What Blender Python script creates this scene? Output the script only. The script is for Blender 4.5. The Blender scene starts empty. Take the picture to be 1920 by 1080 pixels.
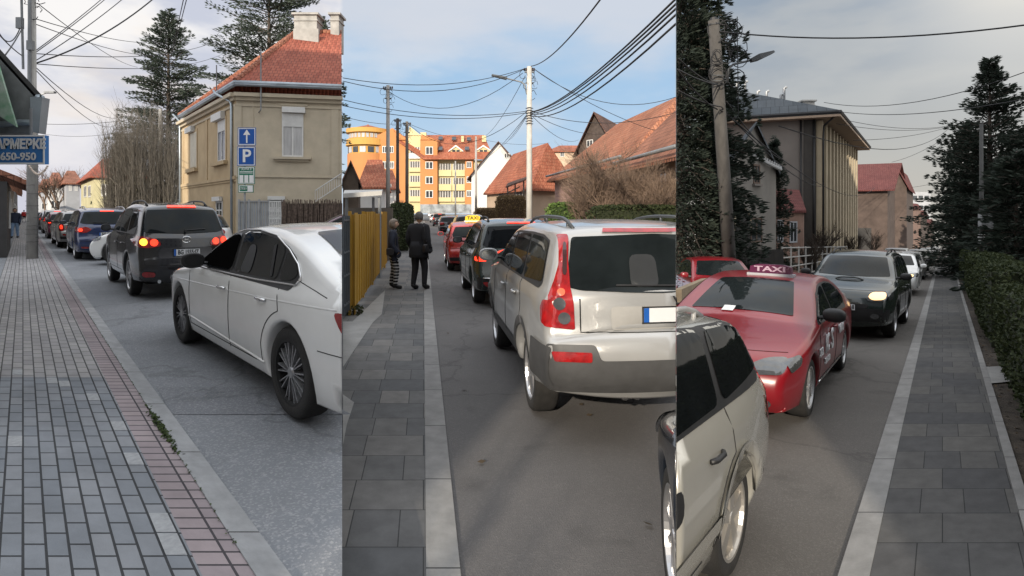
import bpy, bmesh, math, random
from mathutils import Vector, Matrix
from mathutils.bvhtree import BVHTree
from math import sin, cos, pi, radians, sqrt, atan2, hypot
random.seed(7)
S = bpy.context.scene
COL = S.collection

# ------------------------------------------------------------------ camera
F = 1090.0; CX = 960.0; HY = 397.0; EYE = 1.85        # photo pixels, metres
cd = bpy.data.cameras.new('camera'); cam = bpy.data.objects.new('camera', cd); COL.objects.link(cam)
cd.sensor_width = 36; cd.lens = F / 1920 * 36; cd.shift_y = -(540 - HY) / 1920
cd.clip_start = 0.05; cd.clip_end = 3000
cam.location = (0, 0, EYE); cam.rotation_euler = (radians(90), 0, 0)
S.camera = cam
S.view_settings.view_transform = 'Standard'; S.view_settings.look = 'None'
S.view_settings.exposure = 0.16; S.view_settings.gamma = 1.0

# ------------------------------------------------------------------ sun + sky
SUN_AZ = -164.2     # degrees clockwise from +Y (behind and slightly to the left)
SUN_EL = 20.0
sd = bpy.data.lights.new('sun', 'SUN'); sun = bpy.data.objects.new('sun', sd); COL.objects.link(sun)
sd.energy = 4.6; sd.angle = radians(0.6); sd.color = (1.0, 0.89, 0.74)
sv = Vector((sin(radians(SUN_AZ)) * cos(radians(SUN_EL)), cos(radians(SUN_AZ)) * cos(radians(SUN_EL)), sin(radians(SUN_EL))))
sun.rotation_euler = sv.to_track_quat('Z', 'Y').to_euler()
sun.location = sv * 60

W = bpy.data.worlds.new('World'); S.world = W; W.use_nodes = True
nt = W.node_tree; nt.nodes.clear()
def N(t, **kw):
    n = nt.nodes.new(t)
    for k, v in kw.items(): setattr(n, k, v)
    return n
def L(a, b): nt.links.new(a, b)
def math_n(op, a, b=None, c=None):
    n = nt.nodes.new('ShaderNodeMath'); n.operation = op
    for i, v in enumerate((a, b, c)):
        if v is None: continue
        if isinstance(v, (int, float)): n.inputs[i].default_value = v
        else: nt.links.new(v, n.inputs[i])
    return n.outputs[0]
def mixc(f, a, b):
    n = nt.nodes.new('ShaderNodeMix'); n.data_type = 'RGBA'
    for s, v in ((n.inputs[0], f), (n.inputs[6], a), (n.inputs[7], b)):
        if isinstance(v, (int, float)): s.default_value = v
        elif isinstance(v, tuple): s.default_value = (*v, 1)
        else: nt.links.new(v, s)
    return n.outputs[2]
def maprange(v, a, b, c=0.0, d=1.0, smooth=True):
    n = nt.nodes.new('ShaderNodeMapRange'); n.interpolation_type = 'SMOOTHSTEP' if smooth else 'LINEAR'
    nt.links.new(v, n.inputs[0])
    for i, x in enumerate((a, b, c, d)): n.inputs[i + 1].default_value = x
    return n.outputs[0]
def srgb(r, g, b):
    f = lambda c: (c / 255 / 12.92) if c / 255 <= .04045 else ((c / 255 + .055) / 1.055) ** 2.4
    return (f(r), f(g), f(b))
tc = N('ShaderNodeTexCoord'); sep = N('ShaderNodeSeparateXYZ'); L(tc.outputs['Generated'], sep.inputs[0])
gx, gy, gz = sep.outputs
az = math_n('ARCTAN2', gx, gy)                                   # 0 ahead, + to the right
hz = math_n('DIVIDE', gz, math_n('SQRT', math_n('ADD', math_n('MULTIPLY', gx, gx), math_n('MULTIPLY', gy, gy))))
zc = math_n('MAXIMUM', gz, 0.015)
cmb = N('ShaderNodeCombineXYZ'); L(gx, cmb.inputs[0]); L(gy, cmb.inputs[1]); L(zc, cmb.inputs[2])
sky = N('ShaderNodeTexSky', sky_type='NISHITA', sun_disc=False)
sky.sun_elevation = radians(SUN_EL); sky.sun_rotation = radians(SUN_AZ); sky.air_density = 1.2; sky.dust_density = 2.0
L(cmb.outputs[0], sky.inputs[0])
skyc = N('ShaderNodeVectorMath', operation='SCALE'); L(sky.outputs[0], skyc.inputs[0]); skyc.inputs['Scale'].default_value = 1.0
# cloud banks, laid out over the sky dome
mp = N('ShaderNodeMapping'); L(cmb.outputs[0], mp.inputs[0]); mp.inputs['Scale'].default_value = (2.2, 2.2, 5.5)
no = N('ShaderNodeTexNoise'); L(mp.outputs[0], no.inputs[0]); no.inputs['Scale'].default_value = 1.6; no.inputs['Detail'].default_value = 6; no.inputs['Roughness'].default_value = .55
mp2 = N('ShaderNodeMapping'); L(cmb.outputs[0], mp2.inputs[0]); mp2.inputs['Scale'].default_value = (3.0, 3.0, 9.0); mp2.inputs['Location'].default_value = (4.1, 1.7, .6)
no2 = N('ShaderNodeTexNoise'); L(mp2.outputs[0], no2.inputs[0]); no2.inputs['Scale'].default_value = 1.3; no2.inputs['Detail'].default_value = 5
n1 = no.outputs[0]; n2 = no2.outputs[0]
cloudL = mixc(maprange(n1, .42, .62), srgb(196, 200, 214), srgb(243, 240, 238))
cloudL = mixc(math_n('MULTIPLY', maprange(n2, .5, .68), .6), cloudL, srgb(244, 228, 208))
cloudL = mixc(maprange(hz, .02, .25, .55, 0), cloudL, srgb(206, 204, 216))
blueM = mixc(maprange(hz, -.02, .24), srgb(199, 216, 232), srgb(158, 191, 222))
blueM = mixc(math_n('MULTIPLY', maprange(n1, .5, .7), .55), blueM, srgb(212, 218, 226))
blueM = mixc(maprange(math_n('ADD', hz, math_n('MULTIPLY', math_n('SUBTRACT', n2, .5), .22)), .22, .33, 0, .85), blueM, srgb(206, 209, 217))
greyR = mixc(maprange(hz, -.04, .34), srgb(190, 186, 178), srgb(146, 158, 172))
greyR = mixc(math_n('MULTIPLY', maprange(n2, .45, .65), .6), greyR, srgb(186, 187, 186))
greyR = mixc(math_n('MULTIPLY', maprange(az, .50, .74), maprange(hz, .05, .36)), greyR, srgb(226, 222, 214))
m1 = maprange(az, radians(-16.6), radians(-16.1)); m2 = maprange(az, radians(15.6), radians(15.9))
cl = mixc(m2, mixc(m1, cloudL, blueM), greyR)
cls = N('ShaderNodeVectorMath', operation='SCALE'); L(cl, cls.inputs[0]); cls.inputs['Scale'].default_value = 10.0   # the background runs at 0.1
thin = N('ShaderNodeVectorMath', operation='SCALE'); L(mixc(maprange(n1, .35, .65), (.80, .88, 1.0), (1.0, .98, .95)), thin.inputs[0]); thin.inputs['Scale'].default_value = 15.5    # bright thin overcast overhead
behind = maprange(math_n('ABSOLUTE', az), 1.0, 1.9)
up = mixc(math_n('MAXIMUM', maprange(hz, .42, 1.0), math_n('MULTIPLY', behind, .5)), cls.outputs[0], thin.outputs[0])
fin = mixc(.95, skyc.outputs[0], up)
bg = N('ShaderNodeBackground'); L(fin, bg.inputs[0]); bg.inputs[1].default_value = 0.1
wo = N('ShaderNodeOutputWorld'); L(bg.outputs[0], wo.inputs[0])

# ------------------------------------------------------------------ places: three streets that meet at the photographer
ZG = (0.32, 0.0, 0.0)                     # street level of the left, middle and right street
SL = 63.0 / F                             # the right street runs downhill
B1 = (641.5 - CX) / F; B2 = (1267.5 - CX) / F     # plan slopes of the lines where the streets meet
def gz_at(p, X, Y): return ZG[p] if p < 2 else -SL * max(Y, 0.0)
def pt(x, y, D): return Vector(((x - CX) / F * D, D, EYE - (y - HY) / F * D))
def gp(p, x, y, dz=0.0):
    D = (EYE - ZG[p]) * F / (y - HY) if p < 2 else EYE * F / (y - HY - 63.0)
    v = pt(x, y, D); v.z += dz; return v
def gd(p, x, D, dz=0.0):
    X = (x - CX) / F * D; return Vector((X, D, gz_at(p, X, D) + dz))

# ------------------------------------------------------------------ mesh helpers
def tag(o, label=None, cat=None, group=None, kind=None):
    if label: o['label'] = label
    if cat: o['category'] = cat
    if group: o['group'] = group
    if kind: o['kind'] = kind
    return o
def empty(name, loc=(0, 0, 0), rz=0.0, label=None, cat=None, group=None):
    o = bpy.data.objects.new(name, None); COL.objects.link(o); o.location = loc; o.rotation_euler = (0, 0, rz)
    o.empty_display_size = .1
    return tag(o, label, cat, group)
def link(name, me, mat=None, parent=None, smooth=False):
    o = bpy.data.objects.new(name, me); COL.objects.link(o)
    if mat is not None and not me.materials: me.materials.append(mat)
    if parent: o.parent = parent
    if smooth:
        for p in me.polygons: p.use_smooth = True
    return o
def auto_uv(me):
    uv = me.uv_layers.new(name='UVMap').data
    vs = me.vertices
    for p in me.polygons:
        n = p.normal
        if abs(n.z) > .95: u = Vector((1, 0, 0)); v = Vector((0, 1, 0))
        else:
            u = Vector((-n.y, n.x, 0)).normalized(); v = n.cross(u)
        for li in p.loop_indices:
            c = vs[me.loops[li].vertex_index].co
            uv[li].uv = (c.dot(u), c.dot(v))
class MB:
    def __init__(s): s.v = []; s.f = []
    def face(s, *pts):
        n = len(s.v); s.v += [Vector(p) for p in pts]; s.f.append(tuple(range(n, n + len(pts)))); return s
    def add(s, vs, fs):
        n = len(s.v); s.v += [Vector(p) for p in vs]; s.f += [tuple(i + n for i in f) for f in fs]; return s
    def box(s, lo, hi, M=None):
        x0, y0, z0 = lo; x1, y1, z1 = hi
        vs = [Vector(c) for c in ((x0,y0,z0),(x1,y0,z0),(x1,y1,z0),(x0,y1,z0),(x0,y0,z1),(x1,y0,z1),(x1,y1,z1),(x0,y1,z1))]
        if M is not None: vs = [M @ v for v in vs]
        return s.add(vs, [(0,3,2,1),(4,5,6,7),(0,1,5,4),(1,2,6,5),(2,3,7,6),(3,0,4,7)])
    def prism(s, base, top):
        n = len(base)
        return s.add(list(base) + list(top), [tuple(range(n - 1, -1, -1)), tuple(range(n, 2 * n))] + [(i, (i + 1) % n, n + (i + 1) % n, n + i) for i in range(n)])
    def tube(s, path, r, n=6, r2=None, cap=True):
        path = [Vector(p) for p in path]; m = len(path); rings = []
        t = (path[1] - path[0]).normalized()
        u = t.orthogonal().normalized(); base = len(s.v)
        for i, p in enumerate(path):
            t2 = (path[min(i + 1, m - 1)] - path[max(i - 1, 0)])
            if t2.length < 1e-9: t2 = t
            t2.normalize(); u = (u - t2 * u.dot(t2))
            if u.length < 1e-6: u = t2.orthogonal()
            u.normalize(); w = t2.cross(u)
            rr = r if r2 is None else r + (r2 - r) * i / (m - 1)
            for k in range(n):
                a = 2 * pi * k / n; s.v.append(p + (u * cos(a) + w * sin(a)) * rr)
        for i in range(m - 1):
            for k in range(n):
                a = base + i * n + k; b = base + i * n + (k + 1) % n
                s.f.append((a, b, b + n, a + n))
        if cap:
            s.f.append(tuple(base + k for k in range(n - 1, -1, -1))); s.f.append(tuple(base + (m - 1) * n + k for k in range(n)))
        return s
    def lathe(s, prof, M=None, n=24):      # prof: (r, z) about the z axis
        base = len(s.v); m = len(prof)
        for k in range(n):
            a = 2 * pi * k / n
            for r, z in prof:
                v = Vector((r * cos(a), r * sin(a), z)); s.v.append(M @ v if M is not None else v)
        for k in range(n):
            for i in range(m - 1):
                a = base + k * m + i; b = base + ((k + 1) % n) * m + i
                s.f.append((a, b, b + 1, a + 1))
        return s
    def mesh(s, name, uv=True):
        me = bpy.data.meshes.new(name); me.from_pydata([tuple(v) for v in s.v], [], s.f); me.update()
        if uv: auto_uv(me)
        return me
    def build(s, name, mat, parent=None, smooth=False, uv=True):
        return link(name, s.mesh(name, uv), mat, parent, smooth)
def clip(o, side, slope, fill=True):
    """trim a mesh (world space) at a plan line through the photographer; side -1 keeps the left of it, +1 the right"""
    n = Vector((1, -slope, 0)).normalized() * (-side)
    bpy.context.view_layer.update()
    M = o.matrix_world; Mi = M.inverted()
    co = Mi @ Vector((0, 0, 0)); no_ = (M.transposed().to_3x3() @ n).normalized()
    me = o.data.copy() if o.data.users > 1 else o.data
    o.data = me
    bm = bmesh.new(); bm.from_mesh(me)
    r = bmesh.ops.bisect_plane(bm, geom=bm.verts[:] + bm.edges[:] + bm.faces[:], plane_co=co + no_ * -.002, plane_no=no_, clear_outer=True)
    if fill:
        ed = [g for g in r['geom_cut'] if isinstance(g, bmesh.types.BMEdge)]
        if ed:
            try: bmesh.ops.holes_fill(bm, edges=ed, sides=0)
            except Exception: pass
    bm.to_mesh(me); bm.free()
    return len(me.polygons)
def kids(o): return [c for c in bpy.data.objects if c.parent == o]
def clip_tree(root, side, slope):
    dead = []
    def rec(o):
        for c in kids(o): rec(c)
        if o.type == 'MESH' and clip(o, side, slope) == 0: dead.append(o)
    rec(root)
    for o in dead:
        if not kids(o): bpy.data.objects.remove(o)
def copy_tree(o, parent=None):
    c = o.copy(); COL.objects.link(c); c.parent = parent
    for ch in kids(o): copy_tree(ch, c)
    return c
def text_mesh(txt, size, depth=0.004, bold=0.0):
    cu = bpy.data.curves.new('text', 'FONT'); cu.body = txt; cu.size = size; cu.extrude = depth; cu.offset = bold
    cu.align_x = 'CENTER'; cu.align_y = 'CENTER'; cu.resolution_u = 3
    o = bpy.data.objects.new('text', cu); COL.objects.link(o)
    dg = bpy.context.evaluated_depsgraph_get(); me = bpy.data.meshes.new_from_object(o.evaluated_get(dg))
    bpy.data.objects.remove(o); return me
def text_on(txt, size, loc, right, up_, mat, name, parent, bold=0.0, w=None, depth=.004):
    me = text_mesh(txt, size, depth, bold)
    xs = [v.co.x for v in me.vertices]
    if w and xs:
        k = w / (max(xs) - min(xs))
        for v in me.vertices: v.co.x *= k
    r = Vector(right).normalized(); u = Vector(up_).normalized(); n = r.cross(u)
    M = Matrix((r, u, n)).transposed().to_4x4(); M.translation = Vector(loc)
    me.transform(M); me.materials.clear()
    return link(name, me, mat, parent)

# ------------------------------------------------------------------ materials
MT = {}
def base_mat(name):
    m = bpy.data.materials.new(name); m.use_nodes = True
    t = m.node_tree; b = t.nodes['Principled BSDF']; return m, t, b
def mat(name, c, rough=.7, var=.12, scale=3.0, bump=.0, metal=0.0, coat=0.0, emit=0.0, spec=.5, coords='Object', c2=None, detail=6, streak=0.0, bscale=None):
    if name in MT: return MT[name]
    m, t, b = base_mat(name); MT[name] = m
    ln = t.links.new
    tcx = t.nodes.new('ShaderNodeTexCoord')
    b.inputs['Roughness'].default_value = rough; b.inputs['Metallic'].default_value = metal
    b.inputs['Coat Weight'].default_value = coat; b.inputs['Coat Roughness'].default_value = .04; b.inputs['Specular IOR Level'].default_value = spec
    nz = t.nodes.new('ShaderNodeTexNoise'); nz.inputs['Scale'].default_value = scale; nz.inputs['Detail'].default_value = detail; nz.inputs['Roughness'].default_value = .6
    mpn = t.nodes.new('ShaderNodeMapping'); ln(tcx.outputs[coords], mpn.inputs[0]); ln(mpn.outputs[0], nz.inputs[0])
    if streak: mpn.inputs['Scale'].default_value = (1, 1, 1 - streak)
    mx = t.nodes.new('ShaderNodeMix'); mx.data_type = 'RGBA'
    lo = tuple(max(0, x * (1 - var)) for x in c) if c2 is None else c2
    hi = tuple(min(1, x * (1 + var)) for x in c) if c2 is None else c
    mr = t.nodes.new('ShaderNodeMapRange'); ln(nz.outputs[0], mr.inputs[0]); mr.inputs[1].default_value = .32; mr.inputs[2].default_value = .68
    ln(mr.outputs[0], mx.inputs[0]); mx.inputs[6].default_value = (*lo, 1); mx.inputs[7].default_value = (*hi, 1)
    ln(mx.outputs[2], b.inputs['Base Color'])
    if emit:
        b.inputs['Emission Color'].default_value = (*c, 1); b.inputs['Emission Strength'].default_value = emit
    if bump:
        n3 = t.nodes.new('ShaderNodeTexNoise'); n3.inputs['Scale'].default_value = bscale or scale * 12; n3.inputs['Detail'].default_value = 4
        ln(tcx.outputs[coords], n3.inputs[0])
        bp = t.nodes.new('ShaderNodeBump'); bp.inputs['Strength'].default_value = bump; bp.inputs['Distance'].default_value = .02
        ln(n3.outputs[0], bp.inputs['Height']); ln(bp.outputs[0], b.inputs['Normal'])
    return m
def brick_mat(name, c1, c2, mortar, bw, rh, ms=.004, rot=0.0, offset=.5, rough=.85, bump=.4, var=.25, vscale=2.0, smooth=.1, bias=0.0, squash=1.0, freq=2, speck=None):
    if name in MT: return MT[name]
    m, t, b = base_mat(name); MT[name] = m; ln = t.links.new
    uv = t.nodes.new('ShaderNodeUVMap'); mpn = t.nodes.new('ShaderNodeMapping'); ln(uv.outputs[0], mpn.inputs[0]); mpn.inputs['Rotation'].default_value = (0, 0, rot)
    br = t.nodes.new('ShaderNodeTexBrick'); ln(mpn.outputs[0], br.inputs[0]); br.offset = offset; br.squash = squash; br.squash_frequency = freq
    br.inputs['Scale'].default_value = 1.0; br.inputs['Brick Width'].default_value = bw; br.inputs['Row Height'].default_value = rh
    br.inputs['Mortar Size'].default_value = ms; br.inputs['Mortar Smooth'].default_value = smooth; br.inputs['Bias'].default_value = bias
    br.inputs['Color1'].default_value = (*c1, 1); br.inputs['Color2'].default_value = (*c2, 1); br.inputs['Mortar'].default_value = (*mortar, 1)
    nz = t.nodes.new('ShaderNodeTexNoise'); ln(uv.outputs[0], nz.inputs[0]); nz.inputs['Scale'].default_value = vscale; nz.inputs['Detail'].default_value = 8; nz.inputs['Roughness'].default_value = .65
    mr = t.nodes.new('ShaderNodeMapRange'); ln(nz.outputs[0], mr.inputs[0]); mr.inputs[1].default_value = .3; mr.inputs[2].default_value = .7; mr.inputs[3].default_value = 1 - var; mr.inputs[4].default_value = 1 + var
    vm = t.nodes.new('ShaderNodeVectorMath'); vm.operation = 'SCALE'; ln(br.outputs[0], vm.inputs[0]); ln(mr.outputs[0], vm.inputs['Scale'])
    ln(vm.outputs[0], b.inputs['Base Color']); b.inputs['Roughness'].default_value = rough; b.inputs['Specular IOR Level'].default_value = .3
    n3 = t.nodes.new('ShaderNodeTexNoise'); ln(uv.outputs[0], n3.inputs[0]); n3.inputs['Scale'].default_value = 90
    ad = t.nodes.new('ShaderNodeMath'); ad.operation = 'MULTIPLY_ADD'; ln(n3.outputs[0], ad.inputs[0]); ad.inputs[1].default_value = .25
    iv = t.nodes.new('ShaderNodeMath'); iv.operation = 'SUBTRACT'; iv.inputs[0].default_value = 1; ln(br.outputs['Fac'], iv.inputs[1]); ln(iv.outputs[0], ad.inputs[2])
    bp = t.nodes.new('ShaderNodeBump'); bp.inputs['Strength'].default_value = bump; bp.inputs['Distance'].default_value = .01
    ln(ad.outputs[0], bp.inputs['Height']); ln(bp.outputs[0], b.inputs['Normal'])
    return m
def tile_mat(name, c1, c2, rowh=.33, colw=.25, dark=.35, var=.25):
    """clay roof tiles: dark course lines, rounded columns, per-tile colour"""
    if name in MT: return MT[name]
    m = brick_mat(name, c1, c2, tuple(x * dark for x in c1), colw, rowh, ms=.018, bump=.3, var=var, vscale=.35, smooth=.6)
    t = m.node_tree; ln = t.links.new
    uv = [n for n in t.nodes if n.type == 'UVMAP'][0]; b = t.nodes['Principled BSDF']
    sp = t.nodes.new('ShaderNodeSeparateXYZ'); ln(uv.outputs[0], sp.inputs[0])
    def mn(op, a, bb=None):
        n = t.nodes.new('ShaderNodeMath'); n.operation = op
        for i, v in enumerate((a, bb)):
            if v is None: continue
            if isinstance(v, (int, float)): n.inputs[i].default_value = v
            else: ln(v, n.inputs[i])
        return n.outputs[0]
    saw = mn('FRACT', mn('DIVIDE', sp.outputs[1], rowh)); rib = mn('ABSOLUTE', mn('SINE', mn('MULTIPLY', sp.outputs[0], pi / colw)))
    h = mn('ADD', mn('MULTIPLY', saw, -1.0), mn('MULTIPLY', rib, .8))
    bp = t.nodes.new('ShaderNodeBump'); bp.inputs['Strength'].default_value = .9; bp.inputs['Distance'].default_value = .05
    ln(h, bp.inputs['Height']); ln(bp.outputs[0], b.inputs['Normal'])
    return m
def paint(name, c, rough=.32, flake=.1, metal=.0):
    return mat(name, c, rough=rough, var=.06, scale=1.4, coat=.8, metal=metal, coords='Object')
M_glass = mat('car_glass', (.010, .013, .014), rough=.03, var=.3, scale=2, spec=.16)
M_glass2 = mat('dark_tinted_glass', (.005, .006, .007), rough=.04, var=.3, scale=2, spec=.2)
M_black = mat('black_plastic', (.012, .012, .013), rough=.5, var=.3, scale=8)
M_seam = mat('panel_gap_black', (.01, .01, .01), rough=.9, var=0)
M_tyre = mat('tyre_rubber', (.016, .015, .014), rough=.85, var=.4, scale=9, bump=.3)
M_alloy = mat('alloy_silver', (.46, .46, .47), rough=.3, var=.15, scale=6, metal=.85)
M_darkmetal = mat('dark_alloy', (.05, .05, .055), rough=.35, var=.2, scale=6, metal=.6)
M_chrome = mat('chrome', (.7, .7, .7), rough=.12, var=.05, metal=1)
M_redlens = mat('red_lens', (.27, .008, .009), rough=.12, var=.35, scale=14, coat=1)
M_redlit = mat('lit_brake_lamp', (1.0, .05, .02), rough=.2, var=.1, emit=1.6)
M_amberlit = mat('lit_amber_lamp', (1.0, .42, .04), rough=.2, var=.1, emit=2.6)
M_clear = mat('clear_lens', (.10, .105, .11), rough=.10, var=.3, scale=5, coat=1, metal=.5)
M_warmlit = mat('lit_headlamp', (1.0, .62, .28), rough=.2, var=.1, emit=1.6)
M_white = mat('white_enamel', (.78, .78, .77), rough=.4, var=.05)
M_plate = mat('plate_white', (.62, .63, .64), rough=.4, var=.05)
M_blue = mat('sign_blue', (.012, .09, .36), rough=.35, var=.08)
M_green = mat('sign_green', (.015, .17, .10), rough=.4, var=.08)
M_ink = mat('black_ink', (.015, .015, .018), rough=.5, var=0)
# ------------------------------------------------------------------ cars
def chaikin(pts, it=2, closed=True):
    for _ in range(it):
        q = []; n = len(pts)
        for i in range(n if closed else n - 1):
            a = pts[i]; b = pts[(i + 1) % n]
            q += [(a[0] * .75 + b[0] * .25, a[1] * .75 + b[1] * .25), (a[0] * .25 + b[0] * .75, a[1] * .25 + b[1] * .75)]
        if not closed: q = [pts[0]] + q + [pts[-1]]
        pts = q
    return pts
def roundc(poly, r):
    out = []; n = len(poly)
    for i in range(n):
        a, b, c = poly[i - 1], poly[i], poly[(i + 1) % n]
        la = hypot(a[0] - b[0], a[1] - b[1]); lc = hypot(c[0] - b[0], c[1] - b[1])
        ra = min(r, la * .45) / (la or 1); rc = min(r, lc * .45) / (lc or 1)
        p = (b[0] + (a[0] - b[0]) * ra, b[1] + (a[1] - b[1]) * ra); q = (b[0] + (c[0] - b[0]) * rc, b[1] + (c[1] - b[1]) * rc)
        for t in (0, .33, .67, 1): out.append(tuple((1 - t) ** 2 * p[k] + 2 * t * (1 - t) * b[k] + t * t * q[k] for k in (0, 1)))
    return out
def resample(pts, step):
    out = []
    for i in range(len(pts) - 1):
        a, b = pts[i], pts[i + 1]; d = hypot(b[0] - a[0], b[1] - a[1]); n = max(1, int(d / step + .5))
        for k in range(n): out.append((a[0] + (b[0] - a[0]) * k / n, a[1] + (b[1] - a[1]) * k / n))
    out.append(pts[-1]); return out
def sstep(a, b, x):
    t = min(1, max(0, (x - a) / (b - a))); return t * t * (3 - 2 * t)
def grid_fill(bm, face_pts, step):
    vs = [bm.verts.new(p) for p in face_pts]; f = bm.faces.new(vs); return vs
class Shape:
    """closed body shell from a side outline (x forward, z up) with the wheel arches notched in"""
    def __init__(s, top, W, zb, wb, wr, tumble=.33, sill=.22, arch=.055, crown=(.03, .11), r=.075, taper=(.10, .06), shelf=.02, flare=.0):
        s.W = W / 2; s.zb = zb; s.wb = wb; s.wr = wr; s.tumble = tumble; s.sill = sill; s.taper = taper; s.shelf = shelf; s.flare = flare
        s.xf = max(p[0] for p in top); s.xr = min(p[0] for p in top); s.ztop = max(p[1] for p in top)
        up = resample(chaikin(list(top), 2, False), .07)
        ra = wr + arch
        bot = []
        for cx in (-wb / 2, wb / 2):
            h0 = sill - wr; a0 = math.asin(max(-.9, min(.9, h0 / ra)))
            dx = ra * cos(a0)
            pts = [(cx + ra * cos(a), wr + ra * sin(a)) for a in [pi - a0 - (pi - 2 * a0) * k / 18 for k in range(19)]]
            bot.append(pts)
        line = [up[-1], (-wb / 2 - ra * .98, sill + .02)] + bot[0]
        line2 = bot[0][-1:] + resample([bot[0][-1], bot[1][0]], .12)[1:-1] + bot[1]
        lo = resample([up[-1], bot[0][0]], .08)[1:-1] + bot[0] + resample([bot[0][-1], bot[1][0]], .12)[1:-1] + bot[1] + resample([bot[1][-1], up[0]], .08)[1:-1]
        s.out = up + lo; s.nu = len(up)
        kind = [1.0] * len(up) + [0.0] * len(lo)
        n = len(s.out); nor = []
        for i in range(n):
            a = s.out[i - 1]; b = s.out[(i + 1) % n]; tx, tz = b[0] - a[0], b[1] - a[1]; l = hypot(tx, tz) or 1
            nor.append((tz / l, -tx / l))
        ar = sum(s.out[i][0] * s.out[(i + 1) % n][1] - s.out[(i + 1) % n][0] * s.out[i][1] for i in range(n))
        sg = -1 if ar > 0 else 1          # inward = -outward
        nor = [(a * -sg, b * -sg) for a, b in nor]   # outward
        bm = bmesh.new()
        ds = [0, .06, .2, .42, .7, 1.0]
        def hw(x, z): return s.half(x, z)
        rings = []
        for sgn in (1, -1):
            rr = []
            for d in ds:
                row = []
                for i, (x, z) in enumerate(s.out):
                    R = r if kind[i] else .03
                    px, pz = x - nor[i][0] * d * R, z - nor[i][1] * d * R
                    drop = R * (1 - sqrt(max(0, 1 - (1 - d) ** 2)))
                    row.append(bm.verts.new((px, sgn * max(.02, hw(px, pz) - drop), pz)))
                rr.append(row)
            for k in range(len(ds) - 1):
                for i in range(n):
                    a, b = rr[k][i], rr[k][(i + 1) % n]; c, d_ = rr[k + 1][(i + 1) % n], rr[k + 1][i]
                    bm.faces.new((a, b, c, d_) if sgn > 0 else (d_, c, b, a))
            # inner sheet
            inner = rr[-1]
            f = bm.faces.new(inner if sgn > 0 else inner[::-1])
            geom = [f] + list(f.edges) + list(f.verts)
            fs = [f]
            for ax, lo_, hi_, st in ((0, s.xr, s.xf, .11), (2, .1, s.ztop, .07)):
                v = lo_ + st
                while v < hi_:
                    co = Vector((v, 0, 0)) if ax == 0 else Vector((0, 0, v)); no_ = Vector((1, 0, 0)) if ax == 0 else Vector((0, 0, 1))
                    es = set(); vs_ = set()
                    for ff in fs: es.update(ff.edges); vs_.update(ff.verts)
                    res = bmesh.ops.bisect_plane(bm, geom=list(vs_) + list(es) + fs, plane_co=co, plane_no=no_)
                    fs = [g for g in res['geom'] if isinstance(g, bmesh.types.BMFace)]
                    v += st
            for ff in fs:
                for vv in ff.verts:
                    if vv not in set(): pass
            inn = set(inner)
            for vv in {v2 for ff in fs for v2 in ff.verts}:
                if vv not in inn: vv.co.y = sgn * hw(vv.co.x, vv.co.z)
            rings.append(rr[0])
        # rim across the car
        m = 12; prev = rings[0]; rows = [rings[0]]
        for k in range(1, m):
            row = []
            for i in range(n):
                a = rings[0][i].co; b = rings[1][i].co; t = k / m; p = a.lerp(b, t); u = 2 * t - 1
                if kind[i]:
                    cr = (crown[0] * abs(nor[i][1]) + crown[1] * abs(nor[i][0]) * (1 if a.z < s.zb + .05 else .55)) * (1 - abs(u) ** 2.4)
                    p.x += nor[i][0] * cr; p.z += nor[i][1] * cr
                row.append(bm.verts.new(p))
            rows.append(row)
        rows.append(rings[1])
        for k in range(m):
            for i in range(n):
                bm.faces.new((rows[k][(i + 1) % n], rows[k][i], rows[k + 1][i], rows[k + 1][(i + 1) % n]))
        bmesh.ops.recalc_face_normals(bm, faces=bm.faces)
        s.me = bpy.data.meshes.new('body'); 
        s.bvh = BVHTree.FromBMesh(bm)
        bm.to_mesh(s.me); bm.free()
        for p in s.me.polygons: p.use_smooth = True
    def half(s, x, z):
        w = s.W
        tf = max(0, (x - (s.xf - .9)) / .9); tr = max(0, ((s.xr + .8) - x) / .8)
        w -= s.taper[0] * tf ** 2.2 * 1.6 + s.taper[1] * tr ** 2.2 * 1.5
        if z > s.zb: w -= s.shelf * sstep(s.zb, s.zb + .05, z) + (z - s.zb) * s.tumble + .12 * max(0, z - s.zb - .25) ** 2
        else:
            d = (s.zb - z) / s.zb
            w += -.02 * sstep(0, .12, d) * 0 + .018 * sin(min(1, d * 1.6) * pi)
            w -= .05 * max(0, (s.sill + .22 - z) / .22) ** 2
        if s.flare:
            for cx in (-s.wb / 2, s.wb / 2):
                q = hypot(x - cx, z - s.wr) / (s.wr + .06)
                if q < 1.5: w += s.flare * (1 - sstep(1.05, 1.45, q))
        return w
    def hit(s, axis, a, b):
        if axis in 'LR':
            sg = 1 if axis == 'L' else -1; o = Vector((a, sg * 3, b)); d = Vector((0, -sg, 0))
        elif axis == 'B': o = Vector((-6, a, b)); d = Vector((1, 0, 0))
        elif axis == 'F': o = Vector((6, a, b)); d = Vector((-1, 0, 0))
        else: o = Vector((a, b, 5)); d = Vector((0, 0, -1))
        h = s.bvh.ray_cast(o, d)
        if h[0] is None or (axis in 'LR' and abs(h[0].y) < s.half(a, b) * .82):
            q = Vector((a, (1 if axis == 'L' else -1) * s.W, b)) if axis in 'LR' else Vector((s.xr if axis == 'B' else s.xf, a, b)) if axis in 'BF' else Vector((a, b, s.ztop))
            h = s.bvh.find_nearest(q)
        return h[0], h[1]
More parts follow.
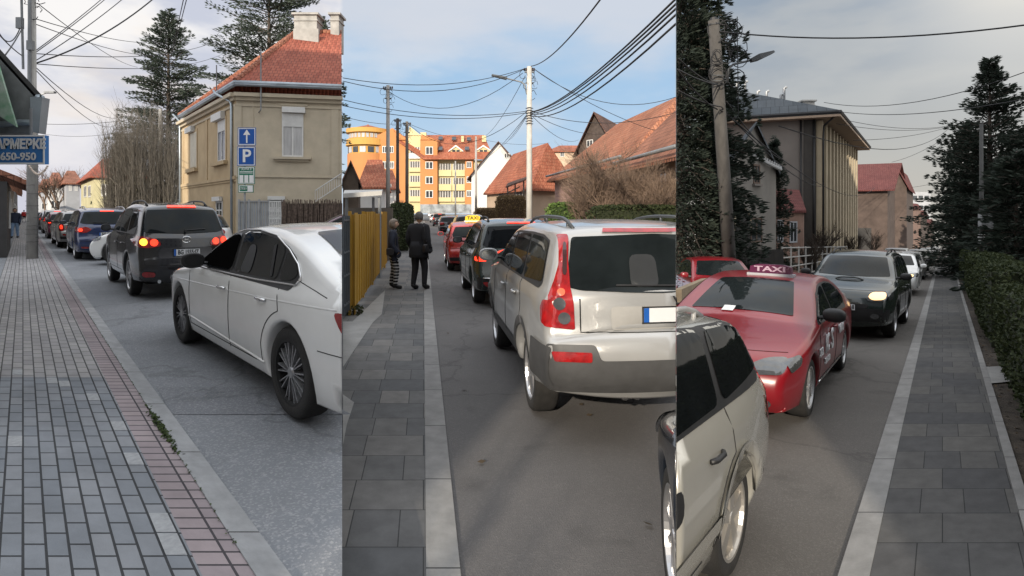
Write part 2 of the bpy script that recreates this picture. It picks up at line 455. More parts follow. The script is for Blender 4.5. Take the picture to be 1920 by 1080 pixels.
    def decal(s, poly, axis, m, name, parent, off=.004, rnd=2, step=.055):
        pts = roundc(poly, .032 * rnd) if rnd else resample(poly + poly[:1], .1)[:-1]
        bm = bmesh.new(); vs = [bm.verts.new((p[0], p[1], 0)) for p in pts]; bm.faces.new(vs); bmesh.ops.triangulate(bm, faces=bm.faces[:])
        for ax in (0, 1):
            lo = min(p[ax] for p in pts); hi = max(p[ax] for p in pts); k = max(1, int((hi - lo) / step)); 
            for i in range(1, k):
                v = lo + (hi - lo) * i / k
                bmesh.ops.bisect_plane(bm, geom=bm.verts[:] + bm.edges[:] + bm.faces[:], plane_co=Vector((v, 0, 0)) if ax == 0 else Vector((0, v, 0)), plane_no=Vector((1, 0, 0)) if ax == 0 else Vector((0, 1, 0)))
        bmesh.ops.triangulate(bm, faces=[f for f in bm.faces if len(f.verts) > 4])
        ax3 = {'L': Vector((0, 1, 0)), 'R': Vector((0, -1, 0)), 'B': Vector((-1, 0, 0)), 'F': Vector((1, 0, 0)), 'T': Vector((0, 0, 1))}[axis]
        for v in bm.verts:
            h, nn = s.hit(axis, v.co.x, v.co.y); v.co = h + (nn * .6 + ax3 * .6) * off
        f0 = list(bm.faces)
        bm.normal_update()
        tot = sum((f.normal * f.calc_area() for f in bm.faces), Vector())
        if tot.dot(ax3) < 0: bmesh.ops.reverse_faces(bm, faces=bm.faces[:])
        me = bpy.data.meshes.new(name); bm.to_mesh(me); bm.free()
        return link(name, me, m, parent, True)
    def path(s, pts, axis, step=.06, off=0.0):
        out = []
        for a, b in resample(pts, step):
            h, nn = s.hit(axis, a, b); out.append(h + nn * off)
        return out
    def seam(s, mb, pts, axis, r=.0045, off=0.0):
        mb.tube(s.path(pts, axis, off=off), r, 4)

WHEELS = {}
def wheel_mesh(r, w, style):
    k = (r, w, style)
    if k in WHEELS: return WHEELS[k]
    t = MB(); R = Matrix.Rotation(radians(90), 4, 'X')      # axis along y
    ri = r * .70
    t.lathe([(ri, -w * .42), (ri * 1.03, -w * .5), (r * .93, -w * .5), (r * .985, -w * .40), (r, -w * .25), (r, w * .25), (r * .985, w * .40), (r * .93, w * .5), (ri * 1.03, w * .5), (ri, w * .42)], R, 36)
    tm = t.mesh('tyre', False)
    for p in tm.polygons: p.use_smooth = True
    q = MB(); b = MB()
    b.lathe([(0.001, .0), (ri * .97, .0), (ri * .99, -.02)], R, 28)                  # flat black disc: shadow behind the spokes put into its colour
    (b if style == 'multi' else q).lathe([(ri * 1.0, w * .44), (ri * 1.035, w * .5), (ri * .96, w * .49), (ri * .93, w * .38), (ri * .95, 0.0)], R, 36)
    q.lathe([(0.001, w * .47), (ri * .16, w * .46), (ri * .2, w * .40), (ri * .2, .02)], R, 16)
    n = {'multi': 10, 'five': 5, 'ten': 10, 'steel': 9, 'seven': 7}[style]
    hw = {'multi': .024, 'five': .22, 'ten': .07, 'steel': .13, 'seven': .13}[style] * ri
    for i in range(n):
        a0 = 2 * pi * i / n
        for da in ((-.12, .12) if style == 'multi' else (0,)):
            d1 = Vector((cos(a0 + da * .3), 0, sin(a0 + da * .3))); d2 = Vector((cos(a0 + da), 0, sin(a0 + da)))
            tt = Vector((-sin(a0), 0, cos(a0))); y1 = -w * .44; y2 = -w * .42
            for sgn in (1,):
                A = d1 * ri * .15; B = d2 * ri * .96
                q.add([A - tt * hw * .6 + Vector((0, y1, 0)), A + tt * hw * .6 + Vector((0, y1, 0)), B + tt * hw + Vector((0, y2, 0)), B - tt * hw + Vector((0, y2, 0)),
                       A - tt * hw * .6 + Vector((0, y1 + .04, 0)), A + tt * hw * .6 + Vector((0, y1 + .04, 0)), B + tt * hw + Vector((0, y2 + .04, 0)), B - tt * hw + Vector((0, y2 + .04, 0))],
                      [(0, 1, 2, 3), (7, 6, 5, 4), (0, 4, 5, 1), (1, 5, 6, 2), (2, 6, 7, 3), (3, 7, 4, 0)])
    # lathe() with rotation about X maps +z to -y; keep both on the same side
    qm = q.mesh('rim', False); bm_ = b.mesh('shadow_black_barrel', False)
    WHEELS[k] = (tm, qm, bm_); return WHEELS[k]
def add_wheels(root, shp, style, rim_mat, w=.22, tread=.0):
    tm, qm, bm_ = wheel_mesh(shp.wr, w, style)
    for cx in (shp.wb / 2, -shp.wb / 2):
        for sg in (1, -1):
            e = bpy.data.objects.new('wheel', tm); COL.objects.link(e); e.parent = root
            if not tm.materials: tm.materials.append(M_tyre)
            e.location = (cx, sg * (shp.half(cx, shp.wr) - w / 2 - .012 - tread), shp.wr); e.rotation_euler = (0, random.uniform(0, 3), 0) if sg < 0 else (0, random.uniform(0, 3), pi)
            r = bpy.data.objects.new('rim', qm.copy() if qm.materials and qm.materials[0] != rim_mat else qm); COL.objects.link(r); r.parent = e
            if r.data.materials: r.data.materials[0] = rim_mat
            else: r.data.materials.append(rim_mat)
            d = bpy.data.objects.new('wheel_disc', bm_); COL.objects.link(d); d.parent = e
            if not bm_.materials: bm_.materials.append(M_seam)
def mirror_part(root, shp, x, z, m, both=True, size=1.0, glass=M_clear):
    for sg in ((1, -1) if both else (1,)):
        y = shp.half(x, z) * sg
        me = bmesh.new(); bmesh.ops.create_icosphere(me, subdivisions=3, radius=1)
        for v in me.verts:
            c = v.co; c.x = (abs(c.x) ** .7) * (1 if c.x > 0 else -1) * .075 * size; c.y = (abs(c.y) ** .8) * (1 if c.y > 0 else -1) * .125 * size; c.z = (abs(c.z) ** .75) * (1 if c.z > 0 else -1) * .085 * size
            if c.x < -.03: c.x = -.03
            c += Vector((x, y + sg * .17, z + .03))
        d = bpy.data.meshes.new('wing_mirror'); me.to_mesh(d); me.free()
        o = link('wing_mirror', d, m, root, True)
        g = MB(); n = 16; g.v = [Vector((x - .034, y + sg * .17 + .10 * size * cos(2 * pi * k / n), z + .03 + .065 * size * sin(2 * pi * k / n))) for k in range(n)]; g.f = [tuple(range(n))]
        g.build('mirror_glass', glass, o)
        a = MB(); a.tube([(x + .02, y - sg * .02, z - .01), (x, y + sg * .1, z + .0)], .02, 6); a.build('mirror_arm', M_black, o)
def handles(root, shp, pts, m, sides='LR'):
    for x, z in pts:
        for a in sides:
            h, nn = shp.hit(a, x, z); t = MB()
            t.tube([h + Vector((-.09, 0, 0)) + nn * .008, h + Vector((-.05, 0, 0)) + nn * .03, h + Vector((.05, 0, 0)) + nn * .03, h + Vector((.09, 0, 0)) + nn * .008], .014, 6)
            t.build('door_handle', m, root, True)
def seams(root, shp, lines, sides='LR', r=.005):
    mb = MB()
    for l in lines:
        for a in sides: shp.seam(mb, l, a, r)
    mb.build('panel_gaps', M_seam, root)
def plate(root, shp, axis, z, txt, y=0, w=.52, h=.112, blur=False, blue=True):
    hp, nn = shp.hit(axis, y, z); sx = -1 if axis == 'B' else 1
    x = min(shp.hit(axis, y + d, z + e)[0].x * sx for d in (-w / 2, 0, w / 2) for e in (-h / 2, h / 2)) 
    x = max(shp.hit(axis, y + d, z + e)[0].x * sx for d in (-w / 2, 0, w / 2) for e in (-h / 2, h / 2)) + .012
    x *= sx
    b = MB(); b.box((min(x, x - sx * .01), y - w / 2, z - h / 2), (max(x, x - sx * .01), y + w / 2, z + h / 2)); p = b.build('number_plate', M_plate, root)
    fr = MB(); fr.box((min(x - sx * .012, x - sx * .002), y - w / 2 - .012, z - h / 2 - .012), (max(x - sx * .012, x - sx * .002), y + w / 2 + .012, z + h / 2 + .012)); fr.build('plate_frame', M_black, p)
    yl = -sx * (-w / 2)      # left end as read
    right = Vector((0, -1, 0)) if axis == 'B' else Vector((0, 1, 0))
    left = Vector((x, y, z)) - right * (w / 2)
    if blue:
        bb = MB(); c = left + right * .022; bb.box((min(x, x + sx * .002), min(c.y - .022, c.y + .022), z - h / 2), (max(x, x + sx * .002), max(c.y - .022, c.y + .022), z + h / 2)); bb.build('blue_band', M_blue, p)
    if txt: text_on(txt, h * .98, Vector((x + sx * .003, y, z)) + right * .025, right, (0, 0, 1), M_ink, 'plate_text', p, bold=.0035, w=w * .8, depth=.001)
    return p
def rails(root, shp, x0, x1, y, m, z=None, h=.05):
    for sg in (1, -1):
        pa = []
        for k in range(13):
            t = k / 12; x = x0 + (x1 - x0) * t; p, _ = shp.hit('T', x, sg * y); lift = h * min(1, min(t, 1 - t) / .12)
            pa.append(p + Vector((0, 0, lift)))
        b = MB(); b.tube(pa, .017, 6)
        for t in (1, 6, 11): b.tube([pa[t], pa[t] - Vector((0, 0, h + .02))], .016, 5)
        b.build('roof_rail', m, root, True)
def underbody(root, shp, front=.3):
    b = MB(); b.box((shp.xr + .45, -shp.W + .27, max(.17, shp.sill - .06)), (shp.xf - front, shp.W - .27, shp.wr + .32)); b.build('underbody', M_seam, root)
def wiper(root, shp, axis, y0, z0, y1, z1):
    mb = MB(); mb.tube(shp.path([(y0, z0), (y1, z1)], axis, .08, .02), .009, 5); mb.tube([shp.hit(axis, y0, z0)[0], shp.hit(axis, y0, z0)[0] + Vector((-.05 if axis == 'B' else .05, 0, 0))], .022, 6)
    mb.build('wiper', M_black, root)
def badge_ring(root, shp, axis, y, z, r, m=M_chrome, name='badge', rw=1.0, tube=.006):
    hp, nn = shp.hit(axis, y, z); b = MB(); sx = -1 if axis == 'B' else 1
    x = hp.x + sx * .012
    for k in (1,):
        b.tube([(x, y + r * rw * cos(a), z + r * sin(a)) for a in [2 * pi * i / 20 for i in range(21)]], tube, 5)
    return b, x
def finish(root, shp, style='five', rim=None, w=.22): add_wheels(root, shp, style, rim or M_alloy, w); underbody(root, shp)
def place(root, shp, p, rear, front, W_=None, sy=.9, sz=1.0, side='L', dz=0.0):
    """stand a car so that the outer tyres of one side touch the ground at two spots"""
    a = rear if isinstance(rear, Vector) else gp(p, *rear); b = front if isinstance(front, Vector) else gp(p, *front)
    h = (b - a); sx = h.length / shp.wb; u = h.normalized(); hx = Vector((u.x, u.y, 0)).normalized()
    lft = Vector((-hx.y, hx.x, 0)); up_ = u.cross(lft).normalized() * -1
    if up_.z < 0: up_ = -up_
    half = (shp.half(shp.wb / 2, shp.wr) - .03) * sy
    c = (a + b) / 2 + lft * (-half if side == 'L' else half) + Vector((0, 0, dz))
    root.location = c; root.rotation_mode = 'XYZ'
    R = Matrix((u, lft, up_)).transposed(); root.rotation_euler = R.to_euler('XYZ'); root.scale = (sx, sy, sz)
    return sx
def along(p, rear, vpx, length, vy=None):
    """a second ground point `length` metres towards the street's vanishing point"""
    a = gp(p, *rear); d = Vector(((vpx - CX) / F, 1, 0)).normalized() * length
    b = a + d; b.z = gz_at(p, b.x, b.y); return a, b
# ------------------------------------------------------------------ body outlines (front bumper -> roof -> rear bumper)
TOP = {
 'saloon': [(2.08,.20),(2.19,.33),(2.22,.50),(2.17,.64),(2.02,.74),(1.6,.84),(1.05,.93),(.92,.97),(.55,1.17),(.2,1.33),(-.05,1.40),(-.5,1.44),(-.95,1.41),(-1.4,1.29),(-1.8,1.12),(-2.0,1.06),(-2.35,1.02),(-2.43,.96),(-2.44,.75),(-2.48,.55),(-2.46,.36),(-2.35,.24)],
 'suv': [(2.02,.28),(2.16,.42),(2.2,.6),(2.14,.84),(1.95,.95),(1.5,1.04),(1.05,1.10),(.9,1.16),(.35,1.53),(.1,1.62),(-.5,1.69),(-1.3,1.68),(-1.8,1.63),(-2.0,1.60),(-2.12,1.40),(-2.27,1.12),(-2.31,.95),(-2.33,.75),(-2.38,.66),(-2.38,.45),(-2.28,.33)],
 'boxsuv': [(2.1,.30),(2.22,.45),(2.25,.62),(2.18,.86),(1.95,.99),(1.5,1.07),(1.1,1.12),(.95,1.18),(.45,1.56),(.2,1.66),(-.5,1.73),(-1.4,1.72),(-2.0,1.69),(-2.2,1.66),(-2.28,1.50),(-2.42,1.10),(-2.44,.95),(-2.45,.72),(-2.53,.66),(-2.53,.45),(-2.42,.34)],
 'wagon': [(2.0,.2),(2.1,.34),(2.13,.5),(2.06,.66),(1.9,.76),(1.4,.87),(1.0,.93),(.9,.98),(.3,1.36),(.05,1.43),(-.5,1.47),(-1.3,1.46),(-1.85,1.42),(-1.98,1.36),(-2.14,1.02),(-2.18,.9),(-2.2,.7),(-2.28,.62),(-2.27,.38),(-2.18,.26)],
 'hatch': [(1.88,.2),(1.99,.34),(2.02,.5),(1.95,.68),(1.75,.8),(1.35,.92),(1.05,1.0),(.95,1.05),(.35,1.42),(.1,1.48),(-.5,1.51),(-1.1,1.48),(-1.5,1.42),(-1.6,1.36),(-1.78,1.03),(-1.84,.9),(-1.86,.7),(-1.93,.62),(-1.92,.4),(-1.83,.28)],
 'mpv': [(2.03,.22),(2.13,.36),(2.16,.55),(2.1,.74),(1.9,.88),(1.45,1.02),(1.25,1.08),(.55,1.50),(.25,1.60),(-.5,1.65),(-1.3,1.63),(-1.8,1.58),(-1.95,1.52),(-2.08,1.15),(-2.14,1.0),(-2.15,.75),(-2.22,.66),(-2.22,.4),(-2.12,.28)],
}
def shape(kind, W, wb, wr, **k):
    d = dict(saloon=dict(zb=.93, tumble=.36, sill=.20), suv=dict(zb=1.04, tumble=.30, sill=.30, r=.08), boxsuv=dict(zb=1.06, tumble=.24, sill=.34, r=.075, taper=(.10, .03)),
             wagon=dict(zb=.92, tumble=.30, sill=.22), hatch=dict(zb=.96, tumble=.30, sill=.22), mpv=dict(zb=1.02, tumble=.24, sill=.24))[kind]
    d.update(k); return Shape(TOP[kind], W, wb=wb, wr=wr, **d)
SW = {   # side glass outlines
 'saloon': [[(.86,.985),(.30,1.255),(.02,1.345),(-.14,1.365),(-.20,1.0)], [(-.27,1.0),(-.21,1.37),(-.55,1.375),(-.9,1.34),(-1.14,1.27),(-1.14,1.02)], [(-1.18,1.02),(-1.18,1.26),(-1.35,1.19),(-1.47,1.10),(-1.40,1.04)]],
 'suv': [[(.85,1.17),(.36,1.46),(.05,1.56),(-.10,1.57),(-.14,1.15)], [(-.22,1.15),(-.18,1.575),(-.8,1.59),(-1.0,1.58),(-1.07,1.15)], [(-1.15,1.17),(-1.08,1.575),(-1.4,1.56),(-1.72,1.50),(-1.88,1.27)]],
 'boxsuv': [[(.9,1.17),(.45,1.47),(.12,1.58),(-.05,1.60),(-.10,1.14)], [(-.17,1.14),(-.12,1.60),(-.95,1.61),(-1.05,1.14)], [(-1.13,1.14),(-1.03,1.61),(-1.6,1.60),(-1.95,1.57),(-2.07,1.17)]],
 'wagon': [[(.86,.99),(.35,1.28),(.05,1.36),(-.12,1.375),(-.16,.99)], [(-.23,.99),(-.19,1.38),(-.85,1.385),(-1.05,1.37),(-1.05,1.0)], [(-1.13,1.0),(-1.12,1.37),(-1.55,1.35),(-1.80,1.30),(-1.93,1.05)]],
 'hatch': [[(.9,1.05),(.38,1.33),(.08,1.41),(-.08,1.42),(-.12,1.03)], [(-.19,1.03),(-.15,1.425),(-.7,1.42),(-.95,1.38),(-1.02,1.05)], [(-1.09,1.06),(-1.02,1.36),(-1.25,1.30),(-1.45,1.12)]],
 'mpv': [[(1.1,1.10),(.55,1.42),(.2,1.53),(.0,1.54),(-.03,1.09)], [(-.1,1.09),(-.06,1.54),(-.95,1.55),(-1.0,1.09)], [(-1.08,1.10),(-1.03,1.55),(-1.6,1.52),(-1.78,1.45),(-1.86,1.13)]],
}
FD = {'saloon': (.98, -.24, -1.2), 'suv': (.95, -.18, -1.02), 'boxsuv': (1.0, -.13, -1.05), 'wagon': (.98, -.2, -1.08), 'hatch': (.95, -.15, -1.0), 'mpv': (1.1, -.06, -1.0)}
def car(name, label, kind, W, wb, wr, pm, group=None, style='five', rim=None, cat='car', detail=2, lit=True, view='rear', rail=None, shp=None, glass=None, trim=None, hnd=None, mir=True, tail='wide', noseam=False, noscreen=False):
    root = empty(name, label=label, cat=cat, group=group)
    s = shp or shape(kind, W, wb, wr)
    body = link('body', s.me, pm, root)
    glass = glass or M_glass; hnd = hnd or pm
    hw = s.W
    for i, w in enumerate(SW[kind]):
        s.decal(w, 'L', glass, 'side_window', root, .007); s.decal(w, 'R', glass, 'side_window', root, .007)
    # dark surround
    allp = [p for w in SW[kind] for p in w]
    lo_z = min(p[1] for p in allp) - .02
    topline = []
    for w in SW[kind]:
        tp = sorted([p for p in w if p[1] > (lo_z + .12)], key=lambda p: -p[0]); topline += tp
    front = max(allp, key=lambda p: p[0]); back = min(allp, key=lambda p: p[0])
    ring = [(front[0] + .05, lo_z)] + [(p[0], p[1] + .022) for p in topline] + [(back[0] - .03, back[1] - .01), (back[0] + .05, lo_z)]
    for a in 'LR': s.decal(ring, a, trim or M_black, 'window_surround', root, .003, rnd=1)
    zb = s.zb; fd = FD[kind]
    # windscreen + rear screen
    ztop = s.ztop
    if noscreen: pass
    elif kind == 'saloon':
        s.decal([(.90, -.62), (.93, 0), (.90, .62), (.12, .47), (.10, 0), (.12, -.47)], 'T', glass, 'windscreen', root, .006, rnd=1)
        s.decal([(-1.12, -.48), (-1.10, 0), (-1.12, .48), (-1.86, .60), (-1.9, 0), (-1.86, -.60)], 'T', glass, 'rear_window', root, .006, rnd=1)
    else:
        zw = {'suv': (1.19, 1.57), 'boxsuv': (1.21, 1.61), 'wagon': (1.01, 1.38), 'hatch': (1.09, 1.43), 'mpv': (1.14, 1.55)}[kind]
        k = (hw - .17)
        s.decal([(-k, zw[0]), (0, zw[0] - .03), (k, zw[0]), (k - .13, zw[1]), (0, zw[1] + .02), (-k + .13, zw[1])], 'F', glass, 'windscreen', root, .006, rnd=1)
        zr = {'suv': (1.16, 1.56), 'boxsuv': (1.13, 1.60), 'wagon': (1.03, 1.36), 'hatch': (1.05, 1.37), 'mpv': (1.15, 1.52)}[kind]
        k = hw - .16
        s.decal([(-k - .03, zr[0] + .03), (-k + .1, zr[0]), (0, zr[0] - .015), (k - .1, zr[0]), (k + .03, zr[0] + .03), (k - .10, zr[1]), (0, zr[1] + .02), (-k + .10, zr[1])], 'B', glass, 'rear_window', root, .006, rnd=1)
    ra = wr + .055
    if not noseam:
        def cut(x, z0, z1): return [(x, z0), (x - .01, (z0 + z1) / 2), (x, z1)]
        arc = [(-wb / 2 + (ra + .07) * cos(t), wr + (ra + .07) * sin(t)) for t in [radians(18 + 8 * i) for i in range(8)]]
        seams(root, s, [cut(fd[0] - .02, s.sill + .12, zb + .02), cut(fd[1], s.sill + .1, lo_z), [(arc[0][0], s.sill + .12)] + arc + [(fd[2] - .05, lo_z)], [(fd[0], s.sill + .12), (fd[2] + .35, s.sill + .12)]], 'LR', .005)
    handles(root, s, [(fd[1] + .17, zb - .11), (fd[2] + .22, zb - .10)], hnd)
    if mir: mirror_part(root, s, {'saloon': .78, 'suv': .82, 'boxsuv': .88, 'wagon': .8, 'hatch': .85, 'mpv': 1.0}[kind], lo_z + .04, M_black if kind in ('wagon', 'suv') else pm, size=.88)
    if rail: rails(root, s, rail[0], rail[1], hw - .33, rail[2], h=.055)
    finish(root, s, style, rim)
    return root, s
def rear_kit(root, s, kind, lit=True, stop=True, bumper=M_black, plate_txt='', badge=None, lamps=None, stopz=None, bump_z=.40):
    hw = s.W
    Lm = M_redlit if lit else M_redlens
    if lamps is None: lamps = 'wide'
    zz = {'saloon': .82, 'suv': .98, 'boxsuv': 1.0, 'wagon': .82, 'hatch': .92, 'mpv': .96}[kind]
    for sg in (1, -1):
        A = 'L' if sg > 0 else 'R'
        if lamps == 'wide':
            o = s.decal([(sg * (hw - .02), zz + .09), (sg * (hw - .30), zz + .10), (sg * (hw - .46), zz + .02), (sg * (hw - .30), zz - .09), (sg * (hw - .02), zz - .08)], 'B', M_redlens, 'tail_lamp', root, .008)
            s.decal([(s.xr + .10, zz + .09), (s.xr + .42, zz + .09), (s.xr + .30, zz - .05), (s.xr + .10, zz - .08)], A, M_redlens, 'tail_lamp_side', o, .008)
            if lit: s.decal([(sg * (hw - .08), zz + .04), (sg * (hw - .2), zz + .05), (sg * (hw - .2), zz - .05), (sg * (hw - .08), zz - .04)], 'B', M_redlit, 'lit_bulb', o, .012)
        elif lamps == 'tall':
            o = s.decal([(sg * (hw - .03), zz + .30), (sg * (hw - .14), zz + .30), (sg * (hw - .22), zz - .0), (sg * (hw - .20), zz - .14), (sg * (hw - .02), zz - .14)], 'B', M_redlens, 'tail_lamp', root, .008)
            s.decal([(s.xr + .10, zz + .18), (s.xr + .20, zz + .18), (s.xr + .26, zz - .12), (s.xr + .10, zz - .13)], A, M_redlens, 'tail_lamp_side', o, .008)
            if lit: s.decal([(sg * (hw - .07), zz + .10), (sg * (hw - .15), zz + .10), (sg * (hw - .16), zz - .06), (sg * (hw - .06), zz - .06)], 'B', M_redlit, 'lit_bulb', o, .012)
        s.decal([(sg * (hw - .14), bump_z + .05), (sg * (hw - .36), bump_z + .04), (sg * (hw - .36), bump_z - .02), (sg * (hw - .16), bump_z - .01)], 'B', M_redlens, 'rear_reflector', root, .01)
    if stop:
        z = stopz or (s.ztop - {'saloon': .3, 'suv': .10, 'boxsuv': .09, 'wagon': .08, 'hatch': .10, 'mpv': .10}[kind])
        s.decal([(-.2, z - .014), (.2, z - .014), (.2, z + .016), (-.2, z + .016)], 'B', M_redlit if lit else M_redlens, 'stop_lamp', root, .012, rnd=0)
    if bumper is not None:
        o = s.decal([(-hw + .06, bump_z - .16), (hw - .06, bump_z - .16), (hw - .06, bump_z - .05), (-hw + .06, bump_z - .05)], 'B', bumper, 'bumper_valance', root, .005, rnd=1)
    seams(root, s, [[(-hw + .1, bump_z + .22), (hw - .1, bump_z + .22)]], 'B', .006)
    if plate_txt is not None: plate(root, s, 'B', {'suv': .80, 'boxsuv': .84, 'mpv': .82, 'wagon': .70, 'hatch': .74, 'saloon': .7}[kind], plate_txt)
    if kind != 'saloon': wiper(root, s, 'B', 0, {'suv': 1.19, 'boxsuv': 1.16, 'wagon': 1.07, 'hatch': 1.08, 'mpv': 1.18}[kind], .42, {'suv': 1.21, 'boxsuv': 1.17, 'wagon': 1.08, 'hatch': 1.09, 'mpv': 1.19}[kind])
    if badge:
        b, x = badge_ring(root, s, 'B', 0, zz + .06, .05, rw=1.2); b.build('badge', M_chrome, root)
def front_kit(root, s, kind, lamp_m=M_clear, lit=None, fog=None, plate_txt='', grille=True):
    hw = s.W; zz = {'saloon': .66, 'suv': .82, 'boxsuv': .86, 'wagon': .66, 'hatch': .72, 'mpv': .76}[kind]
    for sg in (1, -1):
        o = s.decal([(sg * (hw - .10), zz + .10), (sg * (hw - .30), zz + .09), (sg * (hw - .46), zz + .01), (sg * (hw - .42), zz - .06), (sg * (hw - .12), zz - .05)], 'F', lamp_m, 'headlamp', root, .016, step=.03)
        s.decal([(s.xf - .16, zz + .07), (s.xf - .42, zz + .12), (s.xf - .40, zz + .02), (s.xf - .16, zz - .05)], 'L' if sg > 0 else 'R', lamp_m, 'headlamp_side', o, .014, step=.03)
        if lit: s.decal([(sg * (hw - .17), zz + .05), (sg * (hw - .31), zz + .05), (sg * (hw - .31), zz - .04), (sg * (hw - .17), zz - .03)], 'F', lit, 'lit_bulb', o, .022)
        zf = zz - .34
        s.decal([(sg * (hw - .30) + .075 * cos(t), zf + .055 * sin(t)) for t in [2 * pi * i / 10 for i in range(10)]], 'F', fog or M_clear, 'fog_lamp', root, .012, rnd=1)
    if grille:
        s.decal([(-.42, zz + .03), (.42, zz + .03), (.34, zz - .09), (-.34, zz - .09)], 'F', M_black, 'grille', root, .006, rnd=1)
        s.decal([(-.62, zz - .24), (.62, zz - .24), (.55, zz - .36), (-.55, zz - .36)], 'F', M_black, 'air_intake', root, .006, rnd=1)
    b, x = badge_ring(root, s, 'F', 0, zz - .02, .06, rw=1.25); b.build('badge', M_chrome, root)
    if plate_txt is not None: plate(root, s, 'F', zz - .19, plate_txt)
    seams(root, s, [[(-hw + .14, zz + .13), (0, zz + .135), (hw - .14, zz + .13)]], 'F', .005)
# ------------------------------------------------------------------ ground sheets
def sheet(name, pts, m, uvf=None, label=None, kind='structure', cat=None, z=None):
    me = bpy.data.meshes.new(name); me.from_pydata([tuple(p) for p in pts], [], [tuple(range(len(pts)))]); me.update()
    if me.polygons[0].normal.z < 0: me.flip_normals()
    uv = me.uv_layers.new(name='UVMap').data
    for p in me.polygons:
        for li in p.loop_indices:
            c = me.vertices[me.loops[li].vertex_index].co; uv[li].uv = uvf(c) if uvf else (c.x, c.y)
    o = link(name, me, m); tag(o, label, cat, kind=kind); return o
def lin(p, a, b):
    """ground line through two photo points of one street: returns X at depth D, and points along it"""
    A = gp(p, *a); B = gp(p, *b); k = (B.x - A.x) / (B.y - A.y)
    return lambda D, dx=0.0, dz=0.0: Vector((A.x + (D - A.y) * k + dx, D, gz_at(p, 0, D) + dz))
KL = (43 - CX) / F; KM = (794 - CX) / F; KR = (1767 - CX) / F       # street directions (plan slope)
def lineK(p, a, K):
    A = gp(p, *a)
    return lambda D, dx=0.0, dz=0.0: Vector((A.x + (D - A.y) * K + dx, D, gz_at(p, 0, D) + dz))
def bnd(slope, D, p, dz=0.0): return Vector((slope * D, D, gz_at(p, 0, D) + dz))
def strip(name, fa, fb, D0, D1, m, uvf, dz=0.0, n=1, label=None, kind='structure', thick=0.0):
    """ribbon of ground between two lines, cut into n lengths"""
    mb = MB()
    vs = []
    for i in range(n + 1):
        D = D0 + (D1 - D0) * (i / n) ** 2; a = fa(D); b = fb(D); a.z += dz; b.z += dz; vs.append((a, b))
    for i in range(n): mb.face(vs[i][0], vs[i][1], vs[i + 1][1], vs[i + 1][0])
    if thick:
        for i in range(n):
            for k in (0, 1):
                a, b = vs[i][k], vs[i + 1][k]; mb.face(a, b, b - Vector((0, 0, thick)), a - Vector((0, 0, thick)))
    me = mb.mesh(name, False)
    bmm = bmesh.new(); bmm.from_mesh(me); bmesh.ops.remove_doubles(bmm, verts=bmm.verts, dist=.0005); bmesh.ops.recalc_face_normals(bmm, faces=bmm.faces)
    if sum(f.normal.z for f in bmm.faces) < 0: bmesh.ops.reverse_faces(bmm, faces=bmm.faces)
    bmm.to_mesh(me); bmm.free()
    uv = me.uv_layers.new(name='UVMap').data
    for p in me.polygons:
        for li in p.loop_indices:
            c = me.vertices[me.loops[li].vertex_index].co; uv[li].uv = uvf(c)
    o = link(name, me, m); return tag(o, label, kind=kind)
def uvL(c): return (c.y / .92, c.x - KL * c.y)
def uvLx(c): return (c.x - KL * c.y, c.y / .92)
def uvM(c): return (c.x - KM * c.y, c.y)
def uvR(c): return (c.x - KR * c.y, c.y)

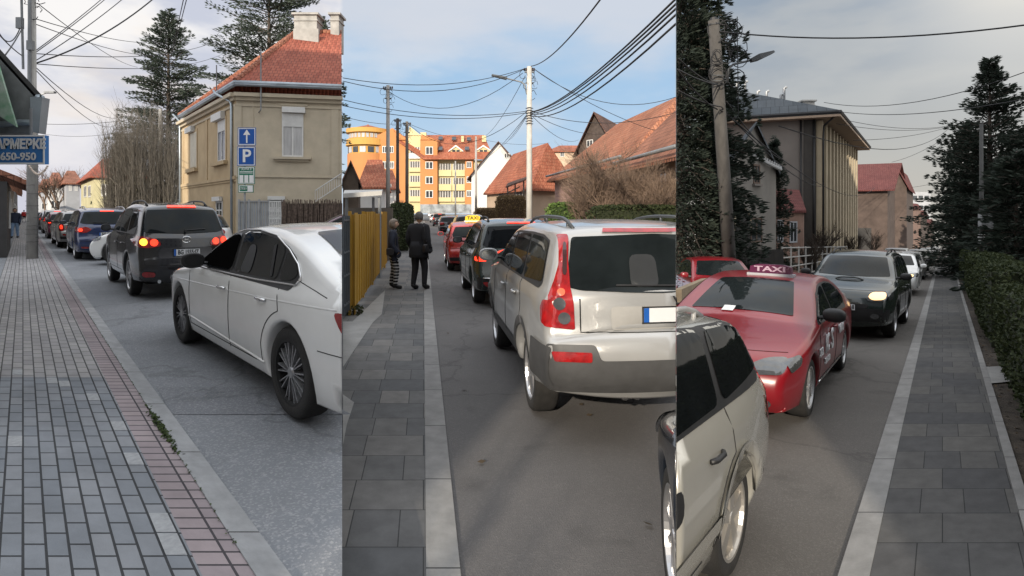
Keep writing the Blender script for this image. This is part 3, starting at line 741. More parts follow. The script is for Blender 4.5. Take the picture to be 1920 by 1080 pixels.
def asphalt(name, c, speck=.35, light=(.3, .3, .3), patch=.12, vs=260.0):
    m, t, b = base_mat(name); ln = t.links.new; MT[name] = m
    tcx = t.nodes.new('ShaderNodeTexCoord'); 
    v = t.nodes.new('ShaderNodeTexVoronoi'); v.inputs['Scale'].default_value = vs / 3; ln(tcx.outputs['Object'], v.inputs[0])
    n1_ = t.nodes.new('ShaderNodeTexNoise'); n1_.inputs['Scale'].default_value = .5; n1_.inputs['Detail'].default_value = 9; n1_.inputs['Roughness'].default_value = .7; ln(tcx.outputs['Object'], n1_.inputs[0])
    sx = t.nodes.new('ShaderNodeSeparateColor'); ln(v.outputs['Color'], sx.inputs[0])
    mr = t.nodes.new('ShaderNodeMapRange'); ln(sx.outputs[0], mr.inputs[0]); mr.inputs[1].default_value = .62; mr.inputs[2].default_value = 1; mr.inputs[3].default_value = 0; mr.inputs[4].default_value = speck
    mx = t.nodes.new('ShaderNodeMix'); mx.data_type = 'RGBA'; ln(mr.outputs[0], mx.inputs[0]); mx.inputs[6].default_value = (*c, 1); mx.inputs[7].default_value = (*light, 1)
    m2_ = t.nodes.new('ShaderNodeMapRange'); ln(n1_.outputs[0], m2_.inputs[0]); m2_.inputs[1].default_value = .3; m2_.inputs[2].default_value = .7; m2_.inputs[3].default_value = 1 - patch; m2_.inputs[4].default_value = 1 + patch
    vm = t.nodes.new('ShaderNodeVectorMath'); vm.operation = 'SCALE'; ln(mx.outputs[2], vm.inputs[0]); ln(m2_.outputs[0], vm.inputs['Scale'])
    # cracks and oil stains with outlines of their own
    vc = t.nodes.new('ShaderNodeTexVoronoi'); vc.feature = 'DISTANCE_TO_EDGE'; vc.inputs['Scale'].default_value = .27
    wn = t.nodes.new('ShaderNodeTexNoise'); wn.inputs['Scale'].default_value = 2.2; wn.inputs['Detail'].default_value = 5; ln(tcx.outputs['Object'], wn.inputs[0])
    wa = t.nodes.new('ShaderNodeVectorMath'); wa.operation = 'MULTIPLY_ADD'; ln(wn.outputs['Color'], wa.inputs[0]); wa.inputs[1].default_value = (.9, .9, 0); ln(tcx.outputs['Object'], wa.inputs[2]); ln(wa.outputs[0], vc.inputs[0])
    cr = t.nodes.new('ShaderNodeMapRange'); ln(vc.outputs['Distance'], cr.inputs[0]); cr.inputs[1].default_value = .002; cr.inputs[2].default_value = .010; cr.inputs[3].default_value = .78; cr.inputs[4].default_value = 1
    sn = t.nodes.new('ShaderNodeTexNoise'); sn.inputs['Scale'].default_value = 1.7; sn.inputs['Detail'].default_value = 3; ln(tcx.outputs['Object'], sn.inputs[0])
    sr = t.nodes.new('ShaderNodeMapRange'); ln(sn.outputs[0], sr.inputs[0]); sr.inputs[1].default_value = .62; sr.inputs[2].default_value = .75; sr.inputs[3].default_value = 1; sr.inputs[4].default_value = .72
    mm_ = t.nodes.new('ShaderNodeMath'); mm_.operation = 'MULTIPLY'; ln(cr.outputs[0], mm_.inputs[0]); ln(sr.outputs[0], mm_.inputs[1])
    vs2 = t.nodes.new('ShaderNodeVectorMath'); vs2.operation = 'SCALE'; ln(vm.outputs[0], vs2.inputs[0]); ln(mm_.outputs[0], vs2.inputs['Scale']); vm = vs2
    ln(vm.outputs[0], b.inputs['Base Color']); b.inputs['Roughness'].default_value = .82; b.inputs['Specular IOR Level'].default_value = .35
    bp = t.nodes.new('ShaderNodeBump'); bp.inputs['Strength'].default_value = .5; bp.inputs['Distance'].default_value = .006; ln(v.outputs['Distance'], bp.inputs['Height']); ln(bp.outputs[0], b.inputs['Normal'])
    return m
FAR = 420.0
A_L = asphalt('worn_pale_asphalt', (.175, .185, .20), .5, (.36, .36, .36), .18)
A_LP = asphalt('newer_asphalt_patch', (.155, .163, .178), .5, (.34, .34, .34), .12)
A_M = asphalt('grey_asphalt', (.10, .095, .093), .25, (.2, .19, .18), .14, 330)
A_R = asphalt('dark_asphalt', (.10, .092, .084), .3, (.2, .19, .17), .14, 330)
soil = mat('dark_soil', (.045, .035, .026), rough=1, var=.5, scale=4, bump=.8)
grassm = mat('rough_grass_ground', (.05, .055, .03), rough=1, var=.4, scale=2, bump=.6)
conc = brick_mat('kerb_concrete', (.25, .255, .26), (.30, .305, .31), (.07, .07, .07), 1.0, 9.0, ms=.006, var=.22, bump=.4, vscale=5, offset=0)
concM = brick_mat('kerb_stone', (.19, .185, .18), (.235, .23, .22), (.05, .05, .05), 1.0, 9.0, ms=.006, rot=pi / 2, var=.2, bump=.4, vscale=5, offset=0)

# left street: raised a little above the other two
zl = ZG[0]
sheet('ground_left', [(0, 0, zl - .012), (B1 * FAR, FAR, zl - .012), (-FAR * 1.6, FAR, zl - .012), (-FAR * 1.6, -60, zl - .012), (0, -60, zl - .012)], A_L)
kLi = lineK(0, (478, 1080), KL); kLo = lineK(0, (544, 1080), KL); rLi = lineK(0, (379, 1080), KL)
edgeL = lambda D: Vector((kLo(D).x, D, zl)); 
wallL = lineK(0, (15, 478), KL)                     # building line on the left
rear0 = -3.0
pav = brick_mat('small_grey_pavers', (.17, .185, .205), (.215, .225, .24), (.035, .037, .04), .20, .105, ms=.007, var=.2, bump=.6)
pav2 = brick_mat('pale_worn_pavers', (.24, .235, .24), (.31, .30, .295), (.06, .06, .06), .20, .105, ms=.007, var=.2, bump=.6)
pav3 = brick_mat('rosy_edge_pavers', (.235, .20, .21), (.29, .245, .25), (.05, .045, .05), .105, .30, ms=.007, offset=0, var=.22, bump=.6)
Dsplit = (EYE - zl) * F / (708 - HY)
strip('pavement_left', wallL, rLi, rear0, Dsplit, pav, uvL, dz=.004)
strip('pavement_left', wallL, rLi, Dsplit, FAR * .8, pav2, uvL, dz=.004)
strip('pavement_edge_left', rLi, kLi, rear0, FAR * .8, pav3, uvL, dz=.004)
strip('kerb_left', kLi, kLo, rear0, FAR * .8, conc, uvL, dz=.010, n=1, thick=.03)
# loose pale pavers of another batch, let into the rows
palem = mat('pale_paver', (.34, .35, .36), rough=.9, var=.15, scale=30, bump=.5)
rowk = .105
def paver(xp, yp, k=1):
    c = gp(0, xp, yp); u, v = uvL(c); row = math.floor(v / rowk); off = .1 if row % 2 else 0.0
    u0 = math.floor((u - off) / .2) * .2 + off; pts = []
    for uu, vv in ((u0 + .005, row * rowk + .005), (u0 + .195, row * rowk + .005), (u0 + .195, (row + 1) * rowk - .005), (u0 + .005, (row + 1) * rowk - .005)):
        Y = uu * .92; pts.append((vv + KL * Y, Y, zl + .007))
    return pts
mbp = MB()
for q in ((175, 752), (218, 792), (246, 858), (311, 985), (22, 833), (312, 1010), (40, 700), (120, 724), (90, 712)): mbp.face(*paver(*q))
o = mbp.build('pavement_repair', palem, uv=False); tag(o, kind='structure')
if o.data.polygons[0].normal.z < 0: o.data.flip_normals()
sheet('road_patch', [gp(0, x, y, -.008) for x, y in ((294, 724), (560, 724), (660, 775), (322, 775))], A_LP)
moss = mat('moss_green', (.05, .075, .02), rough=1, var=.5, scale=20, bump=.8)
mbm = MB()
for i in range(420):
    t = random.random(); c = kLi(gp(0, 300 + 0, 800).y + random.gauss(0, .18) + (-.25 if random.random() < .2 else 0)) if t < .6 else kLi(random.uniform(2.6, 9))
    sc = .011 if t < .6 else .006
    c = c + Vector((random.gauss(0, .014 if t < .6 else .006), 0, .012)); a = random.uniform(0, 6.3); d = Vector((cos(a), sin(a), random.uniform(0, .8))) * sc; e = Vector((-sin(a), cos(a), random.uniform(0, .8))) * sc
    mbm.face(c - d, c - e, c + d, c + e)
tag(mbm.build('moss', moss), 'tufts of moss growing along the kerb joint beside the rosy edging', 'moss', kind='stuff')
# middle street
sheet('ground_middle', [(0, 0, -.012), (B2 * FAR, FAR, -.012), (B1 * FAR, FAR, -.012)], A_M)
kMi = lineK(1, (799, 1080), KM); kMo = lineK(1, (864, 1080), KM)
fenM = lambda D: Vector((max(B1 * D, (655 - CX) / F * 10.4 + (D - 10.4) * KM * .98 - .05), D, 0))
slab = brick_mat('grey_paving_slabs', (.085, .087, .09), (.155, .148, .14), (.04, .04, .04), .46, .40, ms=.004, squash=.62, freq=2, var=.18, bump=.25, vscale=6)
def clipped(fa, slope, side):
    return lambda D: Vector((max(fa(D).x, slope * D) if side > 0 else min(fa(D).x, slope * D), D, fa(D).z))
strip('pavement_middle', lambda D: bnd(B1, D, 1), kMi, .6, 11.2, slab, uvM, dz=.004)
strip('pavement_middle', fenM, kMi, 11.2, 210, slab, uvM, dz=.004)
strip('kerb_middle', kMi, kMo, .2, 210, concM, uvM, dz=.012, thick=.03)
palec = mat('pale_concrete', (.24, .235, .225), rough=.9, var=.15, scale=3, bump=.3)
sheet('entrance_slab', [gp(1, x, y, .012) for x, y in ((661, 604), (722, 545), (716, 590), (699, 606), (643, 690), (643, 604))], palec)
sheet('entrance_slab', [gp(1, x, y, .014) for x, y in ((643, 742), (664, 757), (650, 800), (643, 838))], palec)
# right street, running gently downhill
sheet('ground_right', [(0, 0, -.012), (FAR * 1.6, 0, -.012), (FAR * 1.6, FAR, -SL * FAR - .012), (B2 * FAR, FAR, -SL * FAR - .012)], A_R)
sheet('ground_behind', [(0, 0, -.012), (0, -60, -.012), (FAR * 1.6, -60, -.012), (FAR * 1.6, 0, -.012)], A_R)
kRo = lineK(2, (1572, 1080), KR); kRi = lineK(2, (1631, 1080), KR)
A = gp(2, 1909, 961); sR = lambda D, dx=0.0: Vector((A.x + (D - A.y) * ((1777 - CX) / F) + dx, D, gz_at(2, 0, D)))
slabR = brick_mat('dark_paving_slabs', (.06, .06, .062), (.098, .094, .088), (.022, .022, .022), .52, .40, ms=.004, squash=.6, freq=2, var=.2, bump=.3, vscale=6)
strip('kerb_right', kRo, kRi, .5, 200, concM, uvR, dz=.014, thick=.04)
strip('pavement_right', kRi, sR, .5, 200, slabR, uvR, dz=.008)
strip('edging_right', sR, lambda D: sR(D, .09), .5, 200, concM, uvR, dz=.03, thick=.05)
strip('soil_right', lambda D: sR(D, .09), lambda D: sR(D, 9), .5, 200, soil, uvR, dz=.0, n=6)
sheet('entrance_slab', [gp(2, x, y, .02) for x, y in ((1846, 690), (1900, 688), (1905, 700), (1893, 718), (1852, 722))], palec)
for sl_, p0, za, zb_ in ((B1, 0, zl, -.02),):
    m_ = MB(); m_.face((0, 0, za - .012), (sl_ * FAR, FAR, za - .012), (sl_ * FAR, FAR, -.3), (0, 0, -.3)); tag(m_.build('ground_step', conc), kind='structure')

# ------------------------------------------------------------------ walls laid out on a vertical plane
class Wall:
    def __init__(s, A, B, z0=None, z1=None):
        s.A = Vector((A[0], A[1], 0)); s.B = Vector((B[0], B[1], 0)); d = s.B - s.A; s.len = d.length; s.u = d.normalized(); s.z0 = z0; s.z1 = z1
        s.n = Vector((s.u.y, -s.u.x, 0))
        if s.n.dot(Vector((0, 0, 0)) - s.A) < 0: s.n = -s.n       # faces the street we stand in
    def uz(s, x, y):
        """photo pixel -> (distance along the wall, height)"""
        d = Vector(((x - CX) / F, 1, 0)); t = s.A.dot(s.n) / d.dot(s.n)
        p = d * t; return ((p - s.A).dot(s.u), EYE - (y - HY) / F * t)
    def P(s, u, z, off=0.0): q = s.A + s.u * u + s.n * off; q.z = z; return q
    def px(s, x, y, off=0.0): u, z = s.uz(x, y); return s.P(u, z, off)
    def slabbox(s, mb, u0, u1, z0, z1, o0, o1):
        b = [s.P(u0, z0, o0), s.P(u1, z0, o0), s.P(u1, z0, o1), s.P(u0, z0, o1)]; t = [v + Vector((0, 0, z1 - z0)) for v in b]
        mb.prism(b, t); return mb
    def rect(s, x0, y0, x1, y1):
        """pixel rectangle (mid-height used for u) -> u0,u1,z0,z1"""
        ym = (y0 + y1) / 2; u0, _ = s.uz(x0, ym); u1, _ = s.uz(x1, ym); xm = (x0 + x1) / 2; _, zt = s.uz(xm, y0); _, zb = s.uz(xm, y1)
        return min(u0, u1), max(u0, u1), min(zt, zb), max(zt, zb)
G_win = mat('window_glass', (.035, .04, .045), rough=.06, var=.5, scale=1.2, spec=.8)
G_curt = mat('net_curtain_behind_glass', (.42, .42, .42), rough=.25, var=.25, scale=5, streak=.85, coat=.6)
def window(w, R, parent, frame, glass=None, fr=.06, depth=.08, mull=1, trans=0, sill=None, shutter=None, sh_frac=1.0, surround=None, name='window', proud=.02, sw=.14):
    u0, u1, z0, z1 = R; glass = glass or G_win
    f = MB(); d0, d1 = -depth * .0 + .004, proud + .02
    for a, b, c, d in ((u0, u1, z1 - fr, z1), (u0, u1, z0, z0 + fr), (u0, u0 + fr, z0 + fr, z1 - fr), (u1 - fr, u1, z0 + fr, z1 - fr)): w.slabbox(f, a, b, c, d, d0, d1)
    for k in range(mull): 
        uc = u0 + (u1 - u0) * (k + 1) / (mull + 1); w.slabbox(f, uc - fr * .5, uc + fr * .5, z0 + fr, z1 - fr, d0, d1 - .004)
    if trans: zt = z0 + (z1 - z0) * trans; w.slabbox(f, u0 + fr, u1 - fr, zt - fr * .4, zt + fr * .4, d0, d1 - .008)
    o = f.build(name, frame, parent)
    g = MB(); w.slabbox(g, u0 + fr, u1 - fr, z0 + fr, z1 - fr, .002, .012); g.build('pane', glass, o)
    if sill: g = MB(); w.slabbox(g, u0 - .12, u1 + .12, z0 - .10, z0 - .002, .002, .14); g.build('sill', sill, o)
    if shutter:
        g = MB(); zz = z1 - fr; bottom = z1 - fr - (z1 - z0 - 2 * fr) * sh_frac
        while zz - .05 > bottom - .01: w.slabbox(g, u0 + fr * .6, u1 - fr * .6, zz - .046, zz, .014, d1 + .008); zz -= .05
        g.build('shutter', shutter, o)
    if surround:
        g = MB()
        for a, b, c, d in ((u0 - sw, u1 + sw, z1 + .003, z1 + sw), (u0 - sw, u0 - .003, z0, z1 + .003), (u1 + .003, u1 + sw, z0, z1 + .003)): w.slabbox(g, a, b, c, d, .003, .035)
        g.build('surround', surround, o)
    return o
def roof_slab(parent, pts, m, th=.12, name='roof'):
    mb = MB(); pts = [Vector(p) for p in pts]; n = (pts[1] - pts[0]).cross(pts[2] - pts[0]).normalized()
    if n.z < 0: pts = pts[::-1]; n = -n
    mb.prism([p - Vector((0, 0, th)) for p in pts], pts)
    return mb.build(name, m, parent)
def block(parent, foot, z0, z1, m, name='wall'):
    mb = MB(); mb.prism([Vector((p[0], p[1], z0)) for p in foot], [Vector((p[0], p[1], z1)) for p in foot]); 
    me = mb.mesh(name); return link(name, me, m, parent)
def gable_house(name, label, foot, zg, ze, zr, wallm, roofm, axis=0, over=.4, group=None, cat='house', th=.14, hip=0.0):
    """foot: 4 plan corners in order; the ridge runs parallel to edge `axis`"""
    f = [Vector((p[0], p[1], 0)) for p in foot]
    if axis: f = f[1:] + f[:1]
    c = sum(f, Vector()) / 4; root = empty(name, (c.x, c.y, zg), label=label, cat=cat, group=group)
    inv = Matrix.Translation(-Vector((c.x, c.y, zg)))
    def loc(v): return inv @ v
    m0 = (f[0] + f[3]) / 2; m1 = (f[1] + f[2]) / 2; r0 = m0 + (m1 - m0) * hip; r1 = m1 + (m0 - m1) * hip
    Z = lambda v, z: loc(Vector((v.x, v.y, z)))
    w = MB(); w.prism([Z(v, zg) for v in f], [Z(v, ze) for v in f])
    if hip == 0:
        w.face(Z(f[3], ze), Z(f[0], ze), Z(m0, zr)); w.face(Z(f[1], ze), Z(f[2], ze), Z(m1, zr))
    w.build('wall', wallm, root)
    d = (m1 - m0).normalized(); e = (f[3] - f[0]).normalized()
    k = (zr - ze) / ((f[3] - f[0]).length / 2)
    def ov(v, sd, se): q = v + d * sd * over + e * se * over; return Z(q, ze - k * over * abs(se) + .02)
    if hip == 0:
        R0 = Z(m0 - d * over, zr + .02); R1 = Z(m1 + d * over, zr + .02)
        roof_slab(root, [ov(f[0], -1, -1), ov(f[1], 1, -1), R1, R0], roofm, th); roof_slab(root, [ov(f[3], -1, 1), ov(f[2], 1, 1), R1, R0], roofm, th)
    else:
        R0 = Z(r0, zr + .02); R1 = Z(r1, zr + .02)
        a, b, c2, d2 = ov(f[0], -1, -1), ov(f[1], 1, -1), ov(f[2], 1, 1), ov(f[3], -1, 1)
        for P_ in ([a, b, R1, R0], [c2, d2, R0, R1], [d2, a, R0], [b, c2, R1]): roof_slab(root, P_, roofm, th)
    root['_c'] = 0; del root['_c']
    return root
def wall_in(root, A, B):
    """Wall whose coordinates are relative to a root Empty"""
    w = Wall(A, B); loc = root.location.copy(); P0 = w.P
    def P(u, z, off=0.0): return P0(u, z, off) - loc
    w.P = P; return w
def chimney(root, c, w, d, z0, z1, m, cap=None):
    mb = MB(); l = root.location; c = Vector((c[0] - l.x, c[1] - l.y, 0)); mb.box((c.x - w / 2, c.y - d / 2, z0 - l.z), (c.x + w / 2, c.y + d / 2, z1 - l.z))
    o = mb.build('chimney', m, root)
    k = MB(); k.box((c.x - w / 2 - .12, c.y - d / 2 - .12, z1 - l.z + .002), (c.x + w / 2 + .12, c.y + d / 2 + .12, z1 - l.z + .12)); k.box((c.x - w / 2 - .05, c.y - d / 2 - .05, z1 - l.z - .35), (c.x + w / 2 + .05, c.y + d / 2 + .05, z1 - l.z - .27)); k.build('chimney_cap', cap or m, o)

# ------------------------------------------------------------------ vegetation
def leafmesh(name, pts, m, parent, rnd=None):
    """pts: list of (centre, dir, width) -> slim leaf faces"""
    vs = []; fs = []; rr = random.Random(5)
    for c, d, w in pts:
        a = d.orthogonal().normalized(); a.rotate(Matrix.Rotation(rr.uniform(0, 6.28), 3, d.normalized())); a *= w
        n = len(vs); vs += [tuple(c - d * .5), tuple(c + a * .5), tuple(c + d * .5), tuple(c - a * .5)]; fs.append((n, n + 1, n + 2, n + 3))
    me = bpy.data.meshes.new(name); me.from_pydata(vs, [], fs); me.update()
    return link(name, me, m, parent)
def foliage_mat(name, c, c2):
    if name in MT: return MT[name]
    m, t, b = base_mat(name); MT[name] = m; ln = t.links.new
    g = t.nodes.new('ShaderNodeNewGeometry'); mx = t.nodes.new('ShaderNodeMix'); mx.data_type = 'RGBA'
    ln(g.outputs['Random Per Island'], mx.inputs[0]); mx.inputs[6].default_value = (*c, 1); mx.inputs[7].default_value = (*c2, 1)
    ln(mx.outputs[2], b.inputs['Base Color']); b.inputs['Roughness'].default_value = .75; b.inputs['Specular IOR Level'].default_value = .25
    tr = t.nodes.new('ShaderNodeBsdfTranslucent'); ln(mx.outputs[2], tr.inputs[0]); ms = t.nodes.new('ShaderNodeMixShader'); ms.inputs[0].default_value = .18
    ln(b.outputs[0], ms.inputs[1]); ln(tr.outputs[0], ms.inputs[2]); ln(ms.outputs[0], t.nodes['Material Output'].inputs[0])
    return m
F_pine = foliage_mat('pine_needles', (.045, .062, .048), (.085, .105, .08))
F_dark = foliage_mat('dark_spruce_needles', (.015, .023, .017), (.045, .058, .044))
F_hedge = foliage_mat('hedge_leaves', (.016, .026, .010), (.055, .068, .026))
F_bush = foliage_mat('glossy_bush_leaves', (.05, .10, .02), (.14, .20, .05))
F_brown = foliage_mat('brown_hedge_leaves', (.10, .065, .03), (.20, .14, .07))
bark = mat('bark', (.07, .055, .045), rough=1, var=.4, scale=6, bump=.6)
barkp = mat('pale_bark', (.20, .18, .15), rough=1, var=.3, scale=6)
twig = mat('brown_twigs', (.18, .125, .09), rough=1, var=.3, scale=6)
def conifer(base, H, R, label, group=None, m=F_pine, z0=.12, dens=1.0, seed=1, name='conifer', nl=.16, power=.9, leaf=.30, droop=.25, gap=0.0, top=.02):
    rr = random.Random(seed); root = empty(name, base, label=label, cat='tree', group=group)
    t = MB(); t.tube([(0, 0, -.3), (0, 0, H * .5), (rr.uniform(-.1, .1), 0, H * .97)], .018 * H, 8, r2=.02); t.build('trunk', bark, root, True)
    pts = []; br = MB(); z = H * z0; k = 0
    while z < H * .985:
        f = (z / H - z0) / (1 - z0); rad = R * ((1 - f) ** power) * (1 + top) + .12
        nb = max(4, int((6 + 3 * (1 - f)) * dens))
        for j in range(nb):
            if rr.random() < gap: continue
            a = rr.uniform(0, 2 * pi); ln_ = rad * rr.uniform(.62, 1.12); up_ = rr.uniform(-.14, .32) + .35 * f
            dr = Vector((cos(a), sin(a), up_)); n = max(3, int(ln_ / .30)); p0 = Vector((0, 0, z + rr.uniform(-1, 1) * nl))
            prev = p0; path = [p0]
            for i in range(1, n + 1):
                s_ = i / n; p = p0 + dr * (ln_ * s_) - Vector((0, 0, droop * ln_ * s_ * s_)) ; path.append(p)
                side = Vector((-sin(a), cos(a), 0)); wd = (ln_ * .46 * (1 - s_ * .7) + .10)
                cnt = max(2, int(9 * dens))
                if s_ > .18:
                    for q in range(cnt):
                        sd = rr.uniform(-1, 1); c = p + side * sd * wd + Vector((0, 0, rr.uniform(-.14, .10) - abs(sd) * .05))
                        d = (dr * .7 + side * sd * .9 + Vector((0, 0, rr.uniform(-.35, .25)))).normalized() * leaf * rr.uniform(.6, 1.25)
                        pts.append((c, d, leaf * rr.uniform(.16, .32)))
            if R > 1.0: br.tube([path[0], path[len(path) // 2], path[-1]], .008 * R + .012, 3, r2=.006, cap=False)
        z += nl * (1.0 + .8 * (1 - f)) * (1.0 if H > 8 else .6)
    if br.v: br.build('branches', bark, root)
    leafmesh('crown', pts, m, root); return root
def bare_tree(base, H, spread, label, m=twig, depth=5, stems=1, seed=1, group=None, name='bare_tree', up=.5, r0=.10, cat='tree', n_child=3, ang=.6, thin=.6):
    rr = random.Random(seed); root = empty(name, base, label=label, cat=cat, group=group); mb = MB(); tk = MB()
    def rec(p, d, ln_, r, lv):
        q = p; pa = [p]; dd = d.copy()
        for i in range(3):
            dd = (dd + Vector((rr.gauss(0, .12), rr.gauss(0, .12), rr.gauss(0, .08) + up * .12))).normalized(); q = q + dd * ln_ / 3; pa.append(q)
        (tk if lv == depth else mb).tube(pa, r, 5 if lv >= depth - 1 else 3, r2=r * thin, cap=False)
        if lv == 0: return
        for k in range(n_child + (1 if lv < depth else 0)):
            t = rr.uniform(.35, 1.0); o = pa[min(3, int(t * 3))]; ax = Vector((rr.gauss(0, 1), rr.gauss(0, 1), rr.gauss(0, .3))).normalized()
            nd = (dd + ax * ang * rr.uniform(.6, 1.3) + Vector((0, 0, up * .3))).normalized(); rec(o, nd, ln_ * rr.uniform(.6, .82), r * thin, lv - 1)
    L0 = H * (.36 if stems == 1 else .42)
    for s_ in range(stems):
        b = Vector((rr.uniform(-1, 1) * spread * .25, rr.uniform(-1, 1) * spread * .25, 0)) if stems > 1 else Vector()
        rec(b, Vector((b.x * .4 / max(spread, .1), b.y * .4 / max(spread, .1), 1)).normalized(), L0 * rr.uniform(.8, 1.1), r0, depth)
    tk.build('trunk' if stems == 1 else 'stems', m, root, True); mb.build('branches', m, root); return root
def wands(base, H, wx, wy, n, label, m=barkp, seed=3, name='leafless_poplar'):
    """a clump of upright leafless rods"""
    rr = random.Random(seed); root = empty(name, base, label=label, cat='tree'); mb = MB(); tk = MB()
    for i in range(n):
        a = rr.uniform(0, 6.28); q = rr.random() ** .5; x, y = q * cos(a) * wx, q * sin(a) * wy
        h = H * rr.uniform(.62, 1.0) * (1 - .25 * q * q); lean = Vector((x * .10 + rr.gauss(0, .25), y * .1, 0)); p = [Vector((x, y, -.1))]
        for k in range(1, 5): p.append(Vector((x, y, h * k / 4)) + lean * (k / 4) ** 1.5 + Vector((rr.gauss(0, .06), rr.gauss(0, .06), 0)))
        (tk if i % 9 == 0 else mb).tube(p, rr.uniform(.02, .045) * (2 if i % 9 == 0 else 1), 3, r2=.008, cap=False)
        for k in range(26):
            t = rr.uniform(.15, 1); j = min(3, int(t * 4)); o = p[j].lerp(p[j + 1], t * 4 - j); d = Vector((rr.gauss(0, .40), rr.gauss(0, .40), 1)).normalized() * rr.uniform(.4, 1.7)
            mb.tube([o, o + d * .5 + Vector((rr.gauss(0, .04), 0, 0)), o + d], .010, 3, r2=.004, cap=False)
    tk.build('trunk', m, root); mb.build('branches', m, root); return root
def leafbox(name, label, cat, frame, lens, m, n, size, seed=2, rnd=.3, core=None, kind=None, group=None, parts=True):
    """clipped hedge / bush: leaf faces over the skin of a rounded box; frame=(origin, ux, uy)"""
    rr = random.Random(seed); o, ux, uy = frame; lx, ly, lz = lens; root = empty(name, o, label=label, cat=cat, group=group)
    if kind: root['kind'] = kind
    pts = []
    for i in range(n):
        a, b, c = rr.uniform(-1, 1), rr.uniform(-1, 1), rr.uniform(-1, 1); k = rr.randrange(3); s_ = rr.choice((-1, 1))
        if k == 0: a = s_
        elif k == 1: b = s_
        else: c = 1
        v = Vector((a, b, c)); l = (abs(a) ** 6 + abs(b) ** 6 + abs(c) ** 6) ** (1 / 6); v = v / l if l > 1 else v
        dep = 1 - abs(rr.gauss(0, .10)); bumpy = 1 + .07 * sin(a * 9 + c * 5) * cos(b * 11)
        p = ux * v.x * lx / 2 * dep * bumpy + uy * v.y * ly / 2 * dep * bumpy + Vector((0, 0, (v.z * dep + 1) / 2 * lz))
        d = Vector((rr.gauss(0, 1), rr.gauss(0, 1), rr.gauss(0, 1))).normalized() * size * rr.uniform(.6, 1.4); pts.append((p, d, size * rr.uniform(.4, .7)))
    leafmesh('leaves', pts, m, root)
    st = MB(); 
    for i in range(max(3, int(lx / .8))):
        q = ux * (-lx / 2 + lx * (i + .5) / max(3, int(lx / .8))); st.tube([q, q + Vector((0, 0, lz * .7))], .03, 4)
    st.build('stems', bark, root)
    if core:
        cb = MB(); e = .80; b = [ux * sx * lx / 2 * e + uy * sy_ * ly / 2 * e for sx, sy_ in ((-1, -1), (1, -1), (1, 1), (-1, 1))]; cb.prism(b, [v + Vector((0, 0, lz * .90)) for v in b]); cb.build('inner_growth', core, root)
    return root
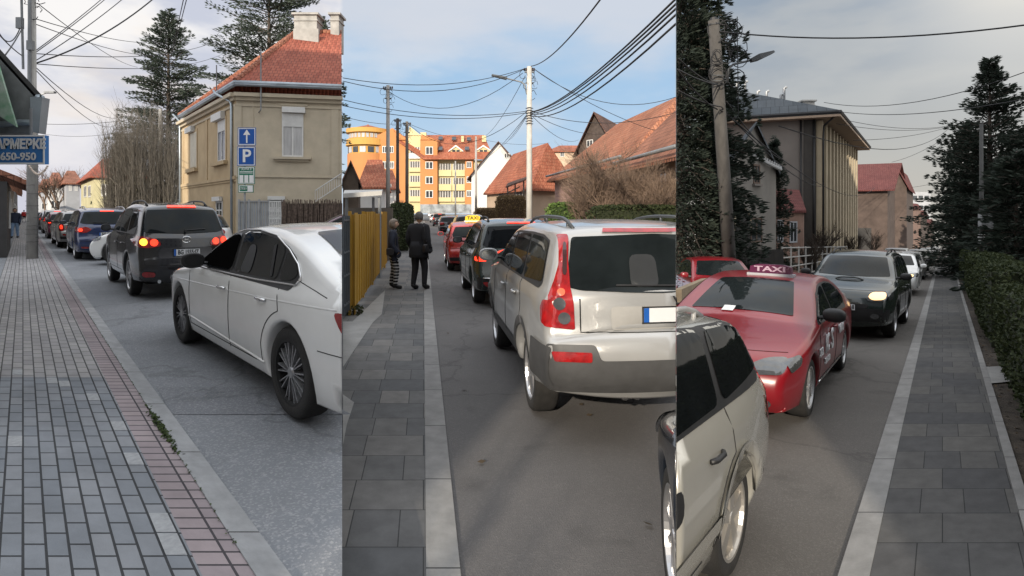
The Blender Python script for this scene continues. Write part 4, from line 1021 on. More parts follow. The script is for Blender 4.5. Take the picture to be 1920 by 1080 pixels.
# ------------------------------------------------------------------ cables
cablem = mat('black_cable', (.015, .015, .017), rough=.7, var=.1)
NC = [0]
def cable(a, b, sag=.4, r=.018, label=None, group='overhead cables', n=14):
    a = Vector(a); b = Vector(b); mb = MB(); mb.tube([a.lerp(b, i / n) - Vector((0, 0, sag * 4 * (i / n) * (1 - i / n))) for i in range(n + 1)], r, 5)
    o = mb.build('overhead_cable', cablem, None, True, uv=False); tag(o, label, 'cable', group); return o
def person(name_label, base, H, face, clothes, legs, hair, skin=(.45, .28, .2), pose=None, bag=None, group=None, coat_long=False, hairlong=False, stripes=None, detail=True):
    """skin-modifier figure; face = heading (radians, 0 = +Y)"""
    root = empty('person', base, rz=-face, label=name_label, cat='person', group=group)
    h = H / 7.5; k = H / 1.75
    P_ = pose or {}
    st = P_.get('stride', .0)
    V = [(0, 0, .93), (0, 0, 1.12), (0, .01, 1.34), (0, .01, 1.46), (0, .02, 1.52),                        # pelvis, waist, chest, neck base, neck
         (.10, 0, .90), (.11, .06 * 1 + st * .5, .50), (.12, st, .09), (.12, st + .16, .03),                    # right leg (x+)
         (-.10, 0, .90), (-.11, .05 - st * .5, .50), (-.12, -st, .09), (-.12, -st + .16, .03),
         (.19, .0, 1.40), (.25, -.04, 1.14), P_.get('rh', (.24, .10, .92)),
         (-.19, .0, 1.40), (-.25, -.04, 1.14), P_.get('lh', (-.24, .10, .92))]
    E = [(0, 1), (1, 2), (2, 3), (3, 4), (0, 5), (5, 6), (6, 7), (7, 8), (0, 9), (9, 10), (10, 11), (11, 12), (2, 13), (13, 14), (14, 15), (2, 16), (16, 17), (17, 18)]
    Rr = [.15, .14, .16, .075, .055, .105, .07, .045, .042, .105, .07, .045, .042, .075, .05, .034, .075, .05, .034]
    def skin_mesh(V, E, Rr, nm, sub=2):
        me = bpy.data.meshes.new(nm); me.from_pydata([tuple(Vector(v) * k) for v in V], E, []); o = bpy.data.objects.new(nm, me); COL.objects.link(o)
        sk = o.modifiers.new('skin', 'SKIN')
        for i, r in enumerate(Rr):
            me.skin_vertices[0].data[i].radius = (r * k, r * k * (.72 if i < 4 and nm == 'body' else 1)); 
        me.skin_vertices[0].data[0].use_root = True
        su = o.modifiers.new('sub', 'SUBSURF'); su.levels = sub; su.render_levels = sub
        dg = bpy.context.evaluated_depsgraph_get(); m2_ = bpy.data.meshes.new_from_object(o.evaluated_get(dg)); bpy.data.objects.remove(o); m2_.name = nm
        for p in m2_.polygons: p.use_smooth = True
        return m2_
    body = skin_mesh(V, E, Rr, 'body')
    bm = bmesh.new(); bm.from_mesh(body)
    # head: an egg with nose, brow and chin, joined into the body mesh
    hm = bmesh.new(); bmesh.ops.create_icosphere(hm, subdivisions=3, radius=1)
    for v in hm.verts:
        c = v.co; fy = c.y
        x = c.x * .078; y = c.y * .098; z = c.z * .118
        if c.z < 0: x *= 1 - .28 * c.z * c.z; y *= 1 - .12 * c.z * c.z
        if c.y > .6 and abs(c.x) < .25 and -.35 < c.z < .1: y += .022 * (1 - abs(c.x) / .25)
        if c.y > .7 and .05 < c.z < .25 and .2 < abs(c.x) < .5: y -= .008
        if c.y > .75 and -.55 < c.z < -.45: y -= .006
        if abs(c.x) > .93 and abs(c.z) < .25: x += .012 * (1 if x > 0 else -1)
        v.co = (Vector((x, y + .03, z + 1.635))) * k
    tmp = bpy.data.meshes.new('h'); hm.to_mesh(tmp); hm.free(); bm.from_mesh(tmp)
    # five fingers on each hand
    for hx, hv, pv in ((1, V[15], V[14]), (-1, V[18], V[17])):
        hv = Vector(hv); d = (hv - Vector(pv)).normalized(); sd = Vector((0, 1, 0)).cross(d).normalized() if abs(d.y) < .9 else Vector((1, 0, 0)); fw = d.cross(sd)
        for q in range(5):
            t = MB(); off = fw * (q - 1.8) * .018; ln_ = (.075, .085, .08, .065, .05)[q]
            if q == 4: o_ = hv + fw * .03; t.tube([Vector(v) * k for v in (o_, o_ + fw * .02 + d * .03, o_ + fw * .015 + d * .06)], .010 * k, 5, r2=.007 * k)
            else: o_ = hv + off + d * .015; t.tube([Vector(v) * k for v in (o_, o_ + d * ln_ * .5 + sd * .003 * hx, o_ + d * ln_ - sd * .02 * hx)], .009 * k, 5, r2=.007 * k)
            tm = t.mesh('f', False); bm.from_mesh(tm)
    bm.to_mesh(body); bm.free()
    for p in body.polygons: p.use_smooth = True
    sk = mat('skin_tone', skin, rough=.55, var=.08); b = link('body', body, sk, root)
    # coat / trousers: the same figure swelled slightly and cut at waist, cuffs and ankles
    def garment(nm, test, m, grow, lo=None, hi=None):
        g = bmesh.new(); g.from_mesh(body)
        g.normal_update()
        for v in g.verts: v.co += v.normal * grow * k
        dead = [f for f in g.faces if not test(f.calc_center_median() / k)]
        bmesh.ops.delete(g, geom=dead, context='FACES')
        me = bpy.data.meshes.new(nm); g.to_mesh(me); g.free(); o = link(nm, me, m, root, True); so = o.modifiers.new('t', 'SOLIDIFY'); so.thickness = .008; return o
    low = .74 if coat_long else .90
    rhz = V[15][2]; 
    inhand = lambda c: (abs(c.x) > .17 and min((c - Vector(V[15])).length, (c - Vector(V[18])).length) < .055)
    garment('trousers', lambda c: c.z < .98 and c.z > .10 and abs(c.x) < .22 and not (abs(c.x) > .19 and c.z > .8), legs, .012)
    wide = .040 if coat_long else .034
    garment('jacket', lambda c: (low < c.z < 1.50 and not inhand(c)) or (abs(c.x) > .2 and c.z > .7 and not inhand(c)), clothes, wide)
    if coat_long:
        sk_ = MB(); n = 18; pr = [(.19, 1.10), (.225, .95), (.235, .82), (.235, low)]
        sk_.lathe([(r * k, z * k) for r, z in pr], Matrix.Diagonal((1, .72, 1, 1)), n); so = sk_.build('coat_skirt', clothes, root, True); so.modifiers.new('t', 'SOLIDIFY').thickness = .01
    garment('shoes', lambda c: c.z < .115, M_black, .018)
    hh = bmesh.new(); bmesh.ops.create_icosphere(hh, subdivisions=3, radius=1)
    for v in hh.verts:
        c = v.co; jit = 1 + .04 * sin(c.x * 17 + c.z * 13)
        v.co = Vector((c.x * .089 * jit, c.y * .108 * jit - .006 + .02, c.z * .122 * jit + 1.645)) * k
        if hairlong and c.z < 0: v.co.z -= .05 * k * (1 + c.y * -1); v.co.x *= 1.05
    dl = [f for f in hh.faces if (lambda c: c.y / k > .045 and c.z / k < 1.70 or (c.z / k < 1.60 - (.10 if hairlong else 0)))(f.calc_center_median())]
    bmesh.ops.delete(hh, geom=dl, context='FACES'); me = bpy.data.meshes.new('hair'); hh.to_mesh(me); hh.free(); link('hair', me, hair, root, True).modifiers.new('t', 'SOLIDIFY').thickness = -.012
    if bag:
        side, bm_, blab = bag; br = empty('shoulder_bag', base, rz=-face, label=blab, cat='bag')
        e = bpy.data.meshes.new('pouch'); q = bmesh.new(); bmesh.ops.create_icosphere(q, subdivisions=3, radius=1)
        for v in q.verts: c = v.co; v.co = Vector((side * .27 + max(-.6, min(.6, c.x)) * .07, -.07 + .13 * max(-.75, min(.75, c.y)), .95 + .13 * max(-.7, min(.75, c.z)))) * k
        q.to_mesh(e); q.free(); link('pouch', e, bm_, br, True)
        s_ = MB(); s_.tube([Vector(v) * k for v in ((side * .3, .05, 1.10), (side * .22, .08, 1.46), (side * .14, 0, 1.51), (side * .22, -.10, 1.44), (side * .3, -.10, 1.10))], .010, 5); s_.build('strap', bm_, br)
    # eyes and mouth
    for sx in (-1, 1):
        e = MB(); e.lathe([(.001, .006), (.008, .004), (.011, 0)], Matrix.Translation(Vector((sx * .030, .121, 1.645)) * k) @ Matrix.Rotation(radians(-90), 4, 'X') @ Matrix.Scale(k, 4), 10); e.build('eye', M_ink, root)
    return root
# ================================================================== LEFT STREET
M_render = mat('weathered_beige_render', (.54, .47, .355), rough=.95, var=.16, scale=1.1, bump=.25, c2=(.43, .375, .285), bscale=40)
M_render2 = mat('warm_lit_beige_render', (.50, .385, .235), rough=.95, var=.14, scale=.9, bump=.25, c2=(.40, .30, .18), bscale=40)  # side-wall copy of the beige render with warm light in its colour
T_red = tile_mat('red_clay_tiles', (.25, .065, .04), (.33, .10, .062), .34, .24)
T_red2 = tile_mat('faded_red_tiles', (.30, .11, .07), (.36, .16, .10), .34, .24)
T_old = tile_mat('mossy_brown_tiles', (.21, .085, .05), (.30, .13, .08), .34, .24, var=.45)
M_zinc = mat('zinc_gutter', (.34, .39, .43), rough=.35, var=.15, scale=2, metal=.5)
M_chim = mat('chimney_render', (.36, .35, .33), rough=.95, var=.2, scale=2)
M_trimw = mat('white_window_paint', (.62, .62, .60), rough=.5, var=.08)
M_cream = mat('cream_roller_blind', (.58, .54, .44), rough=.6, var=.08)
M_grey = mat('grey_metal', (.20, .21, .22), rough=.5, var=.15, metal=.3)
M_steel = mat('galvanised_steel', (.36, .37, .38), rough=.45, var=.2, metal=.4)
M_concpole = mat('concrete_pole', (.36, .35, .33), rough=.95, var=.25, scale=5, bump=.4, streak=.7)

def corner_house():
    A = gd(0, 340, 38.3); B = gd(0, 443, 28.75); C = gd(0, 640.3, 29.8); Dk = Vector((B1 * 40.0 - .02, 40.0, 0)); C.x = B1 * 29.8 - .02
    root = empty('corner_house', (B.x, B.y, zl), label='beige two-storey corner house with red tiled hipped roof and roller-blind windows', cat='house')
    l = root.location.copy(); R = lambda v: Vector(v) - l
    ze = 7.7
    m = MB(); foot = [B, C, Dk, A]
    for i, (a, b) in enumerate(((B, C), (C, Dk), (Dk, A), (A, B))):
        if i == 3: continue
        m.face(R((a.x, a.y, zl - .3)), R((b.x, b.y, zl - .3)), R((b.x, b.y, ze)), R((a.x, a.y, ze)))
    m.build('wall', M_render, root)
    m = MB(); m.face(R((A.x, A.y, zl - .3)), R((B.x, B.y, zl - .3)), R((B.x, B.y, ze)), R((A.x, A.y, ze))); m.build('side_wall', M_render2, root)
    wl = wall_in(root, (A.x, A.y), (B.x, B.y)); wf = wall_in(root, (B.x, B.y), (C.x, C.y))
    # roof
    eB = pt(441, 152, 28.35); eA = pt(336, 214, 38.5); eC = pt(640.3, 159, 29.3); R1 = pt(556, 60, 34.5); R2 = pt(640.3, 61, 35.2); eD = Vector((B1 * 41 - .02, 41, eB.z))
    ez = (eB.z + eA.z) / 2
    for v in (eB, eA, eC, eD): v.z = eB.z
    roof_slab(root, [R(eB), R(eC), R(R2), R(R1)], T_red, .10); roof_slab(root, [R(eA), R(eB), R(R1)], T_red, .10); roof_slab(root, [R(eD), R(eA), R(R1), R(R2)], T_red, .10)
    hp = MB()
    for a, b in ((eB, R1), (R1, R2), (eA, R1)):
        n = int((b - a).length / .36)
        for i in range(n):
            p, q = a.lerp(b, i / n), a.lerp(b, (i + 1) / n); hp.tube([R(p) + Vector((0, 0, .05)), R(q) + Vector((0, 0, .02))], .13, 6)
    hp.build('ridge_tiles', T_red2, root)
    # soffit, cornice, gutters
    for w, nm in ((wl, 'a'), (wf, 'b')):
        g = MB(); w.slabbox(g, -.05, w.len + .05, ze - .16, ze + .02, .0, .30); w.slabbox(g, 0, w.len, ze - .34, ze - .165, .0, .14); w.slabbox(g, 0, w.len, ze - .62, ze - .50, .0, .05)
        g.build('cornice', M_render, root)
    for a, b in ((eA, eB), (eB, eC)):
        g = MB(); off = Vector((0, 0, -.14)); g.tube([R(a) + off, R(b) + off], .10, 8); g.tube([R(a) + Vector((0, 0, -.06)), R(b) + Vector((0, 0, -.06))], .115, 8); g.build('gutter', M_zinc, root, True)
    g = MB(); p = [wl.px(418, 172, .45), wl.px(420, 178, .42), wl.px(436, 190, .12), wl.px(438.5, 196, .12), wl.P(wl.len - .35, zl, .12)]; g.tube(p, .065, 8); g.build('downpipe', M_zinc, root, True)
    g = MB(); p = [wl.px(337, 216, .4), wl.px(341, 228, .12), wl.P(.3, zl, .12)]; g.tube(p, .065, 8); g.build('downpipe', M_zinc, root, True)
    # raised bands around the panels
    g = MB(); zs = wl.uz(388, 344)[1]
    wl.slabbox(g, 0, wl.len, zs, zs + .16, 0, .10); wl.slabbox(g, 0, wl.len, zs - .12, zs - .004, 0, .05)
    for x in (344, 388, 440): u, _ = wl.uz(x, 260); wl.slabbox(g, u - .22, u + .22, zs + .165, ze - .63, 0, .045)
    g.build('string_course', M_render2, root)
    g = MB(); zf = wf.uz(540, 333)[1]; wf.slabbox(g, 0, wf.len, zf, zf + .07, 0, .06)
    for x in (446, 628): u, _ = wf.uz(x, 250); wf.slabbox(g, u - .18, u + .18 if x < 600 else min(u + .18, wf.len), zf + .075, ze - .63, 0, .04)
    u0, u1, z0, z1 = wf.rect(473, 185, 628, 330)
    for a, b, c, d in ((u0, u1, z1, z1 + .06), (u0, u0 + .06, z0, z1 - .004)): wf.slabbox(g, a, b, c, d, 0, .03)
    g.build('wall_band', M_render, root)
    # windows
    M_curt = G_curt
    w1 = window(wf, wf.rect(529, 213, 569, 294), root, M_trimw, M_curt, fr=.07, mull=1, shutter=M_trimw, sh_frac=.30, proud=.03)
    def box(w, x0, y0, x1, y1, o0, o1, nm, m_, par): q = MB(); r = w.rect(x0, y0, x1, y1); w.slabbox(q, *r, o0, o1); return q.build(nm, m_, par)
    box(wf, 530, 201.5, 573, 212, .02, .22, 'blind_box', M_trimw, w1); box(wf, 513, 294.5, 584, 299, 0, .22, 'sill', M_render, w1); box(wf, 517, 299.3, 580, 303, 0, .12, 'sill_moulding', M_render, w1); box(wf, 524, 195.5, 577, 198.5, 0, .08, 'hood_moulding', M_render, w1)
    w2 = window(wl, wl.rect(409.5, 226, 423.5, 303), root, M_trimw, G_win, fr=.09, mull=1, shutter=M_trimw, sh_frac=.26, surround=M_render2, sw=.16); box(wl, 404, 213, 423, 226, .03, .25, 'blind_box', M_trimw, w2); box(wl, 401, 303.5, 427, 310, 0, .2, 'sill', M_render2, w2)
    w3 = window(wl, wl.rect(358, 249, 369.5, 316), root, M_cream, M_cream, fr=.05, mull=0, shutter=M_cream, sh_frac=1.0, surround=M_render2, sw=.16); box(wl, 354, 239, 366, 249, .03, .25, 'blind_box', M_trimw, w3); box(wl, 351, 316.5, 371, 323, 0, .2, 'sill', M_render2, w3)
    w4 = window(wl, wl.rect(406, 377, 418, 420), root, M_trimw, G_win, fr=.1, mull=1, trans=.6); box(wl, 404, 369, 418, 377, .03, .2, 'blind_box', M_trimw, w4)
    w5 = window(wl, wl.rect(356, 380, 366, 415), root, M_trimw, G_win, fr=.1, mull=0); 
    w6 = window(wf, wf.rect(504, 375, 534, 420), root, M_trimw, G_curt, fr=.08, mull=1); box(wf, 503, 368, 535, 375, .02, .2, 'blind_box', M_trimw, w6)
    # chimneys
    for x0, x1, D in ((551.5, 594, 34.2), (620, 640, 34.8)):
        a = pt(x0, 28, D); b = pt(x1, 72, D); c = ((a.x + b.x) / 2, D + .5); wd = b.x - a.x
        if x0 > 600: wd = b.x - a.x - .14; c = (c[0] - .08, c[1])
        chimney(root, c, wd, 1.0, R1.z - 1.0, a.z, M_chim)
    fl = MB(); a = pt(552, 60, 33.6); fl.box((a.x - l.x - .05, 33.55 - l.y, R1.z - .95 - l.z), (a.x - l.x + 1.4, 33.68 - l.y, R1.z - .1 - l.z)); fl.build('flashing', M_chim, root)
    # service mast with bracket
    mm = MB(); mm.tube([wf.px(492, 95, .35), wf.px(492, 208, .35)], .035, 6); mm.tube([wf.px(492, 190, .35), wf.px(488, 190, 0)], .03, 5); mm.tube([wf.px(492, 208, .35), wf.px(485, 211, .0)], .03, 5); mm.build('service_mast', M_grey, root)
    m4 = MB(); m4.tube([pt(406, 122, 30.5) - l, pt(406, 170, 30.5) - l], .03, 5); m4.build('roof_aerial', M_grey, root)
    return root
corner_house()

# gate, wicker fence and stair rail in front of the house
def fence_panel(name, label, cat, A, B, h, builder, m, parent_parts=()):
    root = empty(name, A, label=label, cat=cat); w = wall_in(root, (A.x, A.y), (B.x, B.y)); builder(w, root, A.z, h); return root
def fb_gate(w, root, z, h):
    g = MB(); n = int(w.len / .1)
    for i in range(n): w.slabbox(g, w.len * i / n + .01, w.len * (i + 1) / n - .01, z + .12, z + h, 0, .02)
    g.build('boards', mat('gate_grey_paint', (.30, .32, .34), rough=.5, var=.1), root)
    f = MB()
    for k in range(4): u = w.len * k / 3; w.slabbox(f, u - .04, u + .04, z, z + h + .06, .03, .10)
    w.slabbox(f, 0, w.len, z + h - .06, z + h, .03, .07); w.slabbox(f, 0, w.len, z + .12, z + .18, .03, .07); f.build('frame', M_steel, root)
fence_panel('metal_gate', 'grey sheet metal gate between parking sign and wicker fence', 'gate', gd(0, 449, 27.2), gd(0, 505, 27.4), 2.05, fb_gate, None)
def fb_rail(w, root, z, h):
    g = MB(); n = 5
    for k in range(n + 1): u = w.len * k / n; g.tube([w.P(u, z), w.P(u, z + h)], .025, 5)
    for zz in (z + h, z + .2, z + h * .6): g.tube([w.P(0, zz), w.P(w.len, zz)], .02, 5)
    g.build('frame', M_trimw, root); s_ = MB()
    for k in range(n * 3):
        u = w.len * (k + .5) / (n * 3)
        for q in range(4): zz = z + h * (.28 + .18 * q); s_.tube([w.P(u + .07 * cos(t), zz + .11 * sin(t)) for t in [2 * pi * i / 8 for i in range(9)]], .010, 3, cap=False)
    s_.build('scrollwork', M_trimw, root)
fence_panel('ornamental_gate', 'white wrought-iron garden gate with scrollwork beside the wicker fence', 'gate', gd(0, 506, 27.3), gd(0, 527, 27.3), 2.0, fb_rail, None)
def fb_wicker(w, root, z, h):
    rr = random.Random(4); g = MB(); n = int(w.len / .035)
    for i in range(n):
        u = w.len * i / n; t = h + rr.uniform(-.10, .06); g.tube([w.P(u, z, .0), w.P(u + rr.gauss(0, .02), z + t * .5, rr.uniform(0, .06)), w.P(u + rr.gauss(0, .03), z + t, rr.uniform(-.02, .04))], rr.uniform(.012, .024), 4)
    g.build('reeds', mat('wicker_reeds', (.13, .095, .075), rough=1, var=.5, scale=9), root)
    b = MB(); w.slabbox(b, 0, w.len, z, z + h * .93, -.05, -.02); b.build('backing_mat', mat('wicker_back', (.07, .05, .04), rough=1, var=.4, scale=7), root)
fence_panel('wicker_fence', 'brown reed screening fence in front of beige corner house', 'fence', gd(0, 528, 26.8), Vector((B1 * 25.6 - .02, 25.6, zl)), 2.05, fb_wicker, None)
st = empty('stair_railing', gd(0, 590, 29.2), label='white stair railing rising against the beige corner house', cat='railing'); l = st.location
g = MB(); a = pt(591, 378, 29.2) - l; b = pt(640, 346, 29.35) - l; dz_ = Vector((0, 0, .55))
g.tube([a + dz_, b + dz_], .03, 5); g.tube([a, b], .025, 5); g.build('handrail', M_trimw, st)
g = MB()
for k in range(12): q = a.lerp(b, k / 11.0); g.tube([q, q + dz_], .014, 4)
g.build('balusters', M_trimw, st)

# ------------------------------------------------------------------ signs on a post
sg = empty('parking_sign', gd(0, 459, 19.6), label='blue one-way arrow and parking zone signs stacked on a post', cat='road sign'); l = sg.location
g = MB(); g.tube([(0, 0, 0), (0, 0, pt(459, 242, 19.6).z - l.z)], .035, 8); g.build('post', M_steel, sg, True)
def plate_box(x0, y0, x1, y1, D, m, nm, parent, bord=None):
    a = pt(x0, y0, D) - l; b = pt(x1, y1, D) - l; q = MB(); q.box((a.x, -.07, b.z), (b.x, -.05, a.z)); o = q.build(nm, m, parent)
    if bord:
        q = MB(); t = .025; X0, X1, Z0, Z1 = a.x + .02, b.x - .02, b.z + .02, a.z - .02
        for c in (((X0, Z0), (X1, Z0 + t)), ((X0, Z1 - t), (X1, Z1)), ((X0, Z0 + t), (X0 + t, Z1 - t)), ((X1 - t, Z0 + t), (X1, Z1 - t))): q.box((c[0][0], -.073, c[0][1]), (c[1][0], -.071, c[1][1]))
        q.build('border', bord, o)
    return o, a, b
o, a, b = plate_box(445, 239, 479, 272.5, 19.5, M_blue, 'arrow_sign', sg, M_white)
c = (a + b) / 2; q = MB(); wv = .05; hh_ = (a.z - b.z) * .36
q.add([(c.x - wv * .5, -.075, c.z - hh_), (c.x + wv * .5, -.075, c.z - hh_), (c.x + wv * .5, -.075, c.z + hh_ * .3), (c.x - wv * .5, -.075, c.z + hh_ * .3)], [(0, 1, 2, 3)]); q.face((c.x - .12, -.075, c.z + hh_ * .25), (c.x + .12, -.075, c.z + hh_ * .25), (c.x, -.075, c.z + hh_ * 1.1)); q.build('arrow', M_white, o)
o, a, b = plate_box(444, 274.5, 478, 311, 19.5, M_blue, 'parking_plate', sg, M_white)
c = (a + b) / 2; text_on('P', .60, (c.x + .01, -.076, c.z - .01), (1, 0, 0), (0, 0, 1), M_white, 'letter', o, bold=.012)
o, a, b = plate_box(445, 312.5, 477, 345, 19.5, M_green, 'zone_plate', sg, M_white)
c = (a + b) / 2; text_on('ЗОНА II', .115, (c.x, -.076, a.z - .08), (1, 0, 0), (0, 0, 1), M_white, 'zone_text', o, w=.34); 
q = MB()
for k in range(3): q.box((a.x + .06 + k * .165, -.076, b.z + .05), (a.x + .19 + k * .165, -.074, b.z + .30))
for k in range(2): q.box((a.x + .07, -.076, a.z - .17 - k * .05), (b.x - .07, -.074, a.z - .15 - k * .05))
q.build('zone_panels', M_white, o)
o, a, b = plate_box(446, 346.5, 474.5, 361, 19.5, M_green, 'street_plate', sg, M_white)
c = (a + b) / 2; text_on('СПКОВ 9', .10, (a.x + .17, -.076, c.z), (1, 0, 0), (0, 0, 1), M_white, 'plate_text', o, w=.22); q = MB(); q.box((b.x - .20, -.076, b.z + .04), (b.x - .04, -.074, a.z - .04)); q.build('plate_panel', M_white, o)

# ------------------------------------------------------------------ poles
def pole_gear(root, zt, n=6, w=.45, rr=None):
    rr = rr or random.Random(3); g = MB()
    g.tube([(-w, 0, zt - .25), (w, 0, zt - .25)], .04, 5); g.tube([(-w * .8, .05, zt - .75), (w * .8, .05, zt - .75)], .04, 5)
    g.build('crossarm', M_grey, root)
    i_ = MB()
    for k in range(n):
        x = -w + 2 * w * k / (n - 1); i_.lathe([(.001, 0), (.035, .02), (.05, .07), (.03, .10), (.045, .13), (.001, .16)], Matrix.Translation((x, 0, zt - .21)), 8)
    i_.build('insulators', mat('insulator_brown', (.06, .035, .025), rough=.3, var=.2), root)
    c = MB()
    for k in range(9):
        x = rr.uniform(-.3, .3); z = zt - rr.uniform(.3, 1.4); r = rr.uniform(.08, .22)
        c.tube([(x + r * cos(t) + rr.gauss(0, .01), rr.uniform(-.1, .1), z + r * 1.2 * sin(t)) for t in [5.6 * i / 10 for i in range(11)]], .012, 4)
    c.build('cable_loops', cablem, root)
def pole(name, label, base, H, r0, r1, m, group=None, gear=True, lean=(0, 0), n=10, cat='utility pole', w=.45):
    root = empty(name, base, label=label, cat=cat, group=group); g = MB(); g.tube([(0, 0, -.2), (lean[0] * H, lean[1] * H, H)], r0, n, r2=r1); g.build('shaft', m, root, True)
    if gear: pole_gear(root, H, w=w)
    return root
b = gp(0, 60, 485); Hp = (485 - 0) / 1090 * b.y + .9
pl = pole('utility_pole', 'tall concrete utility pole covered with cables at pavement edge', b, Hp, .155, .10, M_concpole, w=.3)
g = MB()
for k in range(26):
    z = .3 + k * .13 + random.uniform(-.02, .02); a = random.uniform(0, 6); g.tube([(.176 * cos(t) * (1 - z * .01), .176 * sin(t) * (1 - z * .01), z + random.uniform(-.01, .01)) for t in [a + .4 * i for i in range(random.randint(3, 9))]], .007, 3)
g.build('poster_remnants', mat('torn_paper_and_tape', (.12, .12, .12), rough=.9, var=.6, scale=20), pl)
g = MB(); g.tube([(.1, -.2, Hp - 4.2), (.12, -.24, Hp - .2)], .05, 6); g.tube([(-.12, -.2, Hp - 3.2), (-.16, -.24, Hp - .1)], .035, 6); g.box((.06, -.30, Hp - 2.6), (.24, -.18, Hp - 2.3)); g.box((-.3, -.28, Hp - 1.9), (-.12, -.16, Hp - 1.55)); g.build('cable_boxes', M_grey, pl)
b2_ = gp(0, 68, 484); pole('signal_post', 'slim grey steel post standing right beside concrete utility pole', b2_, 5.2, .055, .05, M_grey, gear=False, cat='post')
pole('utility_pole', 'grey pole rising out of leafless poplar clump left of corner house', gd(0, 301, 44), 9.3, .20, .13, M_concpole, group=None)
# street lamp seen past the shop sign
lp = empty('street_lamp', gd(0, 66, 38), label='slim street lamp arm reaching out beyond the blue shop sign', cat='street lamp'); l = lp.location; tp = pt(76, 180, 38) - l
g = MB(); g.tube([(0, 0, 0), (0, 0, tp.z - .6), (.1, 0, tp.z), tp + Vector((.5, 0, .25))], .05, 6); g.build('mast', M_steel, lp, True); g = MB(); g.box((tp.x + .3, -.12, tp.z + .18), (tp.x + .95, .12, tp.z + .3)); g.build('lamp_head', M_grey, lp)

# ------------------------------------------------------------------ shop buildings on the left
M_fascia = mat('grey_green_boards', (.16, .17, .17), rough=.7, var=.25, scale=4)
M_shopw = mat('shop_wall_render', (.34, .33, .31), rough=.9, var=.15, scale=1)
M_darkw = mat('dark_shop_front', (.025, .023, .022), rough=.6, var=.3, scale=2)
def shop():
    E = lambda D, dx=0.0, z=0.0: Vector((wallL(D).x + dx, D, z))
    root = empty('shop_building', E(8.5, -1.0, zl), label='shop with dark overhanging eaves above the pavement at left edge', cat='building'); l = root.location.copy()
    block(root, [E(x, dx) - Vector((l.x, l.y, 0)) for x, dx in ((4.0, -.05), (10.4, -.05), (10.4, -7), (4.0, -7))], 0, 3.9, M_shopw, 'wall')
    # overhanging eaves: near edge follows the photo outline
    a = pt(78, 178, 9.3); b = pt(0, 92, 9.3); s_ = (b.z - a.z) / (b.x - a.x); cst = pt(-260, 0, 9.3); cst.z = a.z + s_ * (cst.x - a.x) 
    d = Vector((KL, 1, 0)) * 1.2; n = Vector((KL, 1, 0)) * 0.0
    roof_slab(root, [v - l for v in (a + n, cst + n, cst + d, a + d)], mat('dark_roof_sheet', (.05, .05, .05), rough=.7, var=.3), .10)
    sf = MB(); h = Vector((0, 0, -.16)); t1 = pt(57, 250, 9.3); t0 = pt(-260, 250, 9.3)
    sf.prism([v - l for v in (t1 + n, t0 + n, t0 + d * .92, t1 + d * .92)], [v - l for v in (a + n + h, cst + n + h, cst + d * .92 + h, a + d * .92 + h)]); sf.build('soffit', M_fascia, root)
    g = MB(); g1 = a + Vector((-.03, 0, -.06)); g.tube([g1 + n - l, g1 + d - l], .075, 8); g.build('gutter', M_zinc, root, True)
    g = MB(); p = pt(68, 182, 9.25); g.prism([p + Vector(v) - l for v in ((-.08, 0, -.55), (.04, 0, -.58), (.04, .14, -.58), (-.08, .14, -.55))], [p + Vector(v) - l for v in ((-.10, 0, 0), (.09, 0, 0), (.09, .16, 0), (-.10, .16, 0))]); g.tube([p + Vector((-.04, .05, -.40)) - l, pt(35, 230, 9.3) - l, pt(-30, 236, 9.3) - l], .05, 8); g.build('rainwater_head', M_zinc, root)
    ban = MB(); q = [pt(x, y, 9.15) - l for x, y in ((-60, 60), (-4, 120), (31, 238), (-60, 180))]; ban.prism(q, [v + Vector((0, .03, 0)) for v in q]); ban.build('banner', mat('white_green_banner', (.52, .58, .53), rough=.6, var=.35, scale=3, c2=(.10, .34, .16)), root)
shop()
sgn = empty('shop_sign', pt(30, 281, 9.05), label='blue shop sign with white lettering ФАРМЕРКЕ and 650-950 hanging over pavement', cat='sign'); l = sgn.location.copy()
a = pt(-22, 254, 9.05) - l; b = pt(88, 308, 9.05) - l
g = MB(); g.box((a.x, -.04, b.z), (b.x, .04, a.z)); g.build('panel', mat('shop_sign_blue', (.03, .16, .42), rough=.4, var=.1, scale=2), sgn)
g = MB(); t = .022
for c in ((a.x, b.z, b.x, b.z + t), (a.x, a.z - t, b.x, a.z), (b.x - t, b.z + t, b.x, a.z - t)): g.box((c[0], -.05, c[1]), (c[2], -.042, c[3]))
g.build('border', M_white, sgn)
text_on('ФАРМЕРКЕ', .20, pt(31, 271, 9.0) - l, (1, 0, 0), (0, 0, 1), M_plate, 'sign_text', sgn, bold=.009, w=.905)
text_on('650-950', .162, pt(34, 294, 9.0) - l, (1, 0, 0), (0, 0, 1), M_plate, 'sign_number', sgn, bold=.004, w=.55)
g = MB(); g.tube([(a.x + .1, 0, a.z), (a.x + .1, 0, a.z + .6)], .02, 5); g.tube([(b.x - .25, 0, a.z), (b.x - .25, 0, a.z + .42)], .02, 5); g.build('hangers', M_grey, sgn)
gl = empty('bulb_garland', pt(72, 318, 16), label='string of round bulbs looping beside the concrete pole', cat='light string'); l = gl.location.copy(); g = MB(); wv = MB()
pa = [pt(55 + 34 * (i / 14), 312 + 15 * sin(pi * i / 14), 16) - l for i in range(15)]; wv.tube(pa, .008, 4); wv.build('wire', cablem, gl)
for q in pa: g.lathe([(.001, -.03), (.02, -.02), (.028, 0), (.02, .025), (.001, .035)], Matrix.Translation(q), 8)
g.build('bulbs', mat('warm_white_bulb', (.6, .5, .42), rough=.3, var=.2), gl, True)
